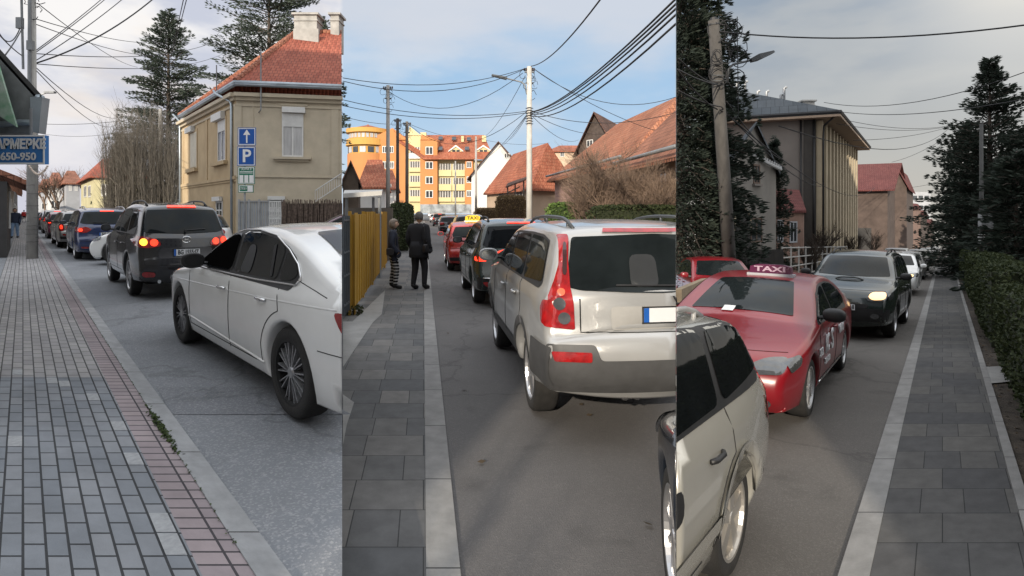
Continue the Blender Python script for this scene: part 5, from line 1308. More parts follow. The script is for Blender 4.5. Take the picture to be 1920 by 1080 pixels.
def side_shop(D0, D1, h, dx, label, m, eave=.7, dark=True):
    E = lambda D, ddx=0.0: Vector((wallL(D).x + dx + ddx, D, 0)); root = empty('shop_building', (E(D0).x, D0, zl), label=label, cat='building'); l = root.location.copy()
    block(root, [E(D0) - Vector((l.x, l.y, 0)), E(D1) - Vector((l.x, l.y, 0)), E(D1, -9) - Vector((l.x, l.y, 0)), E(D0, -9) - Vector((l.x, l.y, 0))], 0, h, m)
    z = zl + h; roof_slab(root, [v - l for v in (E(D0 - .3, eave) + Vector((0, 0, z)), E(D1, eave) + Vector((0, 0, z)), E(D1, -4) + Vector((0, 0, z + 1.8)), E(D0 - .3, -4) + Vector((0, 0, z + 1.8)))], T_old, .15)
    w = wall_in(root, E(D0), E(D1)); n = max(1, int((D1 - D0) / 5))
    for k in range(n):
        u = w.len * (k + .5) / n; window(w, (u - .8, u + .8, zl + .9, zl + 2.3), root, M_trimw, G_win, fr=.08)
    return root
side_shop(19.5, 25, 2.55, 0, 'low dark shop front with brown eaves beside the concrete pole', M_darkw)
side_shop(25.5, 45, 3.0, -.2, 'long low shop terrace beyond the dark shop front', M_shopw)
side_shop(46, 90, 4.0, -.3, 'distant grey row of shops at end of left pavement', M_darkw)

# ------------------------------------------------------------------ houses, trees and walls further along the left street
M_yel = mat('pale_yellow_render', (.50, .46, .28), rough=.9, var=.12, scale=.8); M_wht = mat('white_render', (.55, .54, .52), rough=.9, var=.1, scale=.8); M_greyr = mat('grey_render', (.36, .37, .39), rough=.9, var=.12, scale=.8)
hy = gable_house('yellow_house', 'pale yellow house with red hipped roof behind the poplar rods', [gd(0, 176, 55), gd(0, 268, 56), gd(0, 262, 66), gd(0, 152, 66)], zl, 5.3, 7.4, M_yel, T_red, over=.5, hip=.3)
w = wall_in(hy, gd(0, 176, 55), gd(0, 268, 56))
for x in (198, 232): window(w, w.rect(x - 8, 345, x + 8, 368), hy, M_trimw, G_win, fr=.1)
w = wall_in(hy, gd(0, 152, 66), gd(0, 176, 55))
for x in (160, 168): window(w, w.rect(x - 2.5, 348, x + 2.5, 370), hy, M_trimw, G_win, fr=.1)
hw_ = gable_house('white_house', 'narrow white house with brown roof left of the yellow house', [gd(0, 124, 75), gd(0, 150, 76), gd(0, 146, 88), gd(0, 112, 88)], zl, 5.6, 7.6, M_greyr, T_old, over=.4, hip=.25)
w = wall_in(hw_, gd(0, 124, 75), gd(0, 150, 76))
for x in (132, 143): window(w, w.rect(x - 3, 345, x + 3, 358), hw_, M_trimw, G_win, fr=.1)
for i, (x0, x1, D, ze, zr, m_, lab) in enumerate(((96, 118, 100, 6.5, 9, M_wht, 'small white house far along the left street'), (78, 97, 130, 6.5, 9.5, M_greyr, 'distant grey house near the end of the left street'), (60, 79, 170, 7, 10, M_wht, 'farthest pale house closing the left street'))):
    a, b, c, d = [gd(0, x, dd) for x, dd in ((x0, D), (x1, D + 1), (x1 - 4, D + 12), (x0 - 8, D + 12))]
    h_ = gable_house('distant_house', lab, [a, b, c, d], zl, ze, zr, m_, T_red2, over=.4, hip=.25); w = wall_in(h_, a, b)
    for k in (.28, .72): window(w, (w.len * k - .5, w.len * k + .5, 2.4, 3.8), h_, M_trimw, G_win, fr=.1)
gw = MB(); A_ = gd(0, 225, 47); B_ = gd(0, 337, 37.5); d_ = (B_ - A_).normalized(); nn = Vector((-d_.y, d_.x, 0)) * .1
gw.prism([A_ - nn, B_ - nn, B_ + nn, A_ + nn], [v + Vector((0, 0, 1.5)) for v in (A_ - nn, B_ - nn, B_ + nn, A_ + nn)]); tag(gw.build('garden_wall', mat('dark_garden_wall', (.13, .12, .11), rough=.95, var=.3, scale=1)), 'low dark garden wall under the leafless poplar rods', 'wall')
conifer(gd(0, 316, 62), 23.2, 6.0, 'tall loose pine rising behind the leafless poplars', m=F_pine, z0=.10, dens=1.35, seed=11, gap=.12, power=.60, leaf=.40, droop=.10, nl=.42)
conifer(gd(0, 232, 58), 9.0, 2.8, 'short dark pine half hidden left of poplar rods', m=F_pine, z0=.1, dens=1.6, seed=12, gap=.1, power=.7, leaf=.38, nl=.4)
conifer(gd(0, 505, 52), 25.5, 6.6, 'huge pine towering behind roof of the corner house', m=F_pine, z0=.2, dens=1.35, seed=13, gap=.14, power=.42, leaf=.40, droop=.08, nl=.42)
conifer(gd(0, 600, 66), 23.5, 3.0, 'pine top showing between the two chimneys', m=F_pine, z0=.5, dens=1.7, seed=14, gap=.1, power=.55, leaf=.42, nl=.45)
wands(gd(0, 268, 43), 10.0, 2.7, 1.6, 300, 'clump of leafless pale poplar rods beside the corner house')
bare_tree(gd(0, 112, 78), 12.5, 4, 'leafless spreading tree behind the concrete pole', m=twig, depth=5, seed=5, r0=.17, ang=.5, up=.35)
bare_tree(gd(0, 85, 110), 12, 4, 'second leafless tree farther down the left street', m=twig, depth=4, seed=6, r0=.17, ang=.5, up=.35)
bare_tree(gd(0, 228, 45), 4.2, 2, 'small bare shrub in front of the yellow house', m=barkp, depth=4, stems=5, seed=8, r0=.05, name='bare_shrub', cat='shrub', up=.6)

# ------------------------------------------------------------------ people on the left pavement
person('woman in dark jacket and light blue jeans walking on left pavement', gp(0, 28, 446), 1.72, radians(150), mat('navy_jacket', (.02, .03, .06), rough=.8), mat('light_jeans', (.22, .33, .50), rough=.9, var=.15), mat('dark_brown_hair', (.03, .018, .012), rough=.6), pose={'stride': .10}, hairlong=True)
person('distant pedestrian in red jacket on left pavement', gp(0, 45, 417), 1.75, radians(-40), mat('red_jacket', (.42, .02, .02), rough=.8), mat('black_trousers', (.015, .015, .018), rough=.9), mat('dark_brown_hair', (.03, .018, .012)), pose={'stride': .08})

# ------------------------------------------------------------------ cars of the left street
PW = paint('pearl_white_paint', (.76, .76, .74), rough=.22); PB = paint('black_paint', (.010, .010, .012), rough=.18); PN = paint('navy_paint', (.012, .025, .085), rough=.22)
PS = paint('silver_paint', (.30, .29, .275), rough=.3, metal=.4); PD = paint('charcoal_paint', (.035, .035, .04), rough=.25); PPU = paint('plum_paint', (.10, .02, .045), rough=.25)
# white saloon, cut by the edge of the picture
s = Shape([(2.08,.20),(2.19,.33),(2.22,.50),(2.17,.66),(2.02,.78),(1.6,.88),(1.05,.955),(.92,.98),(.55,1.18),(.2,1.33),(-.05,1.40),(-.5,1.44),(-.95,1.41),(-1.4,1.30),(-1.8,1.15),(-2.0,1.08),(-2.35,1.03),(-2.43,.96),(-2.44,.75),(-2.48,.55),(-2.46,.36),(-2.35,.24)], 1.81, zb=.95, wb=2.84, wr=.345, tumble=.36, sill=.20, arch=.04, shelf=.028)
r, s = car('white_saloon_car', 'white saloon car with open front window and black multi-spoke wheels', 'saloon', 1.81, 2.84, .345, PW, style='multi', rim=mat('silver_spoke_faces', (.34, .34, .35), rough=.3, metal=.6, var=.3, scale=30), shp=s, trim=M_black, hnd=M_chrome, glass=M_glass2, mir=False); mirror_part(r, s, .50, 1.03, M_black, size=.95, glass=M_seam)
rear_kit(r, s, 'saloon', lit=False, plate_txt=None); front_kit(r, s, 'saloon')
ch = MB()
pa = [(.93, .978), (.35, 1.265), (.05, 1.362), (-.14, 1.392), (-.5, 1.397), (-.88, 1.362), (-1.2, 1.262), (-1.42, 1.16), (-1.53, 1.06), (-1.47, 1.01), (-.8, .985), (.3, .972), (.93, .978)]
for a in 'LR': ch.tube(s.path(pa, a, .06, .006), .009, 5)
ch.build('chrome_window_trim', M_chrome, r, True)
sw_ = MB(); 
for a in 'LR': sw_.tube(s.path([(1.0, .40), (-1.0, .33)], a, .1, .0), .012, 5)
sw_.build('sill_crease', PW, r, True)
cs_ = MB()
for a in 'LR': cs_.tube(s.path([(1.85, .76), (.6, .80), (-1.0, .86), (-2.1, .92)], a, .1, -.0095), .013, 6)
cs_.build('shoulder_crease', PW, r, True); seams(r, s, [[(-.235, 1.0), (-.18, 1.37)], [(-1.42, 1.06), (-1.95, .98)], [(-1.9, .62), (-2.42, .64)], [(2.0, .60), (1.8, .64)]], 'L', .004)
nt_ = s.decal([(.80, 1.0), (.30, 1.255), (.05, 1.335), (-.12, 1.35), (-.17, 1.02)], 'L', mat('open_window_interior', (.004, .004, .004), rough=1, var=0, spec=0), 'open_window', r, .011)
s.decal([(-.62, 1.02), (-.38, 1.02), (-.42, 1.20), (-.44, 1.27), (-.56, 1.27), (-.60, 1.20)], 'L', mat('seat_behind_glass', (.022, .024, .026), rough=.4, var=.2), 'seat_seen_through_glass', r, .012)
s.decal([(-.92, 1.28), (-.96, 1.30), (-1.06, 1.04), (-1.02, 1.03)], 'L', M_black, 'quarter_light_bar', r, .012, rnd=.2)
place(r, s, 0, (546, 783), (341, 641), sy=.90, sz=.975)
clip_tree(r, -1, B1)
# black SUV
hs = shape('suv', 1.89, 2.70, .375)
r, s = car('black_suv', 'black SUV with lit brake lamps waiting ahead of the white saloon', 'suv', 1.89, 2.70, .375, PB, style='ten', shp=hs, rail=(.25, -1.75, M_black), rim=M_alloy)
for sg_ in (1, -1):
    hw = s.W; A_ = 'L' if sg_ > 0 else 'R'
    o = s.decal([(sg_ * (hw - .01), 1.10), (sg_ * (hw - .2), 1.10), (sg_ * (hw - .44), 1.02), (sg_ * (hw - .46), .93), (sg_ * (hw - .2), .90), (sg_ * (hw - .01), .93)], 'B', M_redlens, 'tail_lamp', r, .01)
    s.decal([(s.xr + .08, 1.09), (s.xr + .38, 1.12), (s.xr + .34, 1.0), (s.xr + .08, .93)], A_, M_redlens, 'tail_lamp_side', o, .01)
    s.decal([(sg_ * (hw - .33) + .075 * cos(t), .995 + .062 * sin(t)) for t in [2 * pi * i / 12 for i in range(12)]], 'B', M_redlit, 'brake_bulb', o, .016)
    if sg_ > 0: s.decal([(sg_ * (hw - .145) + .07 * cos(t), 1.005 + .062 * sin(t)) for t in [2 * pi * i / 12 for i in range(12)]], 'B', M_amberlit, 'indicator_bulb', o, .018)
    else: s.decal([(sg_ * (hw - .145) + .075 * cos(t), 1.005 + .065 * sin(t)) for t in [2 * pi * i / 12 for i in range(12)]], 'B', M_redlit, 'brake_bulb', o, .018)
    s.decal([(sg_ * (hw - .10), .50), (sg_ * (hw - .34), .49), (sg_ * (hw - .34), .40), (sg_ * (hw - .12), .41)], 'B', M_redlens, 'rear_reflector', r, .012)
s.decal([(-.30, 1.605), (.30, 1.605), (.28, 1.64), (-.28, 1.64)], 'B', M_redlit, 'stop_lamp', r, .016, rnd=0)
s.decal([(-.55, .72), (.55, .72), (.52, .90), (-.52, .90)], 'B', mat('plate_recess_paint', (.03, .03, .033), rough=.35, var=.1), 'plate_recess', r, .005)
plate(r, s, 'B', .815, 'BG 1555·JZ'); wiper(r, s, 'B', 0, 1.19, -.42, 1.21)
b_, x_ = badge_ring(r, s, 'B', 0, 1.04, .055, rw=1.6); b_.tube([(x_, .045, 1.005), (x_, .025, 1.075)], .008, 4); b_.tube([(x_, -.045, 1.075), (x_, -.025, 1.005)], .008, 4); b_.tube([(x_, .035, 1.035), (x_, -.035, 1.045)], .008, 4); b_.build('badge', M_chrome, r)
seams(r, s, [[(-.8, .60), (.8, .60)], [(-.80, .62), (-.82, 1.12)], [(.80, .62), (.82, 1.12)]], 'B', .005)
ex = MB()
for y in (.52,): ex.tube([(-2.2, y, .33), (-2.38, y, .32)], .035, 10)
ex.build('exhaust', M_chrome, r)
place(r, s, 0, (243, 553), (206, 527), sy=.79, sz=1.0)
# white car pulling out between the queue
r, s = car('white_hatchback', 'white hatchback nosing out from behind the black SUV', 'hatch', 1.72, 2.5, .32, PW, style='multi', rim=M_darkmetal)
front_kit(r, s, 'hatch', plate_txt=None); rear_kit(r, s, 'hatch', lit=False, plate_txt=None)
f_ = gp(0, 195, 497); f_ = gp(0, 214, 497); q_ = f_ + Vector((2.2, .5, 0)); place(r, s, 0, q_, f_, sy=.9)
# blue MPV
r, s = car('blue_minivan', 'dark blue minivan in queue with lit tail lamps and pale roof bars', 'mpv', 1.8, 2.68, .33, PN, style='five', rail=(.3, -1.7, M_alloy))
rear_kit(r, s, 'mpv', plate_txt='BG 862-TL', bumper=PN)
b_, x_ = badge_ring(r, s, 'B', 0, 1.02, .075, tube=.009); b_.tube([(x_, .035, 1.05), (x_, .018, .98), (x_, 0, 1.02), (x_, -.018, .98), (x_, -.035, 1.05)], .007, 4); b_.build('badge', M_chrome, r)
place(r, s, 0, (140, 485), (127.5, 473), sy=.92)
# silver estate
r, s = car('silver_estate_car', 'silver estate car with upright lit tail lamps behind the blue minivan', 'wagon', 1.75, 2.6, .31, PS, style='five', rail=(.1, -1.7, PS)); rear_kit(r, s, 'wagon', lamps='tall', plate_txt='BG 415-KP', bumper=M_black, bump_z=.52)
place(r, s, 0, (107.5, 463), (97.5, 456), sy=.95, sz=1.06)
r, s = car('dark_hatchback', 'dark red-tinged hatchback with bright brake lamps ahead of silver estate', 'hatch', 1.72, 2.5, .31, PPU, style='steel'); rear_kit(r, s, 'hatch', plate_txt='', lamps='wide')
a, b = along(0, (88.5, 447), 40, 3.0); place(r, s, 0, a, b, sy=.95)
r, s = car('light_minivan', 'light-roofed minivan sixth in the left queue', 'mpv', 1.78, 2.68, .33, PS, style='steel'); rear_kit(r, s, 'mpv', plate_txt='', lamps='tall')
a, b = along(0, (80, 437), 41, 3.2); place(r, s, 0, a, b, sy=.95)
r, s = car('black_hatchback', 'small black hatchback with glowing tail lamps far along the left queue', 'hatch', 1.72, 2.5, .31, PB, style='steel'); rear_kit(r, s, 'hatch', plate_txt='', lamps='tall'); FARCAR = r
a, b = along(0, (74, 431), 41, 3.0); place(r, s, 0, a, b, sy=.95)
for i, (x, y) in enumerate(((64, 422), (58, 415), (54, 410.5))):
    c = copy_tree(FARCAR); c['label'] = ('distant queue car showing only red lamps beside the concrete pole', 'tiny dark car near far end of left queue', 'farthest car visible at the end of the left queue')[i]; c['group'] = 'distant cars in the left queue'
    a, b = along(0, (x, y), 41, 3.0); place(c, s, 0, a, b, sy=.95)
# plum car across the street, roof only
r, s = car('plum_car', 'plum-coloured car parked behind white saloon with only its roof showing', 'hatch', 1.75, 2.55, .32, PPU, style='five')
f_ = gd(0, 560, 15.2); place(r, s, 0, f_ + Vector((2.9, .6, 0)), f_, sy=.95, sz=1.02); clip_tree(r, -1, B1)

# ------------------------------------------------------------------ overhead cables, left street
T = pt(56, 20, 19.2); T2 = pt(56, 100, 19.2); T3 = pt(56, 128, 19.2)
ends = [((60, 100, 19.2), (198, -8, 26), .05, 'two thin cables running up to the right from the pole'), ((62, 102, 19.2), (205, -8, 26), .05, 'inner of two thin cables from pole towards top of picture'), ((60, 118, 19.2), (235, -6, 24), .1, 'cable from pole crossing towards the top above the pine'), ((66, 119, 19.2), (292, -6, 24), .3, 'thicker cable rising from pole to the top edge'),
 ((70, 6, 19.2), (258, 126, 60), .4, 'cable falling from pole head towards the tall pine'), ((60, 100, 19.2), (410, 75, 50), .6, 'near-horizontal cable from pole passing behind the pine'), ((58, 119, 19.2), (420, 100, 60), .7, 'lower near-horizontal cable behind the pine'),
 ((62, 122, 19.2), (236, 216, 60), .9, 'upper of two drooping cables left of the pine'), ((60, 124, 19.2), (222, 231, 70), 1.1, 'lower of two drooping cables left of the pine'), ((40, 46, 19.2), (-10, 46, 15), .5, 'short cable leaving pole to the left'), ((44, 48, 19.2), (8, 106, 12), .05, 'cable dropping from pole to the shop eaves'), ((-6, 60, 14), (44, 106, 19.2), .05, 'cable crossing low at the left edge'),
 ((346, -10, 20), (316, 120, 62), .1, 'left of two steep cables hanging before the pine'), ((352, -10, 20), (320, 110, 62), .1, 'right of two steep cables hanging before the pine'), ((70, 232, 40), (300, 214, 44), .3, 'thin low cable towards the poplar pole'), ((75, 250, 60), (300, 232, 44), .6, 'second thin low cable towards the poplar pole'), ((66, 35, 19.2), (276, 80, 45), .2, 'faint cable behind the crossing cables'), ((66, 45, 19.2), (276, 104, 45), .2, 'fainter lower cable behind the crossing cables'), ((301, 214, 44), (640, 45, 36), .8, 'cable from poplar pole over the red roof')]
for a, b, sg_, lab in ends: cable(pt(*a), pt(*b), sg_, .016 if 'thick' not in lab else .026, lab)
# ================================================================== MIDDLE STREET
T_or = tile_mat('orange_clay_tiles', (.29, .105, .055), (.38, .165, .095), .34, .24, var=.3)
T_or2 = tile_mat('rust_clay_tiles', (.30, .085, .045), (.40, .15, .085), .34, .24, var=.35)
T_dk = tile_mat('dark_brown_tiles', (.09, .05, .04), (.16, .085, .06), .34, .24, var=.4)
M_orange = mat('orange_render', (.52, .215, .075), rough=.85, var=.06, scale=.3); M_amber = mat('amber_render', (.56, .31, .08), rough=.85, var=.06, scale=.3)
M_lemon = mat('lemon_render', (.60, .51, .28), rough=.85, var=.06, scale=.3); M_whw = mat('bright_white_render', (.72, .71, .69), rough=.85, var=.08, scale=.4)
M_peach = mat('peach_render', (.56, .42, .30), rough=.9, var=.12, scale=.5); M_pink = mat('dusty_pink_render', (.40, .25, .21), rough=.9, var=.12, scale=.5)
M_rail = mat('balcony_rail', (.16, .15, .14), rough=.6, var=.2); M_wood = mat('grey_wood', (.13, .11, .095), rough=.95, var=.3, scale=4, streak=.7)

def apartments():
    D = 120.0; A = gd(1, 640.9 + 1.5, D); B = gd(1, 925, D)
    root = empty('apartment_complex', (0, D, 0), label='orange and yellow apartment building with round tower and red roof closing the street', cat='apartment building'); l = root.location.copy()
    w = wall_in(root, A, B); P = w.P
    def bx(x0, y0, x1, y1, o0, o1, m, nm, par=None): g = MB(); r = w.rect(x0, y0, x1, y1); w.slabbox(g, *r, o0, o1); return g.build(nm, m, par or root)
    bx(690, 262, 745, 400, -10, 0, M_orange, 'wall'); bx(745, 262, 764, 400, -10, -.4, M_orange, 'wall'); bx(764, 252, 788, 400, -10, -.8, M_lemon, 'wall')
    bx(788, 262, 820, 400, -10, 0, M_orange, 'wall'); bx(820, 297, 872, 400, -10, -1.2, M_lemon, 'wall'); bx(872, 297, 887, 400, -10, 0, M_orange, 'wall'); bx(887, 300, 925, 400, -10, -.6, M_lemon, 'wall')
    def gab(x0, x1, yb, yt, m, o=0.0, lean=.5):
        a = w.px(x0, yb, o); b = w.px(x1, yb, o); c = w.px(x0 + (x1 - x0) * lean, yt, o); g = MB(); bk = Vector((0, 9, 0)); g.prism([a, b, c], [a + bk, b + bk, c + bk]); g.build('gable', m, root)
    gab(690, 764, 262, 240, M_orange, .0, .62); gab(764, 788, 253, 236, M_lemon, -.6, .12); gab(788, 820, 263, 252, M_orange, .0, .1)
    # main red roof with dormers and rooflights
    a, b, c, d = w.px(796, 297, .8), w.px(926, 297, .8), w.px(905, 246, -6), w.px(788, 246, -6); rf = roof_slab(root, [a, b, c, d], T_or2, .3)
    a, b, c, d = w.px(745, 262, 0), w.px(796, 297, .8), w.px(788, 246, -6), w.px(752, 246, -6); roof_slab(root, [a, b, c, d], T_or2, .3)
    for x0, x1, y0, y1 in ((840, 868, 271, 290), (890, 922, 271, 290)):
        g = MB(); o = -1.0; bk = Vector((0, 4, 0)); q = [w.px(x0 + 3, y1, o), w.px(x1 - 3, y1, o), w.px(x1 - 3, y0 + 9, o), w.px(x0 + 3, y0 + 9, o)]; g.prism(q, [v + bk for v in q]); q2 = [w.px(x0 + 3, y0 + 9, o), w.px(x1 - 3, y0 + 9, o), w.px((x0 + x1) / 2, y0 + 2, o)]; g.prism(q2, [v + bk for v in q2]); dm = g.build('dormer', M_lemon, root)
        g = MB(); t = Vector((0, -.3, 0)); q = [w.px(x0, y0 + 11, o), w.px((x0 + x1) / 2, y0, o), w.px(x1, y0 + 11, o), w.px(x1, y0 + 13, o), w.px((x0 + x1) / 2, y0 + 3, o), w.px(x0, y0 + 13, o)]; g.prism([v + t for v in q], [v + bk for v in q]); g.build('dormer_roof', M_whw, dm)
        for k in (-1, 1): xc = (x0 + x1) / 2 + k * 4; g = MB(); w.slabbox(g, *w.rect(xc - 3, y0 + 9, xc + 3, y1 - 2), o + .01, o + .06); g.build('dormer_window', G_win, dm)
    for x, y in ((822, 255), (848, 256), (825, 278), (875, 278), (877, 257)): g = MB(); q = [w.px(x + dx, y + dy, -3.6 + (272 - (y + dy)) * -.13 + 1.9) for dx, dy in ((-4, -3), (4, -3), (4, 4), (-4, 4))]; g.prism(q, [v + Vector((0, -.15, .15)) for v in q]); g.build('rooflight', G_win, rf)
    for x0, x1, y0, y1 in ((862, 867, 251, 262), (783, 794, 244, 253), (902, 910, 250, 262)): g = MB(); q = w.rect(x0, y0, x1, y1); w.slabbox(g, *q, -4.5, -3.5); g.build('chimney', M_lemon, root)
    # windows
    def win(x0, y0, x1, y1, o=0, m=G_win):
        ww = w.rect(x0, y0, x1, y1); g = MB(); w.slabbox(g, ww[0], ww[1], ww[2], ww[3], o + .02, o + .12); f = g.build('window', M_whw, root); g = MB(); um = (ww[0] + ww[1]) / 2
        w.slabbox(g, ww[0] + .13, um - .07, ww[2] + .13, ww[3] - .13, o + .125, o + .15); w.slabbox(g, um + .07, ww[1] - .13, ww[2] + .13, ww[3] - .13, o + .125, o + .15); g.build('pane', m, f)
    for y in (303, 331, 358): win(717, y, 727, y + 13); win(731, y, 739, y + 13)
    win(717, 274, 726, 287); win(730, 274, 738, 287); win(717, 384, 739, 396)
    for y in (303, 331, 357): win(798, y, 812, y + 14)
    win(798, 275, 812, 290)
    for y in (303, 331, 357): win(875, y, 884, y + 12)
    # balconies
    def balc(x0, x1, y, o, m, y2, glass=True):
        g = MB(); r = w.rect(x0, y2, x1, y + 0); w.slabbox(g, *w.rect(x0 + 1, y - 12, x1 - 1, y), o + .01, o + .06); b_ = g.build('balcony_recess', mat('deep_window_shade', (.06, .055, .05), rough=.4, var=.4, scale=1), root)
        g = MB(); w.slabbox(g, *w.rect(x0, y, x1, y2), o + .3, o + .5); w.slabbox(g, *w.rect(x0, y2 - 1, x1, y2), o, o + .3); bb = g.build('balcony_front', m, root)
        g = MB(); 
        for k in range(5): xx = x0 + 2 + (x1 - x0 - 4) * k / 4; w.slabbox(g, *w.rect(xx - .5, y - 12, xx + .5, y), o + .065, o + .14)
        g.build('balcony_frame', M_whw, root)
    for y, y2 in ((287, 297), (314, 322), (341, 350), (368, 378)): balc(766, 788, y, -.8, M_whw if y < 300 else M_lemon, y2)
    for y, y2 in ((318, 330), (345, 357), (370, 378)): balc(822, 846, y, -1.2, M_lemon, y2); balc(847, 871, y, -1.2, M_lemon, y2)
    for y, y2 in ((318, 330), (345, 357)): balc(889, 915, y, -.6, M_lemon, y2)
    g = MB(); w.slabbox(g, *w.rect(788, 383, 888, 400), .01, .08); g.build('shopfront', mat('ground_floor_glazing', (.28, .30, .31), rough=.2, var=.5, scale=.8), root)
    # round tower, seen whole
    c = gd(1, 688, D + 2) - l; R_ = 39 / F * D * 1.0; zz = lambda y: EYE - (y - HY) / F * D
    def ring(z0, z1, r, m, nm, par=None, n=40): g = MB(); g.lathe([(.01, z0), (r, z0), (r, z1), (.01, z1)], Matrix.Translation((c.x, c.y + R_ * .2, 0)), n); return g.build(nm, m, par or root)
    R_ = 4.3
    ring(-.2, zz(288), R_ * .98, M_orange, 'tower_wall'); ring(zz(288), zz(274), R_ * .93, M_amber, 'tower_wall'); ring(zz(272) , zz(269), R_ * 1.05, M_amber, 'tower_band'); ring(zz(269), zz(260), R_ * 1.02, M_amber, 'tower_parapet'); ring(zz(260), zz(248), R_ * .9, M_amber, 'tower_wall'); ring(zz(248), zz(240), R_ * 1.04, M_amber, 'tower_crown')
    g = MB(); g.lathe([(R_ * 1.04, zz(241)), (.3, zz(231)), (.01, zz(229))], Matrix.Translation((c.x, c.y + R_ * .2, 0)), 30); g.build('tower_roof', T_or2, root)
    for k in range(13):
        a = radians(-165 + k * 12.5); q = Vector((c.x + R_ * .905 * cos(a), c.y + R_ * .2 + R_ * .905 * sin(a), 0)); g = MB(); M = Matrix.Translation(q) @ Matrix.Rotation(a + pi / 2, 4, 'Z'); g.box((-.30, -.05, zz(258)), (.30, .05, zz(250)), M); g.build('tower_window', G_curt, root)
    for k in range(7):
        a = radians(-160 + k * 23); q = Vector((c.x + R_ * .94 * cos(a), c.y + R_ * .2 + R_ * .94 * sin(a), 0)); g = MB(); M = Matrix.Translation(q) @ Matrix.Rotation(a + pi / 2, 4, 'Z'); g.box((-.6, -.05, zz(286)), (.6, .05, zz(275)), M); g.build('tower_glazing', G_curt if k % 2 else G_win, root)
    clip_tree(root, 1, B1)
apartments()

def simple_house(name, label, foot, ze, zr, wm, rm, axis=0, hip=0.0, over=.4, wins=(), edge=(0, 1), frame=None, p=1, sill=None):
    h = gable_house(name, label, foot, gz_at(p, *foot[0][:2]) - .3, ze, zr, wm, rm, axis=axis, hip=hip, over=over)
    w = wall_in(h, foot[edge[0]], foot[edge[1]])
    for r in wins: window(w, w.rect(*r), h, frame or M_trimw, G_win, fr=.09, sill=sill)
    return h, w
G = lambda x, D, p=1: (gd(p, x, D).x, D, 0)
# left side behind the yellow fence
h, w = simple_house('dark_outhouse', 'dark gabled outhouse at left behind the yellow fence', [(B1 * 30 + .05, 30, 0), G(672, 30), G(676, 37), (B1 * 37 + .05, 37, 0)], 3.6, 4.5, mat('dark_brown_boards', (.075, .055, .04), rough=.9, var=.3, scale=2), T_dk, axis=1, over=.15)
clip_tree(h, 1, B1)
h, w = simple_house('white_bungalow', 'low white bungalow with brown roof left of the concrete poles', [G(676, 46), G(722, 46), G(728, 56), G(684, 56)], 3.9, 6.4, M_whw, T_or2, axis=0, over=.3, hip=.2, wins=((684, 352, 691, 362),))
h, w = simple_house('white_bungalow', 'second white bungalow with rust-red roof farther back left', [G(700, 66), G(742, 66), G(746, 78), G(706, 78)], 4.6, 7.0, M_whw, T_or2, axis=0, over=.4, hip=.2, wins=((712, 345, 718, 355), (728, 345, 734, 355)))
# right side houses
h, w = simple_house('white_gabled_house', 'tall white gabled house facing the street with one small attic window', [G(884, 74), G(985, 76), G(1006, 88), G(900, 88)], 6.6, 10.9, M_whw, T_dk, axis=1, over=.5)
for r in ((945, 287, 955, 297), (965, 340, 977, 360), (915, 345, 925, 362)): window(w, w.rect(*r), h, M_trimw, G_win, fr=.12)
h, w = simple_house('red_roofed_house', 'low house with long rust-red roof beside the white gabled house', [G(913, 62), G(996, 50), G(1080, 54), G(990, 70)], 4.2, 8.2, M_ochre if 'M_ochre' in globals() else M_peach, T_or2, axis=0, over=.5, hip=.12)
for r in ((935, 358, 945, 375), (968, 352, 980, 376)): window(w, w.rect(*r), h, M_trimw, G_win, fr=.1)
h, w = simple_house('pale_flat_house', 'pale house top showing behind the long red roof', [G(1030, 92), G(1100, 92), G(1110, 104), G(1040, 104)], 11.5, 13.0, M_peach, T_or2, axis=0, over=.4, hip=.2, wins=((1050, 284, 1058, 294),))
h, w = simple_house('red_dormer_house', 'dark-gabled house rising behind the big orange roof', [G(1085, 58), G(1150, 54), G(1200, 62), G(1120, 66)], 8.2, 11.4, mat('dark_gable_boards', (.09, .07, .06), rough=.9, var=.3), T_dk, axis=1, over=.6, wins=((1100, 262, 1112, 276),))
# long pink house with the big orange roof
f0 = (6.0, 29.5, 0); f1 = (3.35, 45.5, 0)
f3 = (13.6, 31.5, 0); f2 = (11.6, 47, 0)
h, w = simple_house('pink_house', 'long dusty-pink house under the big orange tiled roof', [f1, f0, f3, f2], 4.75, 8.4, M_pink, T_or, axis=0, over=.55, hip=.16)
for r in ((1098, 332, 1112, 372), (1150, 322, 1170, 372)): window(w, w.rect(*r), h, M_trimw, G_win, fr=.1, surround=M_peach)
g = MB(); w.slabbox(g, 0, w.len, 4.25, 4.5, 0, .12); g.build('cornice', M_trimw, h)
g = MB(); g.tube([w.P(-.3, 4.62, .62), w.P(w.len + .3, 4.62, .62)], .08, 6); g.tube([w.P(w.len - .2, 4.6, .6), w.P(w.len - .25, 4.3, .12), w.P(w.len - .25, 0, .12)], .05, 6); g.build('gutter', M_grey, h, True)
clip_tree(h, -1, B2)
# nearest peach house
f0 = (6.35, 21.0, 0); f1 = (5.55, 27.6, 0); f3 = (12.5, 22.5, 0); f2 = (11.5, 29, 0)
h, w = simple_house('peach_house', 'nearest peach-coloured house with brown-orange roof behind the bare bush', [f1, f0, f3, f2], 4.35, 7.2, M_peach, T_old, axis=0, over=.6, hip=0)
for r in ((1201, 325, 1212, 378), (1236, 322, 1252, 380)): window(w, w.rect(*r), h, mat('brown_window_wood', (.11, .07, .05), rough=.6), G_win, fr=.08)
g = MB(); g.tube([w.P(-.3, 4.15, .66), w.P(w.len + .5, 4.15, .66)], .08, 6); g.build('gutter', M_grey, h, True)
clip_tree(h, -1, B2)
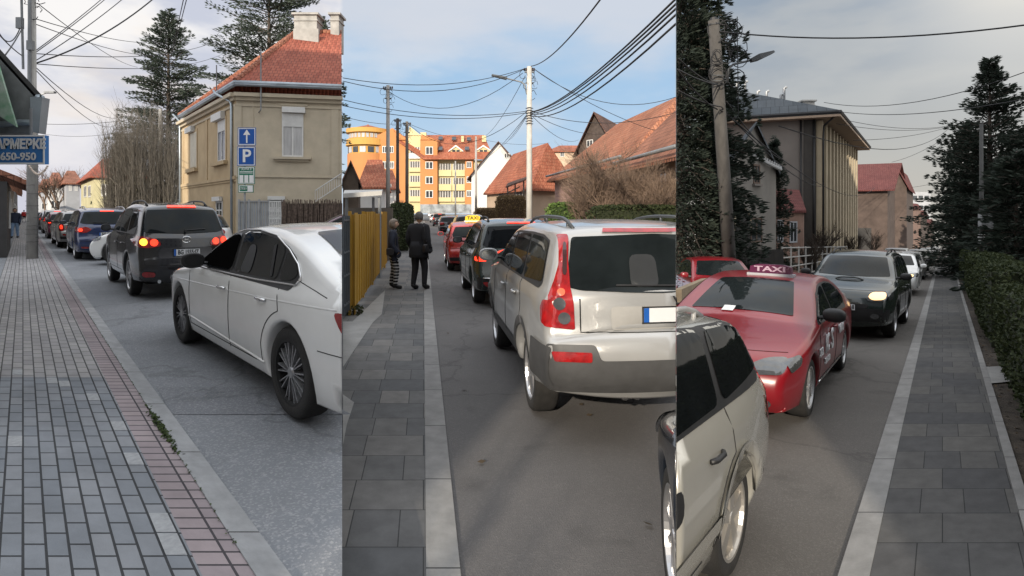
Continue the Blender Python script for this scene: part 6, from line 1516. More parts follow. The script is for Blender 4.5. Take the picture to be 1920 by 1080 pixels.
# porch roof and cafe-like awning before the white walls
aw = empty('porch_canopy', gd(1, 965, 47), label='small dark timber porch canopy left of the white street pole', cat='canopy'); l = aw.location.copy()
roof_slab(aw, [v - l for v in (pt(948, 350, 46), pt(985, 336, 46), pt(990, 330, 49), pt(952, 343, 49))], T_dk, .12)
g = MB(); 
for x in (952, 966, 982): g.tube([gd(1, x, 46.3) - l, pt(x, 349 - (x - 952) * .35, 46.3) - l], .06, 5)
g.tube([pt(950, 362, 46.2) - l, pt(975, 350, 46.2) - l], .05, 5); g.build('posts', M_wood, aw)
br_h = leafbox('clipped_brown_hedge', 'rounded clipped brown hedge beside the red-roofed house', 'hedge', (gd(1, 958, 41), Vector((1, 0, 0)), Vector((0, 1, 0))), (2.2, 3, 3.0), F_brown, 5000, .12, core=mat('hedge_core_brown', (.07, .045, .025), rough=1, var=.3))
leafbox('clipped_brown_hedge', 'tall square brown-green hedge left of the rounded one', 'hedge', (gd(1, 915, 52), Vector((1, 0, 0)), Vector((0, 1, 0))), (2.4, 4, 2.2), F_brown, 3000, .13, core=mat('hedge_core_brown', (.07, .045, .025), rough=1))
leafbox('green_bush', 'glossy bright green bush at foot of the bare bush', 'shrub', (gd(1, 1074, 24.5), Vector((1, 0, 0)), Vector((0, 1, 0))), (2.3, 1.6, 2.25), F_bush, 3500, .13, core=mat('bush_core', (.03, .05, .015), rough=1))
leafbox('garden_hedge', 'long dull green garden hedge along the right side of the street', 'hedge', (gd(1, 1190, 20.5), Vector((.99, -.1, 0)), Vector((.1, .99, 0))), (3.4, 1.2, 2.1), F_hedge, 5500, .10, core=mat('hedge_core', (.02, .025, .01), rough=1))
for rt in [o for o in bpy.data.objects if o.get('label') == 'long dull green garden hedge along the right side of the street']: clip_tree(rt, -1, B2)
bare_tree(gd(1, 1130, 23), 5.2, 3.6, 'wide bare brown bush in front of the pink house', m=twig, depth=5, stems=10, seed=21, r0=.05, name='bare_bush', cat='shrub', up=.28, ang=.75)
bare_tree(gd(1, 1200, 22), 4.8, 3.0, 'bare brown bush in front of the peach house', m=twig, depth=5, stems=7, seed=22, r0=.05, name='bare_bush', cat='shrub', up=.30, ang=.75)
bare_tree(gd(1, 752, 60), 5.0, 2, 'brown leafless tree between the wooden poles', m=twig, depth=5, seed=24, r0=.12, ang=.6)
bare_tree(gd(1, 905, 58), 3.2, 2, 'small bare tree by the brown hedge', m=twig, depth=4, seed=25, r0=.06, ang=.6, stems=3)
leafbox('street_hedge', 'dark shrubbery along the left side behind the two pedestrians', 'hedge', (gd(1, 757, 33), Vector((.15, -1, 0)).normalized(), Vector((1, .15, 0)).normalized()), (14, 1.0, 2.3), F_hedge, 7000, .13, core=mat('hedge_core', (.02, .025, .01), rough=1))
gfw = MB(); A_ = gd(1, 1105, 30.5); B_ = gd(1, 1040, 47); gfw.prism([A_, B_, B_ + Vector((.15, 0, 0)), A_ + Vector((.15, 0, 0))], [v + Vector((0, 0, 1.3)) for v in (A_, B_, B_ + Vector((.15, 0, 0)), A_ + Vector((.15, 0, 0)))]); tag(gfw.build('garden_wall', mat('pale_garden_wall', (.42, .40, .37), rough=.9, var=.15)), 'pale low garden wall before the long pink house', 'wall')

# yellow metal fence with dark gate at its left
M_yellow = mat('ochre_yellow_metal', (.42, .24, .022), rough=.55, var=.14, scale=1.6, c2=(.33, .18, .02))
A_ = gp(1, 661, 591); B_ = gp(1, 724, 503)
yf = empty('yellow_metal_fence', A_, label='ochre yellow sheet-metal fence beside the pavement', cat='fence'); w = wall_in(yf, A_, B_)
n_ = 4
for k in range(n_):
    u0, u1 = w.len * k / n_, w.len * (k + 1) / n_ - .03; g = MB(); zt = 1.80 + .05 * (k % 2)
    w.slabbox(g, u0 + .02, u1, .12 + .02 * k, zt, -.02, .02); j = 6
    for i in range(j): uu = u0 + .05 + (u1 - u0 - .1) * i / (j - 1); w.slabbox(g, uu - .02, uu + .02, .13 + .02 * k, zt - .002, .02, .035)
    g.build('panel', M_yellow, yf)
for k in range(n_ + 1): g = MB(); u = w.len * k / n_; w.slabbox(g, u - .05, u + .05, -.02, 1.86, -.07, -.022); g.build('post', M_yellow, yf)
g = MB(); q = [w.P(0, 1.83, .03), w.P(0, -.0, .03), w.P(.16, -.0, .03), w.P(.42, 1.83, .03)]; g.prism(q, [v + w.n * .015 for v in q]); g.build('end_plate', M_yellow, yf)
gt = empty('iron_gate', gd(1, 648, 10.2), label='dark iron gate with horizontal rails left of the yellow fence', cat='gate'); w = wall_in(gt, Vector((B1 * 9.8 + .02, 9.8, 0)), Vector(A_) + Vector((-.06, .1, 0)))
g = MB()
for z in (.25, .75, 1.15, 1.7): g.tube([w.P(0, z), w.P(w.len, z)], .022, 5)
for k in range(5): g.tube([w.P(w.len * k / 4, .1), w.P(w.len * k / 4, 1.78)], .02, 5)
g.build('frame', mat('blue_grey_iron', (.06, .07, .08), rough=.5), gt); g = MB(); w.slabbox(g, 0, w.len, .15, 1.7, -.06, -.04); g.build('sheet', mat('dark_gate_sheet', (.035, .03, .022), rough=.7, var=.4, scale=2), gt)
leafbox('ivy_clump', 'small dark plant at foot of the yellow fence post', 'plant', (gp(1, 664, 590), Vector((1, 0, 0)), Vector((0, 1, 0))), (.28, .3, .16), F_hedge, 240, .05)
sh = empty('shelter', gd(1, 680, 17), label='pale flat shelter roof on thin posts behind the yellow fence', cat='shelter'); l = sh.location.copy()
g = MB(); q = [pt(643.5, 371, 16), pt(716, 366, 16), pt(718, 362, 20), pt(646, 363, 20)]; g.prism([v - l for v in q], [v - l + Vector((0, 0, .12)) for v in q]); g.build('roof', mat('pale_sheet_roof', (.42, .41, .39), rough=.7, var=.15), sh)
g = MB()
for x, D in ((650, 16.2), (712, 16.2), (700, 19.5)): g.tube([gd(1, x, D) - l, pt(x, 370, D) - l], .05, 6)
g.build('posts', M_grey, sh)
bk = MB(); A2 = Vector((B1 * 22 + .05, 22, 0)); B2_ = gd(1, 735, 22); bk.prism([A2, B2_, B2_ + Vector((0, .2, 0)), A2 + Vector((0, .2, 0))], [v + Vector((0, 0, 2.0)) for v in (A2, B2_, B2_ + Vector((0, .2, 0)), A2 + Vector((0, .2, 0)))]); tag(bk.build('yard_wall', mat('dark_yard_wall', (.09, .075, .06), rough=.9, var=.3, scale=1)), 'dark yard wall under the pale shelter roof', 'wall')

# poles of the middle street
def lamp_arm(root, z, dx, dy, ln_=1.7, m=M_grey):
    g = MB(); g.tube([(0, 0, z - .5), (dx * .12, 0, z - .45), (dx * .2, 0, z - .05), (dx * .35, 0, z + .1), (dx * ln_ * .62, dy * .3, z + .28)], .035, 6); o = g.build('lamp_arm', m, root, True)
    h = MB(); a = Vector((dx * ln_ * .6, 0, z + .27)); b = Vector((dx * ln_, 0, z + .42)); h.tube([a, a.lerp(b, .3), a.lerp(b, .8), b], .085, 8, r2=.06); h.build('lamp_head', mat('dark_lamp_housing', (.07, .075, .08), rough=.5), o)
bmn = gd(1, 992.5, 27); mp_ = pole('utility_pole', 'white concrete utility pole carrying street lamp and radiating cables', bmn, EYE + 272 / F * 27, .15, .115, mat('white_concrete_pole', (.52, .50, .46), rough=.9, var=.18, scale=4, streak=.6), w=.22)
lamp_arm(mp_, EYE + (397 - 158) / F * 27, -1, 0, 1.75)
g = MB(); zc_ = EYE + (397 - 208) / F * 27
for k in range(7): g.tube([(.17 * cos(t), .17 * sin(t), zc_ + .12 * k - .6 + .02 * sin(3 * t)) for t in [2 * pi * i / 10 for i in range(11)]], .018, 4)
g.build('cable_clamps', cablem, mp_)
for x, D, yt, r, lab, m_ in ((727.5, 34, 160, .13, 'plain concrete pole rising behind the woman in striped trousers', M_concpole), (745.5, 44, 222, .14, 'dark tarred wooden pole left of a paler one', mat('tarred_wood', (.055, .045, .04), rough=.9, var=.3, streak=.7)), (763, 41, 228, .13, 'weathered wooden pole right beside the tarred one', M_wood), (892.5, 62, 256, .14, 'thin pale pole standing before the orange apartment building', M_concpole), (854, 85, 302, .13, 'short distant pole in front of the yellow balconies', M_concpole)):
    pole('utility_pole', lab, gd(1, x, D), EYE + (397 - yt) / F * D, r, r * .75, m_, w=.25, gear=(D < 60))

# people
wm = person('woman with grey hair in navy jacket and striped trousers facing the man', gp(1, 737, 541), 1.66, radians(78), mat('navy_quilted_jacket', (.010, .014, .030), rough=.75, var=.4, scale=12), brick_mat('black_white_striped_cloth', (.012, .012, .014), (.012, .012, .014), (.42, .42, .42), 9.0, .075, ms=.017, var=.1, rough=.9, bump=0, smooth=.0), mat('grey_blond_hair', (.20, .16, .13), rough=.7, var=.3, scale=20), pose={'stride': .05}, bag=(1, mat('dark_leather', (.012, .010, .012), rough=.5), 'dark handbag on the left side of the woman in striped trousers'), hairlong=True)
mn = person('man in long black coat standing beside the kerb with back half turned', gp(1, 785, 543), 1.83, radians(28), mat('black_wool_coat', (.008, .008, .011), rough=.9, var=.2), mat('black_trousers', (.012, .012, .014), rough=.9, var=.2), mat('short_grey_hair', (.09, .08, .075), rough=.7, var=.3, scale=20), pose={'stride': .05, 'rh': (.27, .02, .96)}, bag=(1, mat('dark_leather', (.012, .010, .012), rough=.5), 'small black bag hanging at the hip of the man in black coat'), coat_long=True)
for o in kids(wm):
    if o.name.startswith('trousers'): o.data.uv_layers.new(name='UVMap'); 
    if o.name.startswith('trousers'):
        for p in o.data.polygons:
            for li in p.loop_indices: c = o.data.vertices[o.data.loops[li].vertex_index].co; o.data.uv_layers['UVMap'].data[li].uv = (c.x, c.z)

# ------------------------------------------------------------------ cars of the middle street
PSV = paint('warm_silver_paint', (.39, .39, .385), rough=.28, metal=.35); PG = paint('dark_green_paint', (.018, .030, .026), rough=.2); PR = paint('red_paint', (.34, .022, .022), rough=.25); PBL = paint('blue_black_paint', (.012, .016, .024), rough=.2)
M_cladding = mat('grey_bumper_plastic', (.055, .055, .056), rough=.55, var=.2, scale=5)
s = Shape([(2.1,.34),(2.22,.50),(2.25,.70),(2.18,.96),(1.95,1.08),(1.5,1.15),(1.1,1.20),(.95,1.26),(.45,1.58),(.2,1.68),(-.5,1.745),(-1.4,1.74),(-2.0,1.71),(-2.17,1.66),(-2.24,1.50),(-2.34,1.24),(-2.37,1.10),(-2.38,.86),(-2.49,.84),(-2.50,.56),(-2.38,.42)], 1.90, zb=1.14, wb=2.86, wr=.375, tumble=.27, sill=.38, r=.075, taper=(.10, .035), arch=.06, flare=.02)
SW['xsuv'] = [[(.88,1.26),(.45,1.50),(.12,1.60),(-.05,1.62),(-.10,1.22)], [(-.17,1.22),(-.12,1.62),(-.95,1.63),(-1.05,1.22)], [(-1.13,1.22),(-1.03,1.63),(-1.6,1.62),(-1.90,1.58),(-2.02,1.26)]]
FD['xsuv'] = FD['boxsuv']
r, s = car('silver_suv', 'large silver estate SUV with tall red lamps along the tailgate pillars', 'xsuv', 1.9, 2.86, .375, PSV, style='five', shp=s, rail=(.35, -2.0, mat('dark_roof_rail', (.04, .045, .05), rough=.4)), noscreen=True, mir=False)
mirror_part(r, s, .78, 1.28, PSV, size=.95, glass=mat('mirror_silvering', (.6, .62, .6), rough=.08, metal=.9))
hw = s.W; k = hw - .21
s.decal([(-k - .02, 1.25), (-k + .1, 1.22), (0, 1.20), (k - .1, 1.22), (k + .02, 1.25), (k - .06, 1.64), (0, 1.665), (-k + .06, 1.64)], 'B', M_glass, 'rear_window', r, .007, rnd=1)
s.decal([(-k, 1.29), (0, 1.26), (k, 1.29), (k - .13, 1.63), (0, 1.65), (-k + .13, 1.63)], 'F', M_glass, 'windscreen', r, .006, rnd=1)
seatg = mat('seat_behind_glass', (.022, .024, .026), rough=.4, var=.2)
for sg_ in (1, -1):
    A_ = 'L' if sg_ > 0 else 'R'
    o = s.decal([(sg_ * (hw - .05), 1.16), (sg_ * (hw - .095), 1.27), (sg_ * (hw - .15), 1.42), (sg_ * (hw - .18), 1.66), (sg_ * (hw - .25), 1.66), (sg_ * (hw - .225), 1.44), (sg_ * (hw - .222), 1.26), (sg_ * (hw - .24), 1.12), (sg_ * (hw - .245), .92), (sg_ * (hw - .015), .94)], 'B', M_redlens, 'tail_lamp', r, .014, rnd=.6, step=.03)
    s.decal([(s.xr + .12, 1.15), (s.xr + .24, 1.14), (s.xr + .28, 1.08), (s.xr + .24, .97), (s.xr + .10, .93)], A_, M_redlens, 'tail_lamp_side', o, .012, rnd=.6, step=.03)
    for y_, z_, mm, rd in ((hw - .13, 1.12, M_clear, .048), (hw - .165, 1.01, M_clear, .048), (hw - .15, 1.21, mat('dim_brake_bulb', (.75, .12, .06), rough=.2, emit=.25), .03)): s.decal([(sg_ * (y_) + rd * cos(t), z_ + rd * sin(t)) for t in [2 * pi * i / 14 for i in range(14)]], 'B', mm, 'lamp_bulb', o, .022, rnd=0)
    s.decal([(sg_ * (hw - .205), 1.34), (sg_ * (hw - .165), 1.34), (sg_ * (hw - .20), 1.60), (sg_ * (hw - .225), 1.60)], 'B', mat('smoked_lens', (.04, .012, .012), rough=.2, coat=1), 'smoked_strip', o, .020)
    s.decal([(sg_ * (hw - .05), .77), (sg_ * (hw - .35), .765), (sg_ * (hw - .35), .69), (sg_ * (hw - .07), .695)], 'B', M_redlens, 'rear_reflector', r, .020, rnd=.5)
s.decal([(-hw + .02, .82), (-hw + .38, .82), (-hw + .42, .70), (hw - .42, .70), (hw - .38, .82), (hw - .02, .82), (hw - .04, .44), (-hw + .04, .44)], 'B', M_cladding, 'rear_bumper', r, .012, rnd=1)
for A_ in 'LR':
    s.decal([(s.xr + .03, .80), (-1.93, .80), (-1.88, .48), (s.xr + .08, .44)], A_, M_cladding, 'bumper_side', r, .012, rnd=1)
    s.decal([(.93, .56), (-.93, .56), (-.90, .40), (.90, .40)], A_, M_cladding, 'sill_cladding', r, .008, rnd=1)
    s.decal([(1.87, .66), (2.12, .66), (2.12, .46), (1.90, .46)], A_, M_cladding, 'bumper_side', r, .008, rnd=1)
    for cx_ in (-1.43, 1.43):
        o_ = [(cx_ + (.375 + .06 + d) * cos(t), .375 + (.375 + .06 + d) * sin(t)) for d, ts in ((.075, range(10, 171, 10)),) for t in [radians(v) for v in ts]]
        i_ = [(cx_ + (.375 + .066) * cos(t), .375 + (.375 + .066) * sin(t)) for t in [radians(v) for v in range(170, 9, -10)]]
        s.decal(o_ + i_, A_, M_cladding, 'arch_trim', r, .012, rnd=0, step=.12)
s.decal([(-.42, 1.675), (.42, 1.675), (.40, 1.705), (-.40, 1.705)], 'B', M_redlens, 'stop_lamp', r, .018, rnd=0)
for y_ in (-.30, .12): 
    s.decal([(y_ - .12, 1.24), (y_ + .12, 1.24), (y_ + .11, 1.50), (y_ - .11, 1.50)], 'B', seatg, 'headrest', r, .012)
s.decal([(.42, 1.10), (-.62, 1.10), (-.62, .92), (.42, .92)], 'B', mat('plate_recess_silver', (.40, .39, .37), rough=.4, metal=.3), 'plate_recess', r, .008, rnd=1)
plate(r, s, 'B', 1.03, '', y=-.10); wiper(r, s, 'B', -.28, 1.235, .36, 1.245)
text_on('VOLVO', .075, s.hit('B', -.27, 1.145)[0] + Vector((-.012, 0, 0)), (0, -1, 0), (0, 0, 1), M_ink, 'maker_lettering', r, bold=.002, w=.36)
seams(r, s, [[(-.66, 1.16), (-.66, .90), (.66, .90), (.66, 1.16)]], 'B', .006)
ex = MB(); ex.tube([(-2.2, .20, .40), (-2.46, .20, .39)], .04, 10); ex.tube([(-2.2, .30, .40), (-2.46, .30, .39)], .04, 10); ex.build('exhaust', M_chrome, r, True)
place(r, s, 1, (996, 768), (931, 650), sy=1.0, sz=1.0)
clip_tree(r, -1, B2)
# dark green SUV
r, s = car('green_suv', 'dark green SUV with arrow-shaped lit tail lamps ahead of silver one', 'suv', 1.86, 2.67, .35, PG, style='five', rail=(.2, -1.6, M_black), glass=M_glass2)
for sg_ in (1, -1):
    hw = s.W; A_ = 'L' if sg_ > 0 else 'R'
    o = s.decal([(sg_ * (hw - .01), .98), (sg_ * (hw - .2), 1.02), (sg_ * (hw - .55), 1.13), (sg_ * (hw - .30), .99), (sg_ * (hw - .18), .90), (sg_ * (hw - .01), .90)], 'B', M_redlit, 'tail_lamp', r, .012, rnd=.5)
    s.decal([(s.xr + .08, 1.0), (s.xr + .34, 1.02), (s.xr + .1, .90)], A_, M_redlens, 'tail_lamp_side', o, .012)
    s.decal([(sg_ * (hw - .10), .52), (sg_ * (hw - .40), .50), (sg_ * (hw - .22), .40)], 'B', M_redlens, 'rear_reflector', r, .012)
s.decal([(-.3, 1.615), (.3, 1.615), (.28, 1.64), (-.28, 1.64)], 'B', M_redlit, 'stop_lamp', r, .016, rnd=0)
s.decal([(-.9, .60), (.9, .60), (.88, .36), (-.88, .36)], 'B', M_black, 'rear_bumper', r, .006, rnd=1); cs = MB(); cs.tube(s.path([(-.8, .585), (.8, .585)], 'B', .1, .012), .012, 5); cs.build('chrome_strip', M_chrome, r, True)
s.decal([(-.62, .98), (.62, .98), (.60, .70), (-.60, .70)], 'B', paint('tailgate_green', (.05, .075, .055), rough=.15), 'tailgate_panel', r, .004); plate(r, s, 'B', .80, '')
place(r, s, 1, (889, 567), (868, 541), sy=1.0)
r.scale.y = 1.0
# red taxi
r, s = car('red_taxi', 'red hatchback taxi with yellow roof sign in middle of the queue', 'hatch', 1.78, 2.5, .32, PR, style='steel'); rear_kit(r, s, 'hatch', lit=False, plate_txt='', lamps='tall', bumper=M_black, bump_z=.5)
def taxi_sign(name, label, root, s, x, m_, txt_m, y=0, size=1.0, cat='taxi sign', w_=.5, under=M_white, face=-1):
    p, _ = s.hit('T', x, y); g = MB(); a = w_ / 2; h_ = .15 * size
    prof = [(-a, 0), (a, 0), (a * .96, h_ * .8), (a * .6, h_ * 1.05), (-a * .6, h_ * 1.05), (-a * .96, h_ * .8)]
    g.prism([p + Vector((-.07, yy, zz + .02)) for yy, zz in prof], [p + Vector((.07, yy, zz + .02)) for yy, zz in prof]); e = g.build('roof_sign', m_, root)
    g = MB(); g.box((p.x - .09, p.y - a - .03, p.z - .03), (p.x + .09, p.y + a + .03, p.z + .02)); g.build('sign_base', under, e)
    text_on('TAXI', h_ * .85, p + Vector((face * .075, 0, .02 + h_ * .5)), (0, -1 if face < 0 else 1, 0), (0, 0, 1), txt_m, 'sign_text', e, bold=.003, w=w_ * .75)
taxi_sign('', '', r, s, -.55, mat('taxi_yellow_lamp', (.75, .52, .04), rough=.3, emit=.25), M_ink, size=1.15)
a, b = along(1, (840, 506), 794, 2.5); place(r, s, 1, a, b, sy=1.0)
r.scale.y = 1.0
for name, lab, kind, pm, px_, lamps in (('grey_suv', 'dark grey SUV partly hidden behind the red taxi', 'suv', PD, (852, 461), 'tall'), ('black_hatchback', 'black hatchback standing at the kerb ahead of taxi queue', 'hatch', PB, (824, 440), 'wide'), ('dark_minivan', 'dark minivan behind the black hatchback in the distance', 'mpv', PBL, (812, 424), 'tall'), ('white_hatchback', 'bright white hatchback small in distance on middle street', 'hatch', PW, (806, 417), 'wide'), ('silver_saloon', 'far silver car below the orange apartment building', 'wagon', PS, (808, 411), 'wide'), ('white_van', 'pale van last in the distant middle queue', 'mpv', PW, (803, 407), 'tall')):
    r, s = car(name, lab, kind, 1.78, 2.6, .32, pm, style='steel'); rear_kit(r, s, kind, lit=(lamps == 'tall'), plate_txt='', lamps=lamps)
    a, b = along(1, px_, 794, 2.6); place(r, s, 1, a, b, sy=1.0)
# dark car at the very edge, bottom right
r, s = car('dark_blue_saloon', 'front wing and wheel of a dark blue car at bottom right of middle street', 'saloon', 1.80, 2.75, .33, PBL, style='ten', rim=M_alloy, mir=False); front_kit(r, s, 'saloon')
a = gp(1, 1264, 1140); b = a - Vector((.09, 1, 0)).normalized() * 2.3; place(r, s, 1, b, a, sy=1.0); clip_tree(r, -1, B2)
lf = MB()
for x, y in ((840, 626), (903, 868), (1105, 780), (870, 730), (1090, 760), (1215, 985)):
    c = gp(1, x, y, .012); a = random.uniform(0, 3); d = Vector((cos(a), sin(a), 0)) * .035; e = Vector((-sin(a), cos(a), .3)) * .02; lf.face(c - d, c - e, c + d, c + e)
tag(lf.build('fallen_leaves', mat('dry_leaf', (.05, .035, .02), rough=1)), 'scattered dry leaves lying on the middle road', 'leaves', kind='stuff')

# cables of the middle street
C1 = (989, 127, 27); C2 = (991, 208, 27)
mid = [((642.2, 146, 22), C1, .5, 'upper long cable from left picture edge to the white pole head'), ((642.2, 152, 22), C1, .7, 'second long cable just under the uppermost one'), ((728, 171, 34), (980, 137, 27), 1.3, 'sagging cable between concrete pole and white pole'), ((642.2, 187, 24), C2, .4, 'long shallow cable crossing at half height'), ((642.2, 198, 24), (990, 211, 27), .4, 'long shallow cable just below the half-height one'),
 ((642.2, 218, 30), (762, 231, 41), .2, 'low cable running behind the wooden poles'), ((765, 231, 41), (988, 209, 27), 1.5, 'sagging cable from wooden pole to the white pole'), ((766, 232, 41), (892, 258, 62), .4, 'cable from wooden pole to the distant pale pole'), ((985, 142, 27), (911, 254, 62), .4, 'steep cable dropping left from the pole head'),
 ((996, 124, 27), (1128, -4, 12), .3, 'thick cable rising from pole head to top edge'), ((994, 210, 27), (1270, -5, 9), .35, 'uppermost of five cables sweeping up to the right corner'), ((994, 211, 27), (1272, 3, 9), .35, 'second of five cables sweeping up to the right corner'), ((994, 213, 27), (1274, 10, 9), .38, 'third of five cables sweeping up to the right corner'), ((994, 215, 27), (1270, 25, 9), .42, 'fourth of five cables sweeping up to the right corner'), ((994, 217, 27), (1268, 44, 9), .5, 'lowest of five cables sweeping up to the right corner'),
 ((998, 127, 27), (1267, 182, 26), .9, 'cable from pole head drooping to the right'), ((998, 127, 27), (1235, 247, 30), .3, 'straight cable from pole head onto the orange roof'), ((994, 208, 27), (1267, 211, 24), .5, 'cable crossing before the orange roof'), ((994, 212, 27), (1175, 238, 50), .8, 'thin cable from pole waist to dark gable'), ((994, 214, 27), (1085, 262, 60), .6, 'thin cable from pole waist to distant red roof'), ((990, 212, 27), (935, 275, 74), .4, 'cable from pole waist to white gable'), ((990, 212, 27), (900, 300, 70), .5, 'cable dropping steeply left of the white gable'), ((990, 214, 27), (955, 262, 76), .2, 'short steep cable ending at gable peak'), ((892, 258, 62), (1030, 268, 60), .4, 'far cable behind the white pole')]
for a, b, sg_, lab in mid:
    o = cable(pt(*a), pt(*b), sg_, .019 if 'thick' in lab or 'five' in lab else .014, lab); clip(o, -1, B2); clip(o, 1, B1)
# ================================================================== RIGHT STREET
M_taupe_shaded = mat('shade_tone_taupe_render', (.185, .165, .148), rough=.95, var=.12, scale=.5); M_cream_sunlit = mat('sunlit_tone_cream_render', (.40, .335, .235), rough=.9, var=.12, scale=.8)  # taupe carries the end wall's shade, cream the fins' sunlight, as colour
M_brownw = mat('brown_brick_wall', (.085, .062, .052), rough=.95, var=.25, scale=1); M_pinkr = mat('faded_pink_render', (.24, .15, .115), rough=.95, var=.3, scale=.8)
T_slate = tile_mat('blue_grey_sheet_roof', (.055, .065, .075), (.08, .09, .10), 1.2, .6, var=.3); T_brown = tile_mat('oxblood_tiles', (.11, .03, .028), (.14, .045, .04), .34, .24, var=.2)
GR = lambda x, D: gd(2, x, D)
def pz(y, D): return EYE - (y - HY) / F * D
def big_building():
    D0 = 42.0; B = GR(1530, D0); C = GR(1601, 63); A = GR(1330, 44.5); E = A + (C - B)
    root = empty('institution_building', (B.x, B.y, B.z), label='large public building in shade-toned taupe with sun-toned cream vertical fins and grey roof', cat='building'); l = root.location.copy(); R = lambda v: Vector(v) - l
    ze = pz(213, D0); zb = -4.2
    m = MB(); m.face(R((A.x, A.y, zb)), R((B.x, B.y, zb)), R((B.x, B.y, ze)), R((A.x, A.y, ze))); m.face(R((C.x, C.y, zb)), R((E.x, E.y, zb)), R((E.x, E.y, ze)), R((C.x, C.y, ze))); m.face(R((E.x, E.y, zb)), R((A.x, A.y, zb)), R((A.x, A.y, ze)), R((E.x, E.y, ze))); m.build('end_wall', M_taupe_shaded, root)
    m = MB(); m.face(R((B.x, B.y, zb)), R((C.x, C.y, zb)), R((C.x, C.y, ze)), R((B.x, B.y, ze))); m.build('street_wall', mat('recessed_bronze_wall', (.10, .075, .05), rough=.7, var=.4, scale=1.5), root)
    wf = wall_in(root, B, C); we = wall_in(root, A, B); n = 12
    for k in range(n + 1):
        u = .5 + (wf.len - 1.0) * k / n; g = MB(); wf.slabbox(g, u - .34, u + .34, zb, ze - .5, 0, .38); g.build('fin', M_cream_sunlit, root)
    for k in range(n):
        u = .5 + (wf.len - 1.0) * (k + .5) / n
        for j in range(3): z0 = -1.6 + 3.4 * j; g = MB(); wf.slabbox(g, u - .4, u + .4, z0, z0 + 1.9, .01, .06); g.build('window', G_win, root)
    g = MB(); we.slabbox(g, we.len - .8, we.len, zb, ze - .3, .003, .06); g.build('corner_strip', mat('dark_corner_strip', (.05, .045, .04), rough=.9), root)
    for u0, x in ((we.len - .15, 0), (we.len - 1.0, 0)): g = MB(); g.tube([we.P(u0, ze - .4, .14), we.P(u0, zb, .14)], .07, 6); g.build('downpipe', M_black, root, True)
    g = MB(); g.tube([wf.P(-.4, ze - .3, 1.3), wf.P(.1, ze - .9, .5), wf.P(.15, ze - 1.6, .45), wf.P(.15, zb, .45)], .07, 6); g.build('downpipe', M_black, root, True)
    g = MB(); up = Vector((0, 0, 1))
    # roof with wide eaves
    o = 1.5; uf = wf.u; nf = wf.n; ua = we.u; na = we.n
    e0 = Vector((B.x, B.y, ze)) + nf * o * .95 + na * .7; e1 = Vector((C.x, C.y, ze)) + nf * o * .95 + uf * 1.0; e2 = Vector((E.x, E.y, ze)) + uf * 1.0 - nf * .6; e3 = Vector((A.x, A.y, ze)) + na * .7 - nf * .6
    R0 = pt(1362, 166, 47.0); R0.z = pz(166, 47); R1 = Vector((R0.x, R0.y, R0.z)) + (C - B) * .55; R1.z = R0.z
    roof_slab(root, [R(e0), R(e1), R(R1), R(R0)], T_slate, .25); roof_slab(root, [R(e3), R(e0), R(R0)], T_slate, .25); roof_slab(root, [R(e2), R(e3), R(R0), R(R1)], T_slate, .25); roof_slab(root, [R(e1), R(e2), R(R1)], T_slate, .25)
    sf = MB(); sf.prism([R(v) - up * .42 for v in (e0, e1, e2, e3)], [R(v) - up * .26 for v in (e0, e1, e2, e3)]); sf.build('soffit', mat('peach_soffit', (.36, .27, .20), rough=.9, var=.1), root)
    g = MB(); g.tube([R(e3) - up * .1, R(e0) - up * .1, R(e1) - up * .1], .13, 6); g.build('gutter', M_black, root)
    for x, y0, y1, D in ((1381, 155, 176, 46), (1397, 152, 168, 48), (1420, 170, 178, 47), (1437, 170, 192, 45.5), (1464, 176, 196, 44.5), (1470, 163, 197, 44.5)): g = MB(); g.tube([pt(x, y1 + 8, D) - l, pt(x, y0 + 2, D) - l, pt(x + 3, y0, D) - l, pt(x + 5, y0 + 2, D) - l], .10, 6); g.build('vent_pipe', M_steel, root, True)
    chimney(root, (pt(1523, 200, 45).x, 46), .9, 1.0, ze + .2, pz(188, 45), M_chim)
big_building()
def rhouse(name, lab, foot, ze, zr, wm, rm, **k):
    wins = k.pop('wins', ()); h = gable_house(name, lab, foot, min(v[2] for v in foot) - .5, ze, zr, wm, rm, **k); return h, wall_in(h, foot[0], foot[1])
h, w = rhouse('oxblood_roof_house', 'brown house with steep oxblood roof beyond the large public building', [GR(1598, 74), GR(1664, 72), GR(1690, 84), GR(1625, 86)], pz(352, 74), pz(306, 78), M_brownw, T_brown, over=.8)
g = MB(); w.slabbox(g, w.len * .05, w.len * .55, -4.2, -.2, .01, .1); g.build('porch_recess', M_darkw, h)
h2, w2 = rhouse('yellow_panelled_building', 'brown building with yellow balcony panels seen along the right street', [GR(1662, 78), GR(1690, 96), GR(1712, 98), GR(1700, 78)], pz(345, 78), pz(318, 84), M_brownw, T_brown, over=.4)
for j in range(2): g = MB(); w2.slabbox(g, .6, w2.len * .4, pz(448 - j * 45, 80), pz(412 - j * 45, 80), .05, .3); g.build('yellow_panel', mat('faded_yellow_panel', (.40, .33, .08), rough=.8, var=.3, scale=1), h2)
for k in range(5):
    for j in range(3): g = MB(); u = w2.len * (.45 + .11 * k); w2.slabbox(g, u - .4, u + .4, pz(440, 86) + j * 2.6, pz(440, 86) + j * 2.6 + 1.2, .02, .09); g.build('window', G_curt, h2)
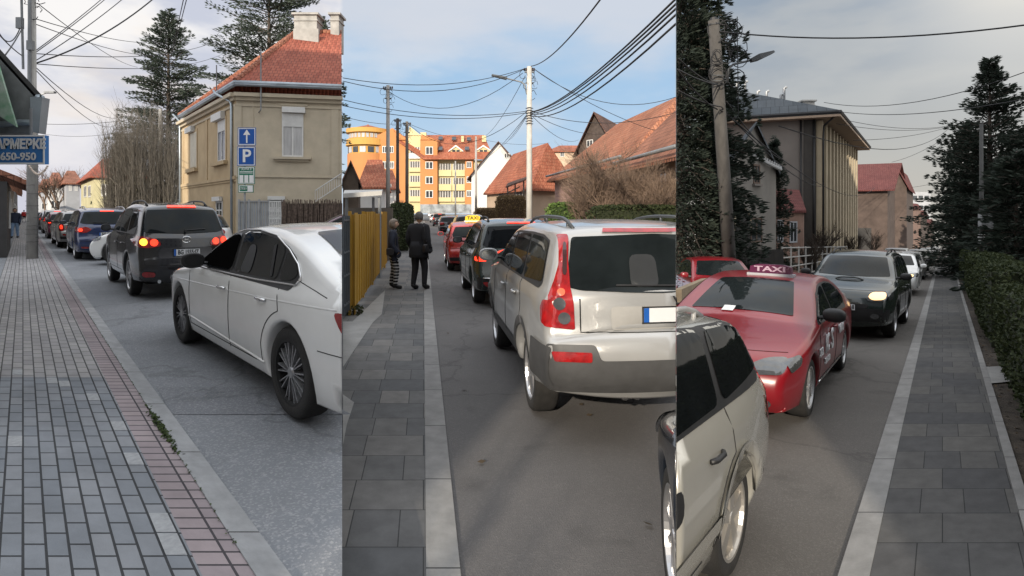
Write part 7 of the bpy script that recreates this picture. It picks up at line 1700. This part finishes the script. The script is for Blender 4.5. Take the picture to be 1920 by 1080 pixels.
for i, (x0, x1, D, yt, lab, m_) in enumerate(((1692, 1716, 105, 388, 'row house with pink front following the yellow balconies', M_pinkr), (1706, 1728, 130, 402, 'second smaller row house down the right street', M_brownw), (1720, 1742, 165, 420, 'far brown terrace near end of right street', M_brownw))):
    h, w = rhouse('row_house', lab, [GR(x0, D), GR(x1, D + 18), GR(x1 + 10, D + 18), GR(x0 + 18, D)], pz(yt, D), pz(yt - 8, D), m_, T_brown, over=.3)
    for k in range(4): g = MB(); u = w.len * (.15 + .22 * k); w.slabbox(g, u - .5, u + .5, pz(yt + 22, D), pz(yt + 10, D), .02, .1); g.build('window', G_curt, h)
tb = empty('tower_block', GR(1722, 190), label='pale grey tower block far down the right street', cat='building'); l = tb.location.copy(); a = pt(1697, 360, 190) - l; b = pt(1745, 470, 190) - l
block(tb, [(a.x, 0), (b.x, 0), (b.x, 18), (a.x, 18)], b.z - 3, a.z, M_greyr); 
for j in range(5):
    for k in range(4): g = MB(); x = a.x + (b.x - a.x) * (.15 + .23 * k); z = a.z - 2.6 - j * 3.2; g.box((x - .7, -.08, z), (x + .7, -.01, z + 1.4)); g.build('window', G_win, tb)
# villa and the pink cottage left of the public building
vl, w = rhouse('arched_villa', 'two-storey villa with arched porch beside the dark spruce', [GR(1372, 27), GR(1455, 31.5), GR(1440, 40), GR(1330, 36)], pz(305, 29), pz(240, 31), mat('villa_render', (.20, .185, .165), rough=.95, var=.15, scale=.6), T_slate, over=.5, axis=1)
for r in ((1407, 408, 1428, 455), (1412, 308, 1424, 345)): window(w, w.rect(*r), vl, mat('brown_window_wood', (.11, .07, .05)), G_win, fr=.09, sill=M_taupe_shaded)
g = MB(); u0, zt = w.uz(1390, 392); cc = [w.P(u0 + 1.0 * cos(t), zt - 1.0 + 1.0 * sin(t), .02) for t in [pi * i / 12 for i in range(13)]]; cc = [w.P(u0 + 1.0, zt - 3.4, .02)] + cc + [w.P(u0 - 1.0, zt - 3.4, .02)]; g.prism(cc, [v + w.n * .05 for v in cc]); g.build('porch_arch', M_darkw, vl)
g = MB(); g.tube([w.P(u0 + 1.06 * cos(t), zt - 1.0 + 1.06 * sin(t), .05) for t in [pi * i / 12 for i in range(13)]], .07, 6); g.build('arch_moulding', M_cream_sunlit, vl)
g = MB(); a_, b_ = pt(1366, 270, 27.5), pt(1464, 318, 31); g.tube([a_ - vl.location, b_ - vl.location], .09, 6)
for k in range(22): q = a_.lerp(b_, k / 21) - vl.location; g.box((q.x - .04, q.y - .04, q.z), (q.x + .04, q.y + .04, q.z + .22))
g.build('eaves_edge', mat('pale_eaves_edge', (.42, .42, .42), rough=.6), vl)
pk, w = rhouse('pink_cottage', 'faded pink cottage between villa and public building', [GR(1448, 34), GR(1506, 36), GR(1508, 43), GR(1445, 41)], pz(392, 35), pz(355, 38), M_pinkr, T_brown, over=.3, axis=0, hip=.15)
for r in ((1457, 412, 1468, 455), (1480, 415, 1494, 455)): window(w, w.rect(*r), pk, M_greyr, G_win, fr=.09)
# walls and fences
mw = MB(); A_ = GR(1262, 10.5); A_ = Vector((B2 * 10.5 + .02, 10.5, A_.z)); B_ = GR(1322, 14.2); nn = Vector((.1, .05, 0)); mw.prism([A_ - nn, B_ - nn, B_ + nn, A_ + nn], [v + Vector((0, 0, 1.05)) for v in (A_ - nn, B_ - nn, B_ + nn, A_ + nn)]); tag(mw.build('low_stone_wall', mat('tan_stone_wall', (.20, .16, .11), rough=.95, var=.25, scale=2)), 'low tan stone wall behind the red taxi bonnet', 'wall')
pf = empty('picket_fence', GR(1322, 16.5), label='dark wooden picket fence between the utility pole and white railing', cat='fence'); w = wall_in(pf, GR(1300, 17), GR(1468, 23)); g = MB(); zz = GR(1322, 17).z; n_ = 60; dzf = (GR(1468, 23).z - GR(1300, 17).z)
for k in range(n_): u = w.len * (k + .5) / n_; z = GR(1300, 17).z + dzf * k / n_; g2 = .0; w.slabbox(g, u - .045, u + .045, z + .1, z + 1.62, 0, .03); q = [w.P(u - .045, z + 1.622, 0), w.P(u + .045, z + 1.622, 0), w.P(u, z + 1.70, 0)]; g.prism(q, [v + w.n * .03 for v in q])
g.build('pickets', mat('blackened_wood', (.018, .015, .013), rough=.9, var=.3), pf); g = MB(); 
for f_ in (.4, 1.35): q = [w.P(0, GR(1300, 17).z + f_, -.03), w.P(w.len, GR(1468, 23).z + f_, -.03)]; g.tube(q, .04, 4)
g.build('rails', M_wood, pf)
wr_ = empty('white_railing', GR(1466, 23), label='white metal railing with horizontal bars before the public building', cat='railing'); w = wall_in(wr_, GR(1466, 23), GR(1588, 44)); za, zb2 = GR(1466, 23).z, GR(1588, 44).z
g = MB()
for f_ in (.5, .95, 1.35, 1.75): g.tube([w.P(0, za + f_), w.P(w.len, zb2 + f_)], .028, 5)
g.build('rails', mat('dull_white_metal', (.38, .37, .35), rough=.5), wr_)
for k in range(14): g = MB(); t = k / 13; g.tube([w.P(w.len * t, za + (zb2 - za) * t - .2), w.P(w.len * t, za + (zb2 - za) * t + 1.80)], .035, 5); g.build('post', MT['dull_white_metal'], wr_)
lw = MB(); lw.prism([w.P(0, za - .2, -.15) + wr_.location, w.P(w.len, zb2 - .2, -.15) + wr_.location, w.P(w.len, zb2 - .2, -.02) + wr_.location, w.P(0, za - .2, -.02) + wr_.location], [w.P(0, za + .40, -.15) + wr_.location, w.P(w.len, zb2 + .40, -.15) + wr_.location, w.P(w.len, zb2 + .40, -.02) + wr_.location, w.P(0, za + .40, -.02) + wr_.location]); tag(lw.build('plinth_wall', mat('grey_plinth', (.12, .11, .10), rough=.95, var=.2)), 'low grey plinth wall under the white metal railing', 'wall')
# trees on the left of the street
conifer(Vector((B2 * 19.0 + .1, 19.0, gz_at(2, 4, 19.0))), 15.0, 2.5, 'dark spruce filling the left edge of the right street', m=F_dark, z0=.03, dens=2.8, seed=31, gap=.0, power=.55, leaf=.22, droop=.35, nl=.24, top=.1)
for o in [o for o in bpy.data.objects if o.get('label') == 'dark spruce filling the left edge of the right street']: clip_tree(o, 1, B2)
conifer(GR(1452, 33), 7.9, 1.35, 'small dark spruce in front of the public building end wall', m=F_dark, z0=.05, dens=1.1, seed=32, gap=.03, power=.75, leaf=.26, nl=.26)
for x, D, H_, sd_, lab in ((1560, 40, 4.5, 33, 'bare tree before the cream fins of the public building'), (1510, 30, 3.2, 34, 'bare shrub by the white metal railing'), (1600, 52, 4.0, 35, 'bare tree before the oxblood-roofed house'), (1640, 66, 4.2, 36, 'thin bare tree at gate of oxblood-roofed house')): bare_tree(GR(x, D), H_, 2, lab, m=mat('dark_twigs', (.05, .038, .03), rough=1), depth=4, seed=sd_, r0=.07, ang=.65, stems=2)
# spruces on the right, hedge, pole with a box
conifer(GR(1856, 33), pz(108, 33) - gz_at(2, 0, 33), 4.3, 'tallest spruce standing above hedge on right side', m=F_dark, z0=.04, dens=2.0, seed=41, gap=.10, power=.85, leaf=.28, droop=.02, nl=.36)
conifer(GR(1812, 42), pz(238, 42) - gz_at(2, 0, 42), 2.9, 'shorter spruce left of the tallest one', m=F_dark, z0=.24, dens=2.0, seed=42, gap=.08, power=.7, leaf=.28, nl=.34)
conifer(GR(1945, 30), 8.6, 3.2, 'broad spruce cut by right edge of the picture', m=F_dark, z0=.02, dens=2.0, seed=43, gap=.04, power=.5, leaf=.28, nl=.32)
conifer(GR(1808, 62), pz(330, 62) - gz_at(2, 0, 62), 1.8, 'low spruce nearest the end of right street', m=F_dark, z0=.16, dens=1.2, seed=44, gap=.05, power=.6, leaf=.42, nl=.45)
conifer(GR(1862, 36), 7.0, 1.9, 'squat dark spruce beneath the two taller ones', m=F_dark, z0=.02, dens=2.0, seed=45, gap=.03, power=.5, leaf=.28, nl=.32)
conifer(GR(1905, 22), 5.3, 1.7, 'dense young spruce behind the nearest hedge', m=F_dark, z0=.02, dens=1.4, seed=46, gap=.03, power=.45, leaf=.32, nl=.30)
pb = pole('utility_pole', 'slim pole with a white box at height above the hedge', GR(1840, 24), pz(232, 24) - gz_at(2, 0, 24), .085, .065, mat('dark_weathered_pole', (.07, .07, .068), rough=.9, var=.2), gear=False)
g = MB(); z_ = pz(428, 24) - gz_at(2, 0, 24); g.box((-.24, -.32, z_), (.24, -.12, z_ + .60)); g.build('meter_box', mat('pale_meter_box', (.34, .35, .36), rough=.6, var=.1), pb); g = MB(); 
for k in range(4): g.tube([(.12 * cos(t), .12 * sin(t), z_ - .25 - .12 * k) for t in [2 * pi * i / 8 for i in range(9)]], .012, 3)
g.build('straps', M_white, pb)
hd = [(3.0, 9.5, 1.36, -.15), (9.5, 16, 1.50, -.2), (16, 26, 1.60, -.2), (26, 44, 1.65, -.2)]
for i, (D0, D1, h_, off) in enumerate(hd):
    a = sR(D0 + .1, .5 + off + 0.55); b = sR(D1 - .1, .5 + off + .55); d = (b - a); L_ = d.length; d.normalize(); c = (a + b) / 2
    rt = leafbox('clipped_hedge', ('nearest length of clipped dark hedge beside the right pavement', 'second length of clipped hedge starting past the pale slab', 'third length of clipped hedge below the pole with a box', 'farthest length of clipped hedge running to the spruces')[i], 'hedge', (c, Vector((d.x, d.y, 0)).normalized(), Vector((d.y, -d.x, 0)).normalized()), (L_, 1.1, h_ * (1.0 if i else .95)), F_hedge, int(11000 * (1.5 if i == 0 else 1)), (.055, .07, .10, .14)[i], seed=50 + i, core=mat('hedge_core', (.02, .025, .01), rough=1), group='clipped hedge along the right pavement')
    rt.rotation_euler = (0, 0, 0); bpy.context.view_layer.update()
    for ch in kids(rt):
        for v in ch.data.vertices: v.co.z -= SL * (v.co.x * d.x + v.co.y * d.y) * abs(d.y) * (1 if d.y > 0 else -1) / max(.001, 1) if True else 0
lt = MB()
for i in range(500):
    D = random.uniform(2.6, 14); c = sR(D, random.uniform(.12, .9)); c.z += .008; a = random.uniform(0, 3); s_ = random.uniform(.012, .03); d = Vector((cos(a), sin(a), 0)) * s_; e = Vector((-sin(a), cos(a), .4)) * s_ * .6; lt.face(c - d, c - e, c + d, c + e)
tag(lt.build('leaf_litter', mat('leaf_litter_brown', (.10, .07, .045), rough=1, var=.5, scale=30), uv=False), 'dry leaf litter on the soil beside right pavement', 'leaf litter', kind='stuff')

# leaning pole with lamp
base = GR(1374, 17.2); top = pt(1338, 38, 16.0); rp = empty('utility_pole', base, label='leaning concrete utility pole with tangled cables and street lamp', cat='utility pole'); tv = top - base
g = MB(); g.tube([(0, 0, -.3), tv * .5, tv], .21, 10, r2=.15); g.build('shaft', mat('dark_concrete_pole', (.075, .07, .065), rough=.95, var=.25, scale=5, streak=.6), rp, True)
cp = MB(); cp.tube([tv * .985, tv * 1.01], .17, 8, r2=.08); cp.build('pole_cap', M_black, rp)
rr_ = random.Random(9)
tl = MB()
for k in range(16):
    c = tv + Vector((rr_.uniform(.05, .75), rr_.uniform(-.1, .1), -rr_.uniform(.1, 1.7))); r_ = rr_.uniform(.12, .32); ph = rr_.uniform(0, 6); tl.tube([c + Vector((r_ * cos(ph + t), rr_.gauss(0, .02), r_ * 1.1 * sin(ph + t))) for t in [5.4 * i / 10 for i in range(11)]], .014, 4)
tl.tube([tv + Vector((.65, 0, .1)), tv + Vector((.68, 0, -2.6))], .012, 4); tl.build('cable_loops', cablem, rp)
la = MB(); p0 = pt(1364, 155, 16.0) - base; p1 = pt(1366, 130, 16.0) - base; p2 = pt(1374, 121, 16.0) - base; p3 = pt(1412, 112, 16.0) - base; la.tube([p0, p1, p2, p3], .03, 6); la.tube([p0 + Vector((-.4, 0, .05)), p0 + Vector((0, 0, .05))], .02, 4); la.tube([p0 + Vector((-.4, 0, .2)), p0 + Vector((0, 0, .2))], .02, 4); ao = la.build('lamp_arm', MT['dark_lamp_housing'], rp, True)
lh = MB(); q0 = pt(1408, 114, 16.0) - base; q1 = pt(1449, 98, 16.0) - base; M_ = Matrix.Translation((q0 + q1) / 2) @ (q1 - q0).to_track_quat('X', 'Z').to_matrix().to_4x4(); L2 = (q1 - q0).length / 2; lh.prism([M_ @ Vector(v) for v in ((-L2, -.08, -.04), (-L2 * .3, -.14, -.06), (L2, -.12, -.03), (L2, .12, -.03), (-L2 * .3, .14, -.06), (-L2, .08, -.04))], [M_ @ Vector(v) for v in ((-L2, -.07, .06), (-L2 * .3, -.12, .09), (L2, -.1, .03), (L2, .1, .03), (-L2 * .3, .12, .09), (-L2, .07, .06))]); lh.build('lamp_head', MT['dark_lamp_housing'], ao)

# ------------------------------------------------------------------ cars of the right street
PRD = mat('taxi_red_paint', (.18, .006, .011), rough=.3, var=.06, scale=1.4, coat=.45); PGD = paint('deep_green_paint', (.016, .024, .022), rough=.2); PCH = paint('champagne_silver_paint', (.42, .41, .37), rough=.25, metal=.35)
# champagne estate, passing close on the left, its tail seen
s = Shape([(1.95,.2),(2.05,.34),(2.08,.5),(2.02,.66),(1.86,.76),(1.4,.87),(1.0,.93),(.9,.98),(.3,1.33),(.05,1.39),(-.5,1.42),(-1.2,1.405),(-1.65,1.37),(-1.78,1.33),(-2.0,1.04),(-2.06,.94),(-2.08,.72),(-2.20,.66),(-2.20,.40),(-2.1,.28)], 1.71, zb=.90, wb=2.61, wr=.31, tumble=.30, sill=.22, r=.07, taper=(.10, .05))
r, s = car('champagne_estate_car', 'champagne silver estate car at bottom left with five-hole alloy wheel', 'wagon', 1.71, 2.61, .31, PCH, style='five', shp=s, rim=mat('worn_silver_alloy', (.40, .38, .35), rough=.35, metal=.6, var=.15), rail=(.1, -1.55, mat('silver_rail', (.3, .3, .3), rough=.4)), glass=M_glass2, hnd=M_black)
rear_kit(r, s, 'wagon', lit=False, lamps='tall', plate_txt='', stop=False)
for A_ in 'LR':
    s.decal([(.95, .50), (-.90, .50), (-.90, .43), (.95, .43)], A_, PCH, 'rub_strip', r, .018, rnd=.5)
    o_ = [(-1.305 + (.31 + .055 + .07) * cos(t), .31 + (.365 + .07) * sin(t)) for t in [radians(v) for v in range(0, 176, 8)]]; i_ = [(-1.305 + .371 * cos(t), .31 + .371 * sin(t)) for t in [radians(v) for v in range(175, -1, -8)]]
    s.decal(o_ + i_, A_, PCH, 'arch_flare', r, .02, rnd=0, step=.12)
s.decal([(-.42, .80), (-.26, .80), (-.26, .66), (-.42, .66)], 'L', M_black, 'handle_recess', r, .006)
place(r, s, 2, (1368, 1078), Vector((-.55, .95, -.05)), sy=.95, sz=1.02)
# orientation from the tail towards the photographer
rear_pt = gp(2, 1368, 1076); dr = Vector((KR, 1, -SL)).normalized(); front_pt = rear_pt - dr * 2.75; front_pt.z = gz_at(2, 0, front_pt.y); place(r, s, 2, rear_pt, front_pt, sy=.95, sz=1.0, side='L')
clip_tree(r, 1, B2)
# red taxi saloon
s = Shape([(2.12,.20),(2.24,.33),(2.27,.50),(2.20,.66),(2.02,.76),(1.6,.86),(1.10,.94),(.95,.98),(.55,1.19),(.2,1.35),(-.05,1.42),(-.5,1.47),(-.95,1.45),(-1.4,1.34),(-1.8,1.17),(-2.0,1.09),(-2.32,1.03),(-2.40,.96),(-2.42,.75),(-2.46,.55),(-2.44,.36),(-2.33,.24)], 1.82, zb=.95, wb=2.71, wr=.325, tumble=.36, sill=.20, r=.075)
r, s = car('red_taxi', 'red taxi saloon with white lettering on doors and purple roof sign', 'saloon', 1.82, 2.71, .325, PRD, style='ten', shp=s, mir=False, rim=mat('silver_hubcap', (.45, .45, .45), rough=.35, metal=.5))
mirror_part(r, s, .70, 1.04, M_black)
front_kit(r, s, 'saloon', plate_txt=None); rear_kit(r, s, 'saloon', lit=False, plate_txt=None)
s.decal([(.44, .30), (.60, .30), (.60, .38), (.44, .38)], 'F', M_black, 'fog_recess', r, .010)
s.decal([(.52 + .055 * cos(t), .335 + .05 * sin(t)) for t in [2 * pi * i / 12 for i in range(12)]], 'F', M_warmlit, 'lit_fog_lamp', r, .03, rnd=0)
plate(r, s, 'F', .43, '')
g_ = MB()
s.decal([(-.20 + .17 * cos(t) + 1.60, -.42 + .12 * sin(t)) for t in [2 * pi * i / 14 for i in range(14)]], 'T', M_plate, 'bonnet_emblem', r, .006, rnd=0)
s.decal([(1.0, -.20), (1.0, -.06), (.86, -.06), (.86, -.20)], 'T', M_plate, 'permit_card', r, .012, rnd=0)
def side_text(txt, size, x, z, m_, w_=None, nm='door_lettering', sk=0):
    h, nn = s.hit('L', x, z); text_on(txt, size, h + Vector((0, .012, 0)), (-1, 0, 0), (0, 0, 1), m_, nm, r, bold=.006, w=w_, depth=.006)
side_text('AC', .30, .55, .70, M_plate, .26); side_text('333-333', .085, .52, .50, M_plate, .36); side_text('S', .36, .18, .70, M_plate, .16); side_text('TAXI', .16, -.62, .74, M_plate, .46); side_text('333', .12, .98, .66, M_plate, .22)
seg = MB(); seg.tube(s.path([(.92, .30), (-.9, .30)], 'L', .1, .006), .012, 5); seg.build('sill_strip', M_chrome, r, True)
taxi_sign('', '', r, s, -.15, mat('taxi_purple_lamp', (.085, .012, .045), rough=.3), mat('pale_pink_letters', (.40, .28, .35)), size=.8, w_=.55, face=1, y=.12, under=M_greyr)
place(r, s, 2, (1580, 692), (1516, 781), sy=.98, sz=.965)
# dark green SUV facing
s = shape('suv', 1.78, 2.49, .36)
r, s = car('dark_green_suv', 'dark green SUV with bonnet scoop and one lit amber headlamp', 'suv', 1.78, 2.49, .36, PGD, style='five', shp=s, rail=(.1, -1.7, M_black))
front_kit(r, s, 'suv', lit=None, plate_txt='147-BI', grille=False)
hw = s.W
s.decal([(hw - .12, .93), (hw - .36, .92), (hw - .42, .84), (hw - .34, .78), (hw - .13, .80)], 'F', M_warmlit, 'lit_headlamp', r, .028, step=.03)
s.decal([(1.45, -.22), (1.45, .22), (1.35, .26), (1.35, -.26)], 'T', M_black, 'bonnet_scoop', r, .012)
sc = MB(); sc.tube([s.hit('T', 1.33, y)[0] + Vector((0, 0, .045 * (1 - (y / .27) ** 4))) for y in [-.27 + .54 * i / 10 for i in range(11)]], .018, 6); sc.build('scoop_lip', PGD, r, True)
s.decal([(-.5, .70), (.5, .70), (.46, .62), (-.46, .62)], 'F', M_black, 'grille', r, .008)
s.decal([(-hw + .05, .62), (hw - .05, .62), (hw - .1, .36), (-hw + .1, .36)], 'F', M_black, 'front_bumper', r, .004)
b_, x_ = badge_ring(r, s, 'F', 0, .84, .05, rw=1.5); b_.tube([(x_, .03 * cos(t), .84 + .045 * sin(t)) for t in [2 * pi * i / 12 for i in range(13)]], .006, 4); b_.build('badge', M_chrome, r)
place(r, s, 2, (1699, 605), (1677, 631), sy=.95, sz=1.0)
# queue behind it
for name, lab, kind, pm, px_, lit in (('white_hatchback', 'small white hatchback behind the dark green SUV', 'hatch', PW, (1721, 553), M_warmlit), ('grey_saloon', 'grey estate car behind the small white hatchback', 'wagon', PS, (1733, 524), None), ('silver_hatchback', 'silver hatchback fifth in the right queue', 'hatch', PS, (1741, 508), M_warmlit), ('dark_hatchback', 'dark hatchback with one bright headlamp farther along right queue', 'hatch', PD, (1747, 498), M_warmlit)):
    r, s = car(name, lab, kind, 1.75, 2.55, .32, pm, style='five' if name == 'white_hatchback' else 'steel'); front_kit(r, s, kind, lit=lit, plate_txt='')
    a = gp(2, *px_); d_ = Vector((KR, 1, -SL)).normalized() * 2.6; place(r, s, 2, a + d_, a, sy=.95)
src = r; srcs = s
for i, (x, y) in enumerate(((1751.5, 491), (1755, 486), (1757.5, 481.5), (1760, 478), (1762, 475))):
    c = copy_tree(src); c['label'] = ('sixth car of the right queue just past the dark hatchback', 'seventh car of the right queue beside the spruces', 'eighth car, tiny, along the right queue', 'ninth car, a speck, along the right queue', 'farthest car at the end of the right queue')[i]; c['group'] = 'distant cars in the right queue'
    a = gp(2, x, y); d_ = Vector((KR, 1, -SL)).normalized() * 2.6; place(c, srcs, 2, a + d_, a, sy=.95)
for x, y, lab, kind, pm in ((1693, 524, 'dark car roof showing in the far lane left of grey estate', 'hatch', PD), (1705, 512, 'silver roof of a car in the far lane', 'mpv', PS)):
    r, s = car('parked_car', lab, kind, 1.75, 2.55, .32, pm, style='steel'); front_kit(r, s, kind, plate_txt=None); a = gp(2, x, y); d_ = Vector((KR, 1, -SL)).normalized() * 2.6; place(r, s, 2, a + d_, a, sy=.95)
r, s = car('red_parked_car', 'red car with pale stripe parked behind the leaning pole', 'hatch', 1.7, 2.5, .31, PRD, style='steel'); front_kit(r, s, 'hatch', plate_txt=None)
a = GR(1422, 14.2); place(r, s, 2, a + Vector((.35, 2.5, -.14)), a, sy=.95, sz=1.0)

# cables of the right street
hp_ = (1339, 58, 16.0)
rc = [(hp_, (1930, 46, 13), .25, 'long cable from leaning pole head across the sky'), ((1345, 158, 16), (1273, 110, 13), .1, 'upper cable leaving the picture left above the spruce'), ((1345, 205, 16), (1270, 130, 12), .1, 'cable running left from the pole waist'), ((1350, 160, 16), (1270, 130, 12.5), .05, 'second cable running left from the lamp bracket'),
 ((1350, 200, 16), (1272, 170, 13), .05, 'lower cable running left through the spruce'), ((1545, 192, 42), (1930, 132, 26), .8, 'cable rising from public building to the right'), ((1552, 206, 42), (1930, 184, 24), .5, 'lower cable from the public building to the right'), ((1560, 219, 42), (1790, 234, 60), .6, 'cable from roof corner towards the smaller spruce'), ((1568, 232, 42), (1790, 235, 60), .5, 'second cable from roof corner towards the spruce'), ((1460, 236, 20), (1780, 240, 58), 1.4, 'sagging cable crossing before the public building'), ((1600, 263, 44), (1780, 238, 58), .3, 'short cable from roof eaves to the spruce'),
 ((1672, 304, 76), (1770, 260, 60), .3, 'cable rising from oxblood roof ridge'), ((1690, 352, 110), (1800, 330, 50), .3, 'faint low cable before the tower block'), ((1352, 200, 16), (1540, 350, 40), .5, 'cable falling from leaning pole across the end wall'), ((1350, 205, 16), (1640, 352, 70), 1.6, 'longer cable falling from leaning pole past the fins'), ((1362, 190, 16), (1470, 300, 30), .3, 'cable from leaning pole to villa eaves')]
for a, b, sg_, lab in rc: o = cable(pt(*a), pt(*b), sg_, .02, lab); clip(o, 1, B2)
# ------------------------------------------------------------------ unseen building-shaped blocks added behind the photographer to shade the near streets
def shade_block(x0, x1, y0, y1, h, lab, m):
    r = empty('added_shade_block', ((x0 + x1) / 2, y1, 0), label=lab, cat='building'); l = r.location.copy()
    block(r, [(x0 - l.x, y0 - l.y), (x1 - l.x, y0 - l.y), (x1 - l.x, 0), (x0 - l.x, 0)], -.2, h, m)
    n = max(2, int((x1 - x0) / 3.2))
    for j in range(int(h // 3.3)):
        for k in range(n):
            x = x0 - l.x + (x1 - x0) * (k + .5) / n; g = MB(); g.box((x - .6, .01, 1.1 + j * 3.3), (x + .6, .08, 2.6 + j * 3.3)); g.build('window', G_win, r)
    roof_slab(r, [Vector((x0 - l.x - .4, y0 - l.y, h)), Vector((x1 - l.x + .4, y0 - l.y, h)), Vector((x1 - l.x + .4, .5, h)), Vector((x0 - l.x - .4, .5, h))], T_old, .25)
shade_block(-34, -13, -15, -11, 27, 'unseen long block added behind the viewpoint to shade the left street', M_render)
shade_block(-12.9, -5.85, -15, -11, 12, 'unseen lower block added behind the viewpoint to shade the middle street', M_peach)
shade_block(-1.7, 19, -15, -11, 32, 'unseen tall grey block added behind the viewpoint to shade the right street', M_greyr)
bare_tree(Vector((-2.6, -9.2, 0)), 7.5, 4, 'unseen bare tree added in the gap between the shade blocks to dapple the sunlight', m=MT['dark_twigs'], depth=4, seed=77, r0=.13, ang=.55, up=.25, n_child=3)  # out-of-view tree, added to break the sunbeam into branch shadows
